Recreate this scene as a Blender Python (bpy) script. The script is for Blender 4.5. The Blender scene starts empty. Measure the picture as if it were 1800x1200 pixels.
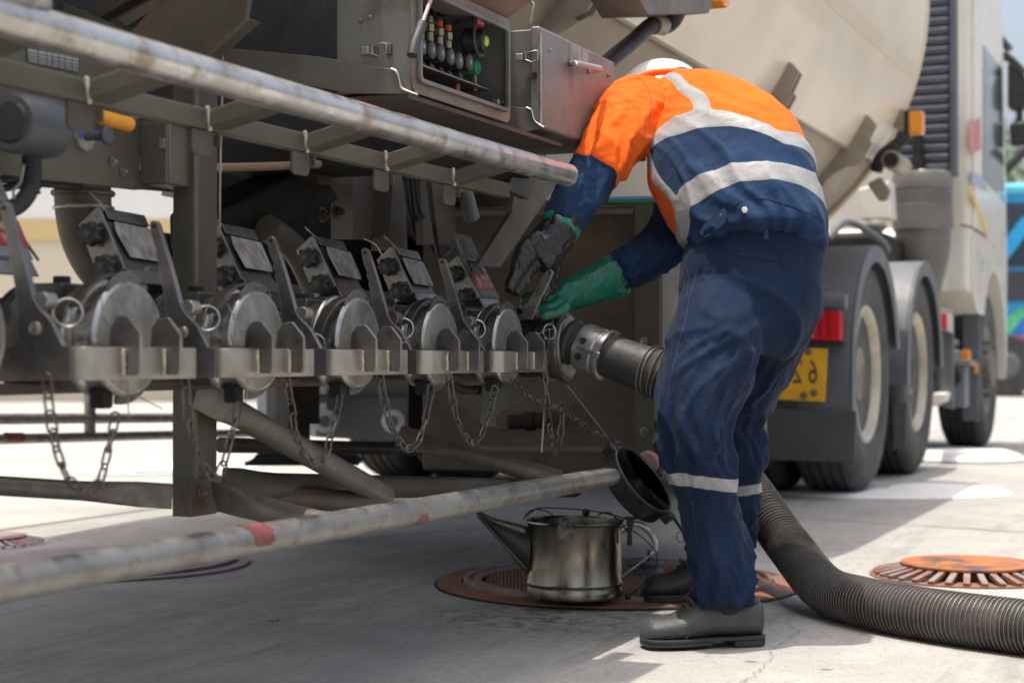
import bpy, bmesh, math, random
import numpy as np
from mathutils import Vector, Matrix, noise, kdtree
random.seed(7)
PI = math.pi
SC = bpy.context.scene
COL = SC.collection
V = Vector

# ------------------------------------------------------------------ camera, light, exposure
CAM_H = 0.60
PITCH = math.atan(30 / 3000)
cam = bpy.data.cameras.new('camera')
cam_o = bpy.data.objects.new('camera', cam)
COL.objects.link(cam_o)
cam_o.location = (0, 0, CAM_H)
cam_o.rotation_euler = (PI / 2 + PITCH, 0, 0)
cam.sensor_width = 36
cam.lens = 60
cam.clip_start = 0.05
cam.clip_end = 3000
cam.dof.use_dof = True
cam.dof.focus_distance = 3.3
cam.dof.aperture_fstop = 4.6
SC.camera = cam_o

U = V((5 / 13, 12 / 13, 0))          # along the truck, towards its front
N = V((12 / 13, -5 / 13, 0))         # out of the truck's side, towards the camera's right
SUN_TO = (V((0, 0, 1)) - U * 0.09 - N * 0.09).normalized()
world = bpy.data.worlds.new('World')
SC.world = world
world.use_nodes = True
wn = world.node_tree
bg = wn.nodes['Background']
sky = wn.nodes.new('ShaderNodeTexSky')
sky.sky_type = 'NISHITA'
sky.sun_disc = False
sky.sun_elevation = math.asin(SUN_TO.z)
sky.sun_rotation = math.atan2(SUN_TO.x, SUN_TO.y)
sky.air_density = 1.0
sky.dust_density = 7.0
sky.ozone_density = 1.0
hazy = wn.nodes.new('ShaderNodeHueSaturation')      # a thin white overcast haze: paler than a clear sky
hazy.inputs['Saturation'].default_value = 0.72
wn.links.new(sky.outputs[0], hazy.inputs['Color'])
wn.links.new(hazy.outputs[0], bg.inputs[0])
bg.inputs[1].default_value = 0.15
sun = bpy.data.lights.new('sun', 'SUN')
sun.energy = 2.6
sun.angle = math.radians(0.55)
sun.color = (1.0, 0.94, 0.84)
sun_o = bpy.data.objects.new('sun', sun)
COL.objects.link(sun_o)
sun_o.rotation_euler = SUN_TO.to_track_quat('Z', 'Y').to_euler()
SC.view_settings.view_transform = 'Standard'
SC.view_settings.look = 'None'
SC.view_settings.gamma = 1
SC.view_settings.use_curve_mapping = False
SC.view_settings.exposure = 0.86
SC.render.engine = 'CYCLES'
SC.cycles.max_bounces = 8
SC.cycles.diffuse_bounces = 5
SC.cycles.glossy_bounces = 4
SC.cycles.caustics_reflective = False
SC.cycles.caustics_refractive = False
SC.cycles.use_denoising = True

# ------------------------------------------------------------------ measuring: a sight line meets a known plane of the place
EYE = V((0, 0, CAM_H))
def ray(px, py):
    x, z = (px - 900) / 3000, (600 - py) / 3000
    c, s = math.cos(PITCH), math.sin(PITCH)
    return V((x, c - z * s, s + z * c))
def on_plane(px, py, nrm, d):
    r = ray(px, py)
    return EYE + r * ((d - nrm.dot(EYE)) / nrm.dot(r))
def on_side(px, py, t): return on_plane(px, py, N, t)
def on_cross(px, py, s): return on_plane(px, py, U, s)
def on_level(px, py, z=0.0): return on_plane(px, py, V((0, 0, 1)), z)
def at_depth(px, py, y): return on_plane(px, py, V((0, 1, 0)), y)
RZ = math.atan2(U.y, U.x)
TRUCK = Matrix.Rotation(RZ, 4, 'Z')
TINV = TRUCK.inverted()
def loc(w): return TINV @ w                     # world -> truck frame (x along, y inward, z up)
def L(s, t, z): return V((s, -t, z))
def ts(px, py, t): return loc(on_side(px, py, t))
def tc(px, py, s): return loc(on_cross(px, py, s))
def ty(px, py, y): return loc(at_depth(px, py, y))

# ------------------------------------------------------------------ materials
MATS = {}
def mat(name, col, rough=0.5, metal=0.0, col2=None, scale=6.0, amt=0.5, bump=0.0, bscale=60.0, rvar=0.12, streak=None, col3=None, s3=2.5, spec=0.5, coat=0.0, sheen=0.0, emit=None, stretch=(1, 1, 1)):
    if name in MATS: return MATS[name]
    m = bpy.data.materials.new(name)
    m.use_nodes = True
    nt = m.node_tree
    nd, ln = nt.nodes, nt.links
    b = nd['Principled BSDF']
    b.inputs['Metallic'].default_value = metal
    b.inputs['Specular IOR Level'].default_value = spec
    if coat: b.inputs['Coat Weight'].default_value = coat
    if sheen:
        b.inputs['Sheen Weight'].default_value = sheen
    tc_ = nd.new('ShaderNodeTexCoord')
    oi = nd.new('ShaderNodeObjectInfo')
    mul = nd.new('ShaderNodeVectorMath'); mul.operation = 'SCALE'; mul.inputs[0].default_value = (7.3, 3.1, 5.7)
    ln.new(oi.outputs['Random'], mul.inputs['Scale'])
    add = nd.new('ShaderNodeVectorMath'); add.operation = 'ADD'
    ln.new(tc_.outputs['Object'], add.inputs[0]); ln.new(mul.outputs[0], add.inputs[1])
    mp = nd.new('ShaderNodeVectorMath'); mp.operation = 'MULTIPLY'; mp.inputs[1].default_value = stretch
    ln.new(add.outputs[0], mp.inputs[0])
    vec = mp.outputs[0]
    def nz(sc, det=6, ro=0.6):
        t = nd.new('ShaderNodeTexNoise'); t.inputs['Scale'].default_value = sc
        t.inputs['Detail'].default_value = det; t.inputs['Roughness'].default_value = ro
        ln.new(vec, t.inputs['Vector']); return t.outputs['Fac']
    def mr(v, a, b_, c, d):
        t = nd.new('ShaderNodeMapRange'); t.clamp = True
        for i, q in enumerate((a, b_, c, d)): t.inputs[i + 1].default_value = q
        ln.new(v, t.inputs[0]); return t.outputs[0]
    col2 = col2 or tuple(c * 0.62 for c in col)
    mx = nd.new('ShaderNodeMix'); mx.data_type = 'RGBA'
    mx.inputs[6].default_value = (*col, 1); mx.inputs[7].default_value = (*col2, 1)
    ln.new(mr(nz(scale), 0.42, 0.68, 0, amt), mx.inputs[0])
    out = mx.outputs[2]
    if col3:
        m3 = nd.new('ShaderNodeMix'); m3.data_type = 'RGBA'
        ln.new(out, m3.inputs[6]); m3.inputs[7].default_value = (*col3, 1)
        ln.new(mr(nz(s3, 8, 0.65), 0.52, 0.63, 0, 0.85), m3.inputs[0]); out = m3.outputs[2]
    ln.new(out, b.inputs['Base Color'])
    ln.new(mr(nz(scale * 2.7), 0.3, 0.7, max(rough - rvar, 0.03), min(rough + rvar, 1)), b.inputs['Roughness'])
    if bump:
        bp = nd.new('ShaderNodeBump'); bp.inputs['Strength'].default_value = bump; bp.inputs['Distance'].default_value = 0.004
        ln.new(nz(bscale, 4), bp.inputs['Height']); ln.new(bp.outputs[0], b.inputs['Normal'])
    if emit:
        b.inputs['Emission Color'].default_value = (*emit[:3], 1); b.inputs['Emission Strength'].default_value = emit[3]
    MATS[name] = m
    return m

M_STEEL = mat('dirty_steel', (0.36, 0.35, 0.33), 0.42, 0.85, (0.20, 0.18, 0.15), 5, 0.9, 0.12, 90, 0.14, col3=(0.12, 0.10, 0.08), s3=9)
M_BRIGHT = mat('worn_pipe_steel', (0.58, 0.57, 0.55), 0.34, 0.92, (0.36, 0.33, 0.29), 9, 0.8, 0.10, 120, 0.12, col3=(0.30, 0.24, 0.18), s3=14)
M_GALV = mat('galvanised_pipe', (0.27, 0.265, 0.25), 0.42, 0.75, (0.20, 0.19, 0.17), 14, 0.9, 0.25, 70, 0.12, col3=(0.17, 0.145, 0.115), s3=22)
M_OLIVE = mat('olive_painted_steel', (0.112, 0.104, 0.078), 0.5, 0.3, (0.072, 0.065, 0.047), 3.5, 0.8, 0.06, 80)
M_BROWN = mat('grimy_brown_steel', (0.09, 0.075, 0.06), 0.55, 0.35, (0.05, 0.04, 0.03), 4, 0.9, 0.12, 60, col3=(0.14, 0.09, 0.056), s3=3)
M_DARK = mat('dark_greasy_metal_and_shade', (0.028, 0.026, 0.024), 0.7, 0.0, (0.016, 0.014, 0.012), 8, 0.8, 0.2, 60, spec=0.25)  # greasy parts, and the shade of the dark backing pieces
M_TAB = mat('dark_brown_tab', (0.085, 0.075, 0.065), 0.6, 0.2, (0.05, 0.043, 0.036), 8, 0.8, 0.1, 60)
M_GUN = mat('gunmetal_casting', (0.15, 0.142, 0.132), 0.38, 0.8, (0.07, 0.066, 0.06), 14, 0.9, 0.12, 110, 0.14)
M_CAPSIDE = mat('lit_cap_side_steel', (0.46, 0.45, 0.43), 0.30, 0.9, (0.25, 0.24, 0.225), 22, 0.9, 0.08, 120, 0.1)  # brightened so the lit band on the cap's side is in the colour
M_CAPFACE = mat('scuffed_cap_face', (0.30, 0.28, 0.245), 0.38, 0.8, (0.15, 0.138, 0.118), 18, 0.9, 0.10, 160, 0.1, col3=(0.17, 0.155, 0.135), s3=22)
M_PLATE = mat('scratched_plate', (0.37, 0.36, 0.33), 0.5, 0.5, (0.15, 0.145, 0.13), 55, 0.95, 0.3, 160, 0.12, col3=(0.20, 0.19, 0.17), s3=35, stretch=(1, 1, 0.4))
M_BRACK = mat('interlock_bracket_steel', (0.25, 0.24, 0.23), 0.32, 0.85, (0.12, 0.113, 0.105), 10, 0.8, 0.05, 150, 0.1)
M_BAR = mat('lit_bar_steel', (0.37, 0.345, 0.30), 0.38, 0.85, (0.21, 0.19, 0.155), 14, 0.9, 0.06, 150, 0.1)  # bracket steel made lighter: the bar's brighter facing put into colour
M_WELD = mat('weld_bead', (0.62, 0.55, 0.46), 0.35, 0.9, (0.35, 0.28, 0.2), 60, 0.8, 0.6, 200)
M_RUBBER = mat('black_rubber', (0.022, 0.022, 0.023), 0.6, 0, (0.05, 0.048, 0.045), 12, 0.6, 0.2, 120)
M_KNOB = mat('black_plastic_knob', (0.018, 0.018, 0.02), 0.45, 0, (0.035, 0.034, 0.033), 20, 0.7)
M_CABINET = mat('grey_cabinet_steel', (0.20, 0.198, 0.185), 0.5, 0.25, (0.15, 0.145, 0.132), 4, 0.9, 0.03, 60, 0.08, col3=(0.12, 0.107, 0.092), s3=6)
M_CABRIM = mat('cabinet_rim_rust', (0.24, 0.205, 0.17), 0.5, 0.4, (0.15, 0.105, 0.075), 12, 0.95, 0.15, 80)
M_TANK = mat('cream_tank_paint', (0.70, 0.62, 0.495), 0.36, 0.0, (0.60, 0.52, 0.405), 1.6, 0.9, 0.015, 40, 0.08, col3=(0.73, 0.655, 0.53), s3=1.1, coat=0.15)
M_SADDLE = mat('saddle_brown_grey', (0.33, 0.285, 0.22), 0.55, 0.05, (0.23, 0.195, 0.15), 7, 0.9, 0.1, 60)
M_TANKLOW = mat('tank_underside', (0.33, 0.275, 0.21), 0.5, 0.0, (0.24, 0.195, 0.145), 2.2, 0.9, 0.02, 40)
M_TABBROWN = mat('road_film_grey', (0.155, 0.14, 0.12), 0.55, 0.25, (0.11, 0.095, 0.078), 7, 0.9, 0.1, 60)
M_FENDER = mat('grey_fender_plastic', (0.115, 0.124, 0.136), 0.55, 0, (0.085, 0.09, 0.097), 5, 0.8, 0.05, 60)
M_FLAP = mat('mudflap_rubber', (0.06, 0.06, 0.062), 0.6, 0, (0.09, 0.088, 0.083), 5, 0.8, 0.08, 60)
M_TYRE = mat('tyre_rubber', (0.04, 0.039, 0.038), 0.75, 0, (0.085, 0.08, 0.073), 6, 0.8, 0.15, 70)
M_RIM = mat('cream_rim', (0.50, 0.45, 0.35), 0.5, 0.1, (0.30, 0.27, 0.22), 7, 0.9, 0.05, 60)
M_CREAM = mat('cream_cab_paint', (0.72, 0.685, 0.60), 0.35, 0, (0.62, 0.585, 0.50), 3, 0.6, 0, 10, coat=0.3)
M_NAVYLOUV = mat('dark_louvre', (0.055, 0.063, 0.082), 0.5, 0.1, (0.09, 0.10, 0.12), 6, 0.7)
M_AMBER = mat('amber_lens', (0.85, 0.30, 0.02), 0.25, 0, (0.75, 0.22, 0.01), 8, 0.5, coat=0.4)
M_ORANGELAMP = mat('orange_cylinder_paint', (0.78, 0.33, 0.02), 0.5, 0, (0.62, 0.25, 0.02), 12, 0.6)
M_RED = mat('red_lens', (0.62, 0.015, 0.03), 0.22, 0, (0.42, 0.008, 0.015), 10, 0.6, coat=0.4)
M_CLEAR = mat('pale_lens', (0.62, 0.58, 0.55), 0.25, 0, (0.5, 0.45, 0.42), 10, 0.5, coat=0.4)
M_YELLOW = mat('yellow_plate', (0.78, 0.42, 0.015), 0.45, 0, (0.66, 0.34, 0.02), 14, 0.7)
M_INK = mat('plate_ink', (0.05, 0.045, 0.05), 0.5)
M_GLASS = mat('mirror_dark_glass', (0.03, 0.035, 0.04), 0.12, 0.2, (0.05, 0.06, 0.065), 4, 0.5, coat=0.5)
M_MIRROR = mat('mirror_housing_black', (0.014, 0.016, 0.017), 0.35, 0, (0.02, 0.03, 0.024), 5, 0.7)
M_BLUE = mat('blue_paint', (0.02, 0.13, 0.5), 0.4, 0, (0.015, 0.1, 0.4), 12, 0.6)
M_BLUEGREY = mat('blue_grey_drum', (0.075, 0.082, 0.095), 0.5, 0.1, (0.05, 0.053, 0.06), 6, 0.8)
M_GREYLAB = mat('grey_data_plate', (0.33, 0.33, 0.30), 0.5, 0, (0.27, 0.27, 0.25), 30, 0.6)
M_LABEL = mat('white_label', (0.55, 0.55, 0.53), 0.5, 0, (0.45, 0.45, 0.43), 30, 0.6)
M_REDLAB = mat('red_label', (0.50, 0.03, 0.045), 0.5, 0, (0.38, 0.02, 0.03), 30, 0.6)
M_LETTER = mat('label_lettering', (0.72, 0.62, 0.5), 0.5)
M_GREENFIT = mat('green_fitting', (0.01, 0.22, 0.10), 0.4)
M_LIME = mat('lime_indicator', (0.40, 0.62, 0.03), 0.3, coat=0.4)
M_REDFIT = mat('red_fitting', (0.45, 0.08, 0.03), 0.45)
M_BRASS = mat('dull_brass', (0.34, 0.32, 0.22), 0.4, 0.7, (0.22, 0.2, 0.13), 30, 0.8)
M_PINK = mat('pale_rod', (0.55, 0.42, 0.38), 0.5, 0.3)
M_RED2 = mat('red_paint_patch', (0.13, 0.034, 0.032), 0.55, 0, (0.30, 0.06, 0.05), 30, 0.8, 0.15, 80)
M_GREENHOSE = mat('green_tube', (0.01, 0.30, 0.08), 0.4)
M_BLUEHOSE = mat('blue_tube', (0.22, 0.33, 0.55), 0.4)
M_CHAIN = mat('chain_steel', (0.13, 0.12, 0.11), 0.4, 0.85, (0.1, 0.09, 0.08), 40, 0.8)

# ------------------------------------------------------------------ mesh building
WM = {}
def wmat(o): return WM.get(o.name, Matrix.Identity(4)) if o else Matrix.Identity(4)
def basis(d, up=None):
    d = d.normalized()
    up = up or (V((0, 0, 1)) if abs(d.z) < 0.9 else V((1, 0, 0)))
    x = up.cross(d)
    if x.length < 1e-6: x = V((1, 0, 0)).cross(d)
    x.normalize()
    return x, d.cross(x), d
class MB:
    def __init__(s): s.v = []; s.f = []; s.mi = []
    def add(s, vs, fs, mi=0):
        o = len(s.v); s.v += [V(p) for p in vs]
        for f in fs: s.f.append([i + o for i in f]); s.mi.append(mi)
        return s
    def box(s, c, d, rot=None, mi=0):
        c = V(c); h = V(d) / 2
        vs = []
        for z in (-1, 1):
            for y in (-1, 1):
                for x in (-1, 1):
                    p = V((x * h.x, y * h.y, z * h.z))
                    vs.append(c + (rot @ p if rot else p))
        return s.add(vs, [(0, 2, 3, 1), (4, 5, 7, 6), (0, 1, 5, 4), (2, 6, 7, 3), (0, 4, 6, 2), (1, 3, 7, 5)], mi)
    def span(s, a, b, mi=0):
        a, b = V(a), V(b)
        return s.box((a + b) / 2, [abs(b[i] - a[i]) for i in range(3)], None, mi)
    def bar(s, a, b, w, h, up=None, mi=0):
        a, b = V(a), V(b)
        x, y, z = basis(b - a, up)
        R = Matrix((x, y, z)).transposed()
        return s.box((a + b) / 2, (w, h, (b - a).length), R, mi)
    def prism(s, poly, ext, mi=0):
        n = len(poly); ext = V(ext); p = [V(q) for q in poly]
        nr = V((0, 0, 0))
        for i in range(n): nr += p[i].cross(p[(i + 1) % n])
        if nr.dot(ext) > 0: p.reverse()
        fs = [tuple(range(n)), tuple(range(2 * n - 1, n - 1, -1))]
        fs += [(i, i + n, (i + 1) % n + n, (i + 1) % n)[::-1] if False else ((i + 1) % n, i, i + n, (i + 1) % n + n) for i in range(n)]
        return s.add(p + [q + ext for q in p], fs, mi)
    def tube(s, pts, r, n=10, closed=False, cap=True, mi=0, flat=1.0, up=None):
        pts = [V(p) for p in pts]; m = len(pts)
        rs = r if isinstance(r, (list, tuple)) else [r] * m
        vs = []; x = None
        for i, p in enumerate(pts):
            a = pts[(i - 1) % m] if (closed or i) else p
            b = pts[(i + 1) % m] if (closed or i < m - 1) else p
            d = (b - a).normalized()
            if x is None: x, y, _ = basis(d, up)
            x = (x - d * x.dot(d)).normalized(); y = d.cross(x)
            for k in range(n):
                t = 2 * PI * k / n
                vs.append(p + (x * math.cos(t) + y * (math.sin(t) * flat)) * rs[i])
        fs = []
        for i in range(m if closed else m - 1):
            j = (i + 1) % m
            for k in range(n):
                q = (k + 1) % n
                fs.append((i * n + k, i * n + q, j * n + q, j * n + k))
        if cap and not closed:
            fs.append(tuple(range(n))[::-1]); fs.append(tuple((m - 1) * n + k for k in range(n)))
        return s.add(vs, fs, mi)
    def lathe(s, prof, org, axis, n=32, a0=0, a1=2 * PI, up=None, mi=0):
        org = V(org); x, y, z = basis(V(axis), up)
        full = abs(a1 - a0 - 2 * PI) < 1e-6
        k = n if full else n + 1
        vs = []
        for r, h in prof:
            for i in range(k):
                t = a0 + (a1 - a0) * i / n
                vs.append(org + z * h + (x * math.cos(t) + y * math.sin(t)) * r)
        fs = []
        for j in range(len(prof) - 1):
            for i in range(n):
                q = (i + 1) % k
                fs.append((j * k + i, j * k + q, (j + 1) * k + q, (j + 1) * k + i))
        if full:
            fs.append(tuple(range(k))[::-1]); fs.append(tuple((len(prof) - 1) * k + i for i in range(k)))
        return s.add(vs, fs, mi)
    def cyl(s, a, b, r, n=20, mi=0, ch=0.0):
        a, b = V(a), V(b); h = (b - a).length
        ch = ch or min(r, h) * 0.12
        return s.lathe([(r - ch, 0), (r, ch), (r, h - ch), (r - ch, h)], a, b - a, n, mi=mi)
    def ring(s, c, axis, R, r, n=20, k=8, mi=0, squash=1.0):
        x, y, z = basis(V(axis))
        return s.tube([V(c) + x * (R * math.cos(2 * PI * i / n)) + y * (R * squash * math.sin(2 * PI * i / n)) for i in range(n)], r, k, True, mi=mi)
    def ball(s, c, r, n=12, mi=0, sc=(1, 1, 1)):
        vs = []; fs = []; m = n // 2
        for j in range(m + 1):
            ph = PI * j / m
            for i in range(n):
                t = 2 * PI * i / n
                vs.append(V(c) + V((math.sin(ph) * math.cos(t) * sc[0], math.sin(ph) * math.sin(t) * sc[1], -math.cos(ph) * sc[2])) * r)
        for j in range(m):
            for i in range(n):
                q = (i + 1) % n
                fs.append((j * n + i, j * n + q, (j + 1) * n + q, (j + 1) * n + i))
        return s.add(vs, fs, mi)
    def build(s, name, mats, parent=None, bevel=0.0, ang=38, world=False, seg=2):
        me = bpy.data.meshes.new(name)
        vs = s.v
        if world and parent:
            iv = wmat(parent).inverted(); vs = [iv @ p for p in vs]
        me.from_pydata([tuple(p) for p in vs], [], s.f)
        for m in (mats if isinstance(mats, (list, tuple)) else [mats]): me.materials.append(m)
        me.polygons.foreach_set('material_index', s.mi)
        bm = bmesh.new(); bm.from_mesh(me)
        bmesh.ops.remove_doubles(bm, verts=bm.verts, dist=1e-6)
        bmesh.ops.recalc_face_normals(bm, faces=bm.faces)
        bm.to_mesh(me); bm.free()
        me.polygons.foreach_set('use_smooth', [True] * len(me.polygons))
        me.set_sharp_from_angle(angle=math.radians(ang))
        o = bpy.data.objects.new(name, me)
        COL.objects.link(o)
        if parent: o.parent = parent
        WM[o.name] = wmat(parent)
        if bevel:
            b = o.modifiers.new('edge', 'BEVEL'); b.width = bevel; b.segments = seg; b.limit_method = 'ANGLE'; b.angle_limit = math.radians(40)
            b.harden_normals = True
        return o
def empty(name, parent=None, M=None):
    o = bpy.data.objects.new(name, None)
    COL.objects.link(o); o.empty_display_size = 0.1
    M = M or Matrix.Identity(4)
    if parent: o.parent = parent
    o.matrix_local = M
    WM[o.name] = wmat(parent) @ M
    return o
def tag(o, label=None, cat=None, group=None, kind=None):
    if label: o['label'] = label
    if cat: o['category'] = cat
    if group: o['group'] = group
    if kind: o['kind'] = kind
    return o
def dup(o, parent=None, M=None):
    c = o.copy(); COL.objects.link(c)
    if parent: c.parent = parent
    if M is not None: c.matrix_local = M
    WM[c.name] = wmat(parent) @ (M if M is not None else o.matrix_local)
    for ch in o.children: dup(ch, c)
    return c
def crom(pts, k=6):
    pts = [V(p) for p in pts]
    out = []
    for i in range(len(pts) - 1):
        p0 = pts[max(i - 1, 0)]; p1 = pts[i]; p2 = pts[i + 1]; p3 = pts[min(i + 2, len(pts) - 1)]
        for j in range(k):
            t = j / k
            out.append(0.5 * ((2 * p1) + (p2 - p0) * t + (2 * p0 - 5 * p1 + 4 * p2 - p3) * t * t + (3 * p1 - p0 - 3 * p2 + p3) * t ** 3))
    return out + [pts[-1]]
def text_mesh(name, s, size, m, parent, M, mirror=True, extrude=0.0006):
    cu = bpy.data.curves.new(name, 'FONT'); cu.body = s; cu.size = size; cu.align_x = 'CENTER'; cu.align_y = 'CENTER'; cu.extrude = extrude; cu.resolution_u = 3
    tmp = bpy.data.objects.new(name + '_src', cu); COL.objects.link(tmp)
    me = bpy.data.meshes.new_from_object(tmp.evaluated_get(bpy.context.evaluated_depsgraph_get()))
    bpy.data.objects.remove(tmp)
    if mirror: me.transform(Matrix.Diagonal((-1, 1, 1, 1))); me.flip_normals()
    me.transform(M)
    me.materials.clear(); me.materials.append(m)
    me.name = name
    o = bpy.data.objects.new(name, me); COL.objects.link(o); o.parent = parent
    WM[o.name] = wmat(parent)
    return o
def facing(origin, right, up):
    r = V(right).normalized(); u = V(up); u = (u - r * r.dot(u)).normalized(); n = r.cross(u)
    M = Matrix((r, u, n)).transposed().to_4x4(); M.translation = V(origin); return M

# ------------------------------------------------------------------ ground
def ground_material():
    m = bpy.data.materials.new('concrete_slab'); m.use_nodes = True
    nt = m.node_tree; nd, ln = nt.nodes, nt.links; b = nd['Principled BSDF']
    tc_ = nd.new('ShaderNodeTexCoord'); P = tc_.outputs['Object']
    def nz(sc, det=8, ro=0.6, vec=P, dist=0.0):
        t = nd.new('ShaderNodeTexNoise'); t.inputs['Scale'].default_value = sc; t.inputs['Detail'].default_value = det
        t.inputs['Roughness'].default_value = ro; t.inputs['Distortion'].default_value = dist; ln.new(vec, t.inputs['Vector']); return t.outputs['Fac']
    def mr(v, a, c, lo, hi):
        t = nd.new('ShaderNodeMapRange'); t.clamp = True
        for i, q in enumerate((a, c, lo, hi)): t.inputs[i + 1].default_value = q
        ln.new(v, t.inputs[0]); return t.outputs[0]
    def mix(a, c, f):
        t = nd.new('ShaderNodeMix'); t.data_type = 'RGBA'
        for s, q in ((6, a), (7, c)):
            if isinstance(q, tuple): t.inputs[s].default_value = (*q, 1)
            else: ln.new(q, t.inputs[s])
        ln.new(f, t.inputs[0]); return t.outputs[2]
    def math_(op, a, c):
        t = nd.new('ShaderNodeMath'); t.operation = op
        for i, q in enumerate((a, c)):
            if isinstance(q, (int, float)): t.inputs[i].default_value = q
            else: ln.new(q, t.inputs[i])
        return t.outputs[0]
    c = mix((0.37, 0.357, 0.332), (0.275, 0.265, 0.247), mr(nz(1.3), 0.4, 0.68, 0, 0.9))
    c = mix(c, (0.45, 0.435, 0.41), mr(nz(5.0, 8, 0.7), 0.52, 0.72, 0, 0.7))
    c = mix(c, (0.20, 0.195, 0.19), mr(nz(11, 10, 0.75), 0.60, 0.74, 0, 0.75))
    # fine sand grain and dark specks
    c = mix(c, (0.15, 0.15, 0.145), mr(nz(210, 2, 0.5), 0.58, 0.70, 0, 0.8))
    c = mix(c, (0.24, 0.235, 0.225), mr(nz(46, 5, 0.6), 0.52, 0.68, 0, 0.65))
    c = mix(c, (0.10, 0.097, 0.092), mr(nz(3.7, 9, 0.72, dist=0.8), 0.66, 0.74, 0, 0.7))
    c = mix(c, (0.55, 0.54, 0.52), mr(nz(290, 2, 0.5), 0.60, 0.72, 0, 0.7))
    # spilled oil: soaked-in stains round the loading point
    mp = nd.new('ShaderNodeVectorMath'); mp.operation = 'DISTANCE'
    stain = None
    for (x, y, r, k) in STAINS:
        d = nd.new('ShaderNodeVectorMath'); d.operation = 'DISTANCE'; d.inputs[1].default_value = (x, y, 0); ln.new(P, d.inputs[0])
        near = mr(d.outputs['Value'], 0.15 * r, r, 1, 0)
        f = math_('MULTIPLY', near, mr(nz(16, 10, 0.72, dist=1.5), 0.46, 0.60, 0, k))
        stain = f if stain is None else math_('MAXIMUM', stain, f)
    c = mix(c, (0.055, 0.052, 0.05), stain)
    # tyre marks and drag scuffs along the lane beside the truck
    dt = nd.new('ShaderNodeVectorMath'); dt.operation = 'DOT_PRODUCT'; dt.inputs[1].default_value = tuple(N); ln.new(P, dt.inputs[0])
    du = nd.new('ShaderNodeVectorMath'); du.operation = 'DOT_PRODUCT'; du.inputs[1].default_value = tuple(U); ln.new(P, du.inputs[0])
    cv = nd.new('ShaderNodeCombineXYZ'); ln.new(dt.outputs['Value'], cv.inputs[0]); ln.new(math_('MULTIPLY', du.outputs['Value'], 0.12), cv.inputs[1])
    scuff = mr(nz(9, 8, 0.7, cv.outputs[0]), 0.55, 0.70, 0, 0.55); c = mix(c, (0.17, 0.165, 0.155), scuff)
    for t0, wd in ((-0.30, 0.16), (0.55, 0.15), (-2.1, 0.3)):
        d_ = math_('ABSOLUTE', math_('ADD', dt.outputs['Value'], -t0), 0); band = math_('MULTIPLY', mr(d_, wd * .6, wd, 1, 0), mr(nz(14, 8, 0.7, cv.outputs[0]), 0.38, 0.66, 0, 0.5)); c = mix(c, (0.15, 0.145, 0.138), band)
    # drips: small dark spots
    vo = nd.new('ShaderNodeTexVoronoi'); vo.inputs['Scale'].default_value = 7; vo.inputs['Randomness'].default_value = 1; ln.new(P, vo.inputs['Vector'])
    spot = math_('MULTIPLY', mr(vo.outputs['Distance'], 0.05, 0.12, 1, 0), mr(nz(1.7, 3), 0.48, 0.62, 0, 0.75)); c = mix(c, (0.11, 0.105, 0.10), spot)
    ln.new(c, b.inputs['Base Color'])
    ln.new(mr(nz(8), 0.3, 0.7, 0.72, 0.92), b.inputs['Roughness'])
    b.inputs['Specular IOR Level'].default_value = 0.3
    bp = nd.new('ShaderNodeBump'); bp.inputs['Strength'].default_value = 0.55; bp.inputs['Distance'].default_value = 0.004
    hh = math_('ADD', nz(260, 3), math_('MULTIPLY', nz(30, 6), 1.2)); ln.new(hh, bp.inputs['Height']); ln.new(bp.outputs[0], b.inputs['Normal'])
    return m
pst = on_level(960, 1085)
pst2 = on_level(1150, 1070)
STAINS = [(pst.x, pst.y, 0.42, 0.85), (pst2.x, pst2.y, 0.45, 0.6), (0.75, 5.5, 0.9, 0.35), (-0.6, 4.2, 0.8, 0.3)]
M_GROUND = ground_material()
g = MB(); g.add([(-400, -30, 0), (400, -30, 0), (400, 900, 0), (-400, 900, 0)], [(0, 1, 2, 3)])
tag(g.build('ground', M_GROUND), 'pale stained concrete forecourt', kind='structure')
M_CRACK = mat('crack_shade', (0.12, 0.115, 0.11), 0.9)
def crack(name, pts, w, jit=0.012, seed=1):
    rnd = random.Random(seed)
    line = [on_level(x, y, 0.0035) for x, y in pts]
    fine = []
    for a, b in zip(line, line[1:]):
        n = max(3, int((b - a).length / 0.02))
        fine += [a.lerp(b, i / n) + V((rnd.uniform(-jit, jit), rnd.uniform(-jit, jit), 0)) for i in range(n)]
    vs = []; fs = []
    for i, p in enumerate(fine):
        d = (fine[min(i + 1, len(fine) - 1)] - fine[max(i - 1, 0)]).normalized(); q = V((-d.y, d.x, 0))
        e = w * .62 * rnd.uniform(0.15, 1.0) * min(1, (i + 1) / 4, (len(fine) - i) / 4)
        vs += [p + q * e, p - q * e]
    fs = [(2 * i, 2 * i + 1, 2 * i + 3, 2 * i + 2) for i in range(len(fine) - 1)]
    b = MB(); b.add(vs, fs)
    tag(b.build(name, M_CRACK), kind='structure')
crack('ground_crack', [(1410, 1060), (1380, 1095), (1405, 1110), (1365, 1130), (1350, 1160), (1330, 1185), (1270, 1210)], 0.0022, 0.010, 3)
crack('ground_crack', [(1365, 1095), (1330, 1080), (1290, 1092)], 0.0015, 0.008, 4)
crack('ground_crack', [(0, 968), (95, 950), (140, 940), (170, 936), (260, 915)], 0.004, 0.02, 5)
crack('ground_crack', [(400, 1010), (520, 1018), (700, 1012), (790, 1008)], 0.0016, 0.008, 6)
crack('ground_crack', [(380, 1045), (412, 1043)], 0.002, 0.004, 8)
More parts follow.
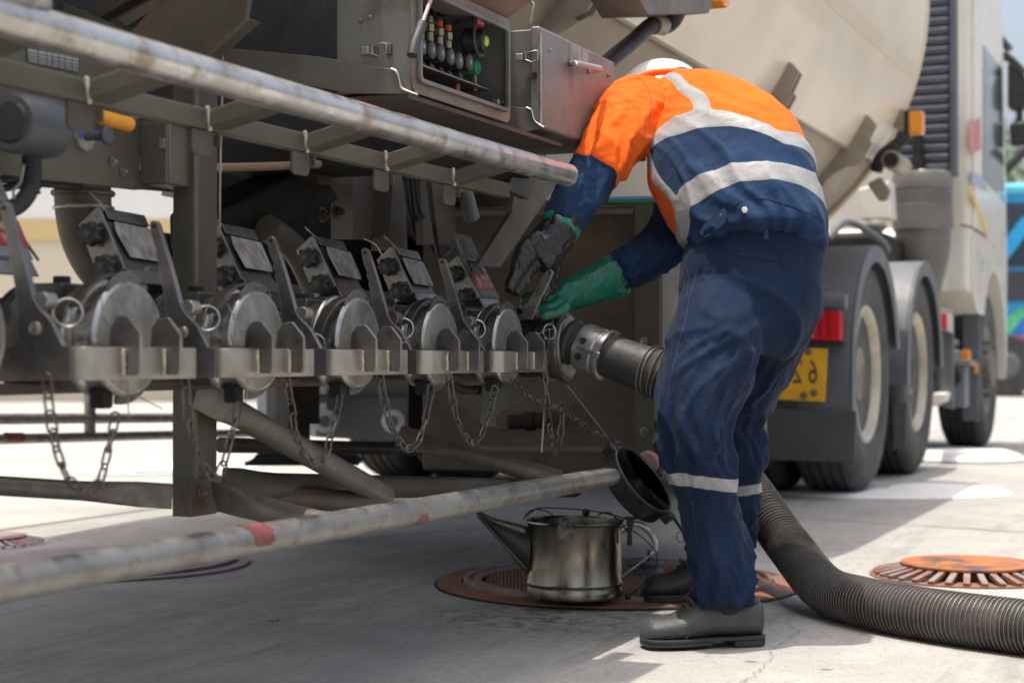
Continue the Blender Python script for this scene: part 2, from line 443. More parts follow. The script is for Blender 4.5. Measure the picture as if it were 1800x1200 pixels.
def joint(a, b, w=0.006):
    a, b = on_level(*a, 0.002), on_level(*b, 0.002); d = (b - a).normalized(); q = V((-d.y, d.x, 0)) * w
    m = MB(); m.add([a + q, a - q, b - q, b + q], [(0, 1, 2, 3)])
    tag(m.build('expansion_joint', mat('joint_filler', (0.17, 0.165, 0.155), 0.9)), kind='structure')
joint((1300, 903), (1810, 935)); joint((-50, 1015), (1050, 905), 0.004); joint((1380, 800), (1800, 812), 0.012)
# pale repair patches and low concrete collars beyond the wheels
M_PATCH = mat('white_painted_concrete', (0.74, 0.73, 0.71), 0.7, 0, (0.6, 0.59, 0.57), 8, 0.8, 0.2, 60)
for k, (px, py, rx, ry, h) in enumerate([(1690, 808, 0.36, 0.34, 0.06), (1668, 862, 0.26, 0.42, 0.008), (1560, 868, 0.5, 0.3, 0.006)]):
    c = on_level(px, py); b = MB()
    b.lathe([(0.9, 0), (1.0, 0.1), (0.93, 0.6), (0.72, 1.0)], (0, 0, 0), (0, 0, 1), 26)
    b.v = [V((p.x * rx, p.y * ry, p.z * h)) for p in b.v]
    o = b.build('concrete_collar', M_PATCH, ang=50); o.location = (c.x, c.y, 0.002)
    tag(o, ['low white painted concrete dome beyond the front wheel', 'flat white worn paint patch on the ground behind the truck wheels', 'grey-white worn patch on the ground under the rear truck wheels'][k], 'ground patch')

# ------------------------------------------------------------------ manhole covers
M_ORUST = mat('rusty_orange_paint', (0.26, 0.10, 0.05), 0.62, 0.05, (0.17, 0.115, 0.09), 11, 0.95, 0.3, 60, col3=(0.125, 0.115, 0.108), s3=9)
M_ODARK = mat('black_rust', (0.075, 0.06, 0.052), 0.6, 0.3, (0.16, 0.08, 0.045), 8, 0.8, 0.3, 60)
M_CHIP = mat('chipped_rim_paint', (0.24, 0.115, 0.075), 0.55, 0.1, (0.27, 0.26, 0.265), 12, 0.95, 0.2, 60)
M_OBRIGHT = mat('bright_orange_flaked_paint', (0.42, 0.13, 0.03), 0.6, 0.0, (0.18, 0.085, 0.055), 14, 0.9, 0.3, 60, col3=(0.07, 0.052, 0.046), s3=7)
M_PURPLE = mat('faded_purple_paint', (0.25, 0.19, 0.235), 0.6, 0, (0.32, 0.16, 0.18), 5, 0.9, 0.2, 60, col3=(0.17, 0.155, 0.18), s3=5)
M_SKYRING = mat('pale_blue_ring_paint', (0.45, 0.55, 0.66), 0.6, 0, (0.62, 0.62, 0.6), 6, 0.9)
def place(o, p): o.location = p; WM[o.name] = Matrix.Translation(p); return o
MH = on_level(1085, 1026)
mh = place(empty('manhole_cover'), MH); mh.scale = (.835, .835, 1)
tag(mh, 'large round rusty orange manhole cover under the metal pouring can', 'manhole cover')
b = MB(); b.lathe([(0.575, 0.001), (0.575, 0.008), (0.50, 0.012), (0.495, 0.002)], (0, 0, 0), (0, 0, 1), 72); b.build('outer_ring', M_ORUST, mh)
b = MB(); b.lathe([(0.583, 0.001), (0.584, 0.004), (0.577, 0.005), (0.576, 0.001)], (0, 0, 0), (0, 0, 1), 72); b.build('sealing_bead', M_DARK, mh)
b = MB(); b.lathe([(0.49, 0.002), (0.49, 0.022), (0.478, 0.024), (0.474, 0.012), (0.462, 0.012), (0.458, 0.02), (0.44, 0.02), (0.436, 0.01)], (0, 0, 0), (0, 0, 1), 72); b.build('lid_rim', M_CHIP, mh)
b = MB(); b.lathe([(0.437, 0.002), (0.437, 0.010)], (0, 0, 0), (0, 0, 1), 64); b.build('lid_plate', mat('orange_plate_paint', (0.30, 0.10, 0.045), 0.6, 0, (0.16, 0.09, 0.065), 7, 0.9, 0.2, 60), mh)
b = MB()
for i in range(-18, 19):
    for j in range(-18, 19):
        x, y = i * 0.023 + (j % 2) * 0.0115, j * 0.023
        if x * x + y * y < 0.42 ** 2: b.lathe([(0.006, 0), (0.0035, 0.005)], (x, y, 0.0095), (0, 0, 1), 5)
tag(b.build('tread_studs', M_ORUST, mh), kind='stuff')

def vent_cap(p, R, lidm, ribm, ringm, label, nrib=34):
    e = place(empty('vent_cover'), p)
    tag(e, label, 'drain cover')
    b = MB(); b.lathe([(R * 0.66, 0.042), (R * 0.70, 0.045), (R * 0.70, 0.053), (R * 0.4, 0.058), (R * 0.2, 0.059)], (0, 0, 0), (0, 0, 1), 56); b.build('lid', lidm, e, ang=25)
    b = MB(); b.lathe([(R * 0.60, 0.003), (R * 0.60, 0.04)], (0, 0, 0), (0, 0, 1), 48); b.build('inner_drum', M_ODARK, e)
    b = MB(); b.lathe([(R * 1.02, 0.001), (R * 1.02, 0.006), (R * 0.62, 0.007)], (0, 0, 0), (0, 0, 1), 56); b.build('base_ring', ringm, e)
    b = MB(); b.bar((R * 0.66, 0, 0.036), (R * 0.98, 0, 0.011), 0.017 * R / 0.25, 0.016, V((0, 0, 1)))
    r0 = b.build('rib', ribm, e, bevel=0.002)
    for i in range(1, nrib):
        dup(r0, e, Matrix.Rotation(2 * PI * i / nrib, 4, 'Z'))
    return e
VC = on_level(1702, 1012)
vent_cap(VC, 0.262, M_OBRIGHT, M_CHIP, M_ORUST, 'round orange drain cover with radial ribs in the sun beyond the hose').scale = (1, 1, .72)
vc2 = on_level(-32, 955)
vent_cap(vc2, 0.20, mat('faded_red_paint', (0.30, 0.17, 0.16), 0.55, 0, (0.25, 0.22, 0.28), 8, 0.8), mat('red_rib_paint', (0.42, 0.2, 0.17), 0.5, 0, (0.4, 0.45, 0.55), 10, 0.9), M_SKYRING, 'small red ribbed drain cover left of the purple manhole cover').scale = (1, 1, .5)
pm = place(empty('manhole_cover'), on_level(195, 992))
tag(pm, 'faded purple flat manhole cover in the shade under the low guard bar', 'manhole cover')
b = MB(); b.lathe([(0.40, 0.001), (0.40, 0.007), (0.372, 0.009), (0.370, 0.003)], (0, 0, 0), (0, 0, 1), 64); b.build('outer_ring', M_PURPLE, pm)
b = MB(); b.lathe([(0.371, 0.0015), (0.371, 0.004), (0.356, 0.004), (0.356, 0.0015)], (0, 0, 0), (0, 0, 1), 64); b.build('rim_gap', M_DARK, pm)
b = MB(); b.lathe([(0.355, 0.002), (0.353, 0.016), (0.34, 0.018)], (0, 0, 0), (0, 0, 1), 64); b.build('lid', M_PURPLE, pm)
fm = place(empty('manhole_cover'), on_level(290, 824))
tag(fm, 'pale manhole cover with a worn blue painted ring on the sunlit ground beyond the truck', 'manhole cover')
b = MB(); b.lathe([(0.50, 0.001), (0.50, 0.006), (0.44, 0.007), (0.44, 0.002)], (0, 0, 0), (0, 0, 1), 48); b.build('painted_ring', M_SKYRING, fm)
b = MB(); b.lathe([(0.438, 0.002), (0.436, 0.02), (0.40, 0.024)], (0, 0, 0), (0, 0, 1), 48); b.build('lid', mat('pale_lid', (0.55, 0.54, 0.53), 0.7, 0, (0.4, 0.4, 0.42), 6, 0.8), fm)

# ------------------------------------------------------------------ far background
# cream station building beyond the truck
bl = place(empty('station_building'), V((-6.0, 24, 0)))
tag(bl, 'cream building with a yellow band behind the truck', 'building')
M_CWALL = mat('cream_wall', (0.62, 0.55, 0.42), 0.8, 0, (0.56, 0.49, 0.37), 0.8, 0.8, 0.1, 20)
M_YBAND = mat('yellow_band', (0.62, 0.46, 0.22), 0.7, 0, (0.55, 0.41, 0.2), 1, 0.6)
M_WHITEW = mat('glare_white_wall', (0.78, 0.77, 0.74), 0.7, 0, (0.7, 0.69, 0.66), 1, 0.6)  # white puts the glare above the yellow band into the wall colour
b = MB(); b.span((-14, 0, 0), (9, 5, 2.25)); b.build('wall', M_CWALL, bl)
b = MB(); b.span((-14, -0.03, 2.25), (9, 5, 2.56)); b.build('band', M_YBAND, bl)
b = MB(); b.span((-14, 0, 2.56), (9, 5, 4.6)); b.build('upper_wall', M_WHITEW, bl)
b = MB(); b.span((-14.3, -0.5, 4.6), (9.3, 5.3, 4.85)); b.build('roof', M_WHITEW, bl)
for i in range(6):
    b = MB(); b.span((-13 + i * 3.7, -0.05, 0.02), (-12.85 + i * 3.7, 0.02, 2.24)); b.build('pilaster', M_CWALL, bl)

# bus far right
BY = 27.0
bus = place(empty('bus'), V((at_depth(1765, 640, BY).x + 3.5, BY, 0)))
tag(bus, 'bright blue bus with a colourful painted skirt standing beyond the truck cab', 'bus')
def bp(px, py): p = at_depth(px, py, BY); return V((p.x - bus.location.x, 0, p.z))
M_BUSBLUE = mat('bus_blue', (0.02, 0.30, 0.62), 0.3, 0, (0.03, 0.36, 0.68), 1, 0.6, coat=0.4)
M_BUSROOF = mat('bus_sky_blue', (0.10, 0.52, 0.72), 0.35, coat=0.3)
M_BUSGLASS = mat('bus_window', (0.03, 0.045, 0.07), 0.12, 0, (0.05, 0.07, 0.10), 1, 0.6, coat=0.5)
M_BUSPINK = mat('mural_pink', (0.62, 0.06, 0.32), 0.4, 0, (0.55, 0.03, 0.25), 1.5, 0.8)
M_BUSGREEN = mat('mural_green', (0.05, 0.42, 0.16), 0.4, 0, (0.25, 0.6, 0.45), 3, 0.9)
M_BUSDK = mat('bus_skirt_blue', (0.02, 0.16, 0.55), 0.4, 0, (0.03, 0.35, 0.45), 2.2, 0.9, col3=(0.08, 0.42, 0.2), s3=1.6)
x0 = bp(1690, 600).x; x1 = bp(1690, 600).x + 10.5
zt, zr, zw, zb = bp(0, 322).z, bp(0, 342).z, bp(0, 530).z, bp(0, 662).z
b = MB(); b.span((x0, 0, zb), (x1, 2.5, zw)); b.build('lower_body', M_BUSDK, bus, bevel=0.04)
b = MB(); b.span((x0, 0.02, zw), (x1, 2.5, zr)); b.build('upper_body', M_BUSBLUE, bus)
b = MB(); b.span((x0 - .05, -0.06, zr), (x1 + .05, 2.55, zt)); b.build('roof', M_BUSROOF, bus, bevel=0.08)
for i in range(5):
    a = x0 + 0.15 + i * 2.05
    b = MB(); b.span((a, -0.01, bp(0, 470).z), (a + 1.9, 0.03, bp(0, 356).z)); b.build('window', M_BUSGLASS, bus, bevel=0.03)
    b = MB(); b.span((a, -0.01, bp(0, 528).z), (a + 1.9, 0.03, bp(0, 476).z)); b.build('dark_panel', mat('bus_dark_panel', (0.045, 0.05, 0.06), 0.4), bus)
b = MB(); p, q = bp(1738, 478), bp(1806, 388); b.bar((p.x, -0.05, p.z), (q.x, -0.05, q.z), 0.05, 0.21); b.build('diagonal_stripe', M_BUSBLUE, bus)
p = bp(1780, 600); b = MB(); b.prism([(p.x, -0.012, zb), (p.x + 0.12, -0.012, bp(0, 590).z), (p.x + 0.6, -0.012, bp(0, 578).z), (p.x + 0.9, -0.012, zb)], (0, 0.03, 0)); b.build('pink_shape', M_BUSPINK, bus)
b = MB(); b.prism([(bp(1745, 0).x, -0.016, bp(0, 582).z), (bp(1770, 0).x, -0.016, bp(0, 590).z), (bp(1806, 0).x, -0.016, bp(0, 548).z), (bp(1790, 0).x, -0.016, bp(0, 540).z)], (0, 0.03, 0)); b.build('green_shape', M_BUSGREEN, bus)
wc = bp(1770, 641)
for dx in (0, 5.6):
    c = V((wc.x + dx, -0.03, 0.5))
    b = MB(); b.lathe([(0.30, 0), (0.46, 0.02), (0.5, 0.06), (0.5, 0.24), (0.46, 0.28)], c + V((0, 0.26, 0)), (0, -1, 0), 32); w = b.build('wheel', M_TYRE, bus)
    b = MB(); b.lathe([(0.1, 0.05), (0.16, 0.05), (0.2, .02), (0.29, 0.015), (0.3, -.05)], c + V((0, 0.0, 0)), (0, -1, 0), 24); b.build('hub', M_FENDER, w)
    b = MB(); b.lathe([(0.62, -0.01), (0.62, 0.03), (0.51, 0.03), (0.51, -0.01)], c + V((0, 0.06, 0)), (0, 1, 0), 28, 0, PI, up=V((0, 0, 1))); b.build('wheel_arch', M_RUBBER, bus)

# trees behind the bus
M_LEAF = mat('pale_green_leaves', (0.10, 0.16, 0.04), 0.55, 0, (0.05, 0.10, 0.02), 0.9, 0.9)
M_BARK = mat('tree_bark', (0.12, 0.09, 0.065), 0.9, 0, (0.07, 0.055, 0.04), 5, 0.8, 0.5, 20)
def tree(x, y, h, r, seed, label):
    rnd = random.Random(seed)
    e = place(empty('tree'), V((x, y, 0))); tag(e, label, 'tree', 'trees beyond the forecourt')
    b = MB(); tips = []
    b.tube(crom([(0, 0, 0), (0.1, 0.05, h * .25), (-0.05, 0.1, h * .5), (0.05, 0, h * .8)], 4), [0.22 - 0.17 * i / 12 for i in range(13)], 9)
    for i in range(11):
        a = rnd.uniform(0, 2 * PI); z0 = h * rnd.uniform(.35, .7); ln_ = r * rnd.uniform(.6, 1.0)
        tip = V((math.cos(a) * ln_, math.sin(a) * ln_, z0 + h * rnd.uniform(.08, .32))); tips.append(tip)
        b.tube([(0, 0, z0), tip * .5 + V((0, 0, z0 * .5 + .1)), tip], [0.07, 0.04, 0.015], 6)
    b.build('trunk', M_BARK, e)
    c = MB()
    for k in range(70):
        base = rnd.choice(tips) + V((rnd.gauss(0, r * .3), rnd.gauss(0, r * .3), rnd.gauss(0, r * .22)))
        for _ in range(34):
            p = base + V((rnd.gauss(0, .22), rnd.gauss(0, .22), rnd.gauss(0, .18)))
            d = V((rnd.uniform(-1, 1), rnd.uniform(-1, 1), rnd.uniform(-.6, .4))).normalized(); s_ = V((rnd.uniform(-1, 1), rnd.uniform(-1, 1), rnd.uniform(-1, 1))).cross(d)
            if s_.length < .1: continue
            s_.normalize(); l_ = rnd.uniform(.12, .22)
            c.add([p, p + d * l_ * .5 + s_ * l_ * .25, p + d * l_, p + d * l_ * .5 - s_ * l_ * .25], [(0, 1, 2, 3)])
    me = bpy.data.meshes.new('crown'); me.from_pydata([tuple(v) for v in c.v], [], c.f); me.materials.append(M_LEAF)
    o = bpy.data.objects.new('crown', me); COL.objects.link(o); o.parent = e
tree(at_depth(1772, 300, 40).x, 40, 4.9, 1.9, 3, 'thin pale tree seen just above the bus roof')
tree(at_depth(1830, 300, 44).x, 44, 6.0, 2.2, 5, 'larger tree behind the bus, right of the thin pale one')
tree(at_depth(678, 360, 30).x, 30, 4.0, 1.6, 8, 'green tree showing through the gap between the posts under the tank')

# ------------------------------------------------------------------ tank trailer: tank, frame, guards
TR = empty('tank_trailer', None, TRUCK)
tag(TR, 'big cream fuel tank trailer with a row of grey loading valves along its side', 'tank trailer')
T_CAP, T_PIPE, T_BEAM, T_POST, T_CAB = -1.34, -1.22, -1.335, -1.52, -1.30
# tank
TK_T, TK_Z, TK_R, TK_S = -2.604, 2.29, 1.325, 8.16
def taper(s): return 1.0 - 0.135 * min(1, max(0, (5.1 - s) / 1.5))      # the shell narrows in a cone towards the rear
def tk(ang, s, r=TK_R): r *= taper(s); return L(s, TK_T + r * math.cos(ang), TK_Z + r * math.sin(ang))
def tank_shell(name, m, a0, a1, r, s0, s1, n=48, thick=0.02):
    b = MB(); vs = []; ss = [s0, 0.5, 2.2, 3.6, 3.98, 4.35, 4.72, 5.1, 5.5, 6.2, 7.0, s1]
    for rr in (r, r - thick):
        for s in ss:
            for k in range(n + 1): vs.append(tk(a0 + (a1 - a0) * k / n, s, rr))
    w = n + 1; h = len(ss); fs = []
    for i in range(h - 1):
        for k in range(n):
            q = i * w + k; fs.append((q, q + 1, q + w + 1, q + w)); q += w * h; fs.append((q, q + w, q + w + 1, q + 1))
    for i in range(h - 1):
        for k in (0, n):
            q = i * w + k; fs.append((q, q + w, q + w + w * h, q + w * h))
    for i in (0, h - 1):
        for k in range(n):
            q = i * w + k; fs.append((q, q + 1, q + 1 + w * h, q + w * h))
    b.add(vs, fs); return b.build(name, m, TR)
AS = math.radians(-35)
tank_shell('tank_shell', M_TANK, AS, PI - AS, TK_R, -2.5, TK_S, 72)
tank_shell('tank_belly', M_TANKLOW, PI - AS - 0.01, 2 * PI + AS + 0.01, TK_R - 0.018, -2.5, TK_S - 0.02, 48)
b = MB(); b.lathe([(TK_R - 0.003, 0), (TK_R - 0.006, 0.05), (TK_R * 0.9, 0.14), (TK_R * 0.6, 0.26), (TK_R * 0.25, 0.31), (0.02, 0.315)], L(TK_S - 0.004, TK_T, TK_Z), (1, 0, 0), 72); b.build('tank_head', M_TANK, TR)
b = MB(); b.lathe([(TK_R + 0.004, 0), (TK_R + 0.012, 0.012), (TK_R + 0.004, 0.03), (TK_R - 0.01, 0.03), (TK_R - 0.01, 0)], L(TK_S - 0.03, TK_T, TK_Z), (1, 0, 0), 96); b.build('head_rim', M_TANK, TR)
b = MB(); b.lathe([(0.1, 0), (TK_R * .865 - 0.005, 0)], L(-2.49, TK_T, TK_Z), (1, 0, 0), 48); b.build('rear_head', M_TANK, TR)
tank_shell('paint_band', mat('pale_cream_band', (0.60, 0.53, 0.42), 0.42, 0, (0.56, 0.48, 0.37), 3, 0.8), math.radians(-17), math.radians(-14.2), TK_R + .002, 3.7, TK_S - .03, 6, .004)
# weld lines round the shell
for s in (3.75,):
    b = MB(); pts = [tk(AS + 0.02 + (PI * .6) * i / 40, s, TK_R + 0.001) for i in range(41)]
    b.tube(pts, 0.004, 6); b.build('weld_seam', M_TANK, TR)
# longitudinal lap strip where belly and shell meet
b = MB(); pts = [tk(AS - 0.006, -2.4 + (TK_S + 2.38) * i / 40, TK_R + 0.001) for i in range(41)]
b.tube(pts, 0.008, 8); b.build('lap_strip', M_TANKLOW, TR)
# saddle brackets: notched gussets whose straps run under the belly
def saddle(s, a_top=0.12, w=0.06, name='saddle_bracket'):
    b = MB(); prof = []
    outer = [(AS + a_top, 0.004), (AS + a_top - 0.015, 0.05), (AS + a_top * 0.45, 0.055), (AS + a_top * 0.4, 0.072), (AS - 0.02, 0.078), (AS - 0.05, 0.05)]
    outer += [(AS - 0.1 - 0.1 * i, 0.02) for i in range(12)]
    inner = [(a, -0.02) for a, _ in outer[::-1]]
    poly = [tk(a, s - w / 2, TK_R + r) for a, r in outer + inner]
    b.prism(poly, (0.010, 0, 0))
    b.prism([p + V((w, 0, 0)) for p in poly], (-0.010, 0, 0))
    for (a, r), (a2, r2) in zip(outer[5:], outer[6:]):
        b.prism([tk(a, s - w / 2 + .01, TK_R + r - 0.012), tk(a, s - w / 2 + .01, TK_R + r), tk(a2, s - w / 2 + .01, TK_R + r2), tk(a2, s - w / 2 + .01, TK_R + r2 - 0.012)], (w - .02, 0, 0))
    return b.build(name, M_SADDLE, TR)
saddle(loc(on_plane(1360, 175, N, -1.5)).x)
saddle(loc(on_plane(1500, 235, N, -1.5)).x)
saddle(loc(on_plane(1075, 60, N, -1.5)).x, 0.16)
# front corner bracket with amber marker lamp and the end of a vent pipe
fc = tc(1580, 215, TK_S - 0.10)
b = MB(); b.prism([tc(1553, 215, TK_S - .1), tc(1580, 186, TK_S - .1), tc(1602, 205, TK_S - .1), tc(1604, 236, TK_S - .1), tc(1585, 230, TK_S - .1)], (0.05, 0, 0)); b.build('lamp_bracket', M_SADDLE, TR, bevel=0.004)
lp = tc(1611, 217, TK_S - 0.08); h = 0.036
b = MB(); b.span(lp + V((-0.03, -0.035, -0.055)), lp + V((0.03, 0.035, 0.055))); o = b.build('marker_lamp', M_AMBER, TR, bevel=0.012)
b = MB(); b.span(lp + V((-0.034, 0.036, -0.06)), lp + V((0.034, 0.05, 0.06))); b.build('lamp_base', M_DARK, o, bevel=0.004)
vp = tc(1566, 281, TK_S - 0.25)
b = MB(); b.lathe([(0.026, 0.0), (0.026, 0.06), (0.045, 0.06), (0.045, 0.075), (0.030, 0.08), (0.028, 0.0)][:1] + [(0.043, 0), (0.045, 0.006), (0.045, 0.3), (0.043, 0.306)], vp, (1, 0, 0), 20); b.build('vent_pipe', M_SADDLE, TR)
b = MB(); b.lathe([(0.02, 0), (0.032, -0.004), (0.034, 0.002)], vp + V((-0.006, 0, 0)), (-1, 0, 0), 18); b.build('vent_pipe_bore', M_DARK, TR)
b = MB(); b.tube(crom([tc(1540, 300, TK_S - .2), tc(1550, 275, TK_S - .22), tc(1572, 258, TK_S - .2), tc(1590, 240, TK_S - .15)], 5), 0.03, 10); b.build('hose_loop', M_DARK, TR)
b = MB(); c0 = tc(1545, 335, TK_S - .3); b.prism([tc(1523, 322, TK_S - .3), tc(1548, 310, TK_S - .3), tc(1565, 335, TK_S - .3), tc(1560, 352, TK_S - .3), tc(1545, 354, TK_S - .3)], (0.03, 0, 0)); b.build('tie_down_tab', M_SADDLE, TR, bevel=0.01)
# black flexible conduit coming down the tank
b = MB(); pts = crom([ts(1196, -12, -1.30), ts(1190, 25, -1.31), ts(1172, 45, -1.34), ts(1145, 45, -1.36), ts(1110, 75, -1.38), ts(1070, 108, -1.40), ts(1010, 165, -1.44)], 8)
b.tube(pts, [0.022] * 17 + [0.0205] * (len(pts) - 17), 12); b.build('conduit', M_RUBBER, TR)
b = MB(); b.tube(pts[18:24], 0.026, 12); b.build('conduit_sleeve', M_TANKLOW, TR)
b = MB(); b.prism([ts(1120, -8, -1.27), ts(1258, -20, -1.27), ts(1252, 10, -1.27), ts(1246, 24, -1.27), ts(1140, 26, -1.27)], L(0, -0.12, 0)); b.build('upper_lamp_bracket', M_TABBROWN, TR, bevel=0.003)
p = ts(1261, -6, -1.28); b = MB(); b.span(p + V((-0.03, -0.03, -0.03)), p + V((0.03, 0.05, 0.09))); b.build('marker_lamp', M_AMBER, TR, bevel=0.012)

# chassis under the tank
zt_ = TK_Z - TK_R
for t in (-2.15, -3.05):
    b = MB(); b.span(L(4.3, t - .06, zt_ - .02), L(7.6, t + .06, zt_ + .02)); b.span(L(4.3, t - .008, zt_ - .30), L(7.6, t + .008, zt_ - .02)); b.span(L(4.3, t - .06, zt_ - .32), L(7.6, t + .06, zt_ - .30)); b.build('chassis_rail', M_BROWN, TR)
for s in (4.6, 5.6, 6.6):
    b = MB(); b.span(L(s - .04, -3.04, zt_ - .25), L(s + .04, -2.16, zt_ - .05)); b.build('crossmember', M_BROWN, TR)
# added dark sheet standing in for the gloom behind the pipework
b = MB(); b.span(L(3.62, -2.34, 0.80), L(5.9, -2.30, 1.34)); b.build('shade_backing', M_DARK, TR)
b = MB(); b.span(L(2.2, -2.10, 1.02), L(3.5, -1.72, 1.36)); b.build('shade_filler', M_DARK, TR)  # added dark block that paints the shade under the tank
# far side guards seen through the gap on the left
TF = -3.98
for (a, c, r) in (((-60, 736), (310, 734), 0.028), ((-60, 773), (310, 764), 0.026)):
    b = MB(); p, q = ts(*a, TF), ts(*c, TF); b.tube([p, q + (q - p) * 0.9], r * .72, 14); b.build('far_guard_pipe', M_GALV, TR)
b = MB(); b.tube([ts(158, 655, TF), ts(158, 762, TF)], 0.022, 14); b.build('far_guard_post', M_GALV, TR)
b = MB(); b.tube([ts(10, 769, TF + .004), ts(38, 769, TF + .004)], 0.0195, 14); b.build('red_paint_mark', M_RED2, TR)

# ---- upper guard rail, its beam, struts and tabs
pA, pB = ts(0, 47, T_PIPE), ts(999, 299, T_PIPE)
d = (pB - pA).normalized(); zp = (pA.z + pB.z) / 2
pA.z = pB.z = zp; pA = pA - V((0.7, 0, 0))
b = MB(); n = 60
pts = [pA.lerp(pB, i / n) for i in range(n + 1)]
b.tube(pts, [0.0225] * n + [0.0215], 28); pipe = b.build('guard_pipe', M_BRIGHT, TR)
b = MB(); b.lathe([(0.017, 0.0005), (0.0225, -0.001), (0.0232, -0.006), (0.0226, -0.012)], pB, (1, 0, 0), 24); b.build('end_cap', M_BRIGHT, pipe)
M_PINKP = mat('red_scuffed_steel', (0.55, 0.25, 0.22), 0.4, 0.6, (0.55, 0.53, 0.5), 30, 0.95, 0.1, 120)
for px_, w_, a0, a1 in ((630, 0.10, 50, 82), (705, 0.08, 58, 80)):
    p = ts(px_, 195, T_PIPE); p = V((p.x, p.y, zp)); b = MB(); vs = []; fs = []
    for j in range(9):
        k_ = w_ * (.45 + .55 * math.sin(PI * (j + .5) / 9)); t_ = math.radians(a0 + (a1 - a0) * j / 8)
        for x in (-k_ * .5, k_ * .5): vs.append(p + V((x + .02 * noise.noise(V((j * 1.7, px_, x))), -math.cos(t_) * .0229, math.sin(t_) * .0229)))
    b.add(vs, [(2 * j, 2 * j + 1, 2 * j + 3, 2 * j + 2) for j in range(8)]); b.build('red_scuff', M_PINKP, pipe)
bA, bB = ts(0, 133, T_BEAM), ts(892, 331, T_BEAM); zb_ = (bA.z + bB.z) / 2
b = MB(); b.span(V((bA.x - .8, bA.y - .006, zb_ - .0145)), V((bB.x, bA.y + .016, zb_ + .0145))); b.build('guard_beam', M_OLIVE, TR, bevel=0.002)
struts = [ts(155, 165, T_BEAM).x + i * (ts(795, 312, T_BEAM).x - ts(155, 165, T_BEAM).x) / 4 for i in range(5)]
struts = [struts[0] - (struts[1] - struts[0])] + struts
for i, s in enumerate(struts):
    a = V((s + 0.012, -T_BEAM - 0.006, zb_)); c = V((s + 0.024, -T_PIPE + 0.004, zp - 0.002))
    b = MB(); b.bar(a, c, 0.052, 0.024, V((0, 0, 1))); b.build('guard_strut', M_OLIVE, TR, bevel=0.002)
    b = MB(); rnd = random.Random(i)
    for j in range(9):
        q = V((s - 0.014 + 0.006 * j / 8, -T_BEAM - 0.008, zb_ + 0.014 - 0.028 * j / 8)); b.ball(q, 0.0042 + rnd.uniform(0, .0008), 7)
    b.build('weld_bead', M_WELD, TR)
    b = MB(); p = V((s - 0.046, -T_BEAM - 0.004, zb_ - 0.0165))
    b.prism([p, p + V((0.054, 0, 0)), p + V((0.054, 0, -0.030)), p + V((0.046, 0, -0.036)), p + V((0.008, 0, -0.036)), p + V((0, 0, -0.030))], (0, 0.005, 0)); b.build('rail_tab', M_TAB, TR, bevel=0.001)
    b = MB(); b.span(V((s + 0.024, -T_BEAM - 0.004, zb_ - 0.034)), V((s + 0.028, -T_BEAM + 0.03, zb_ - 0.018))); b.build('tab_flange', M_OLIVE, TR)
# end gusset: plate from pipe end down to the lower frame
b = MB(); b.prism([ts(905, 322, -1.50), ts(985, 316, -1.50), ts(880, 470, -1.50), ts(838, 468, -1.50), ts(900, 372, -1.50)], (0, 0.012, 0)); b.build('end_gusset', M_TABBROWN, TR, bevel=0.002)
b = MB(); b.prism([ts(900, 312, -1.46), ts(940, 316, -1.46), ts(930, 350, -1.46), ts(890, 332, -1.46)], (0, 0.02, 0)); b.build('end_bracket', M_OLIVE, TR)
# ---- post with bolted plates
pz0, pz1 = ts(340, 905, T_POST).z, ts(330, 150, T_POST).z
pc = ts(320, 600, T_POST); s0 = pc.x
xa, xb = tc(303, 600, s0), tc(339, 600, s0)
b = MB()
yA, yB = xb.y, xa.y
b.span((s0, yA, pz0), (s0 + .008, yB, pz1 + .25)); b.build('post_flange', M_OLIVE, TR, bevel=0.002)
s1_ = ts(383, 600, -yA).x
b = MB(); b.span((s0 + .0085, yA + .001, pz0), (s1_, yA + .008, pz1 + .25)); post = b.build('post_web', M_BROWN, TR, bevel=0.002)
b = MB(); b.tube([(s0 + 0.0045, yA - .001, pz0 + .02), (s0 + .0045, yA - .001, pz1 + .25)], 0.0055, 10); b.build('post_corner_bead', M_OLIVE, TR)
pb_ = ts(355, 870, -yA)
b = MB(); b.span((pb_.x - .045, yA - .007, pb_.z - .030), (pb_.x + .050, yA, pb_.z + .028)); b.build('bolt_plate', M_BROWN, TR, bevel=0.002)
def bolt(c, ax, r=0.007, parent=TR, m=M_STEEL, name='bolt'):
    ax = V(ax).normalized(); b = MB(); c = V(c)
    b.lathe([(r * 1.5, 0), (r * 1.5, r * .3), (r, r * .35)], c, ax, 14); b.lathe([(r * .98, r * .3), (r * 1.0, r * .4), (r * .98, r * 1.2), (r * .8, r * 1.3)], c, ax, 6); b.lathe([(r * .55, r), (r * .55, r * 1.9), (r * .4, r * 2)], c, ax, 10)
    return b.build(name, m, parent)
bolt(ts(345, 865, -yA) + V((0, -.008, 0)), (0, -1, 0)); bolt(ts(359, 686, -yA) + V((0, -.002, 0)), (0, -1, 0)); bolt(ts(378, 870, -yA) + V((0, -.012, 0)), (1, -0.3, 0))
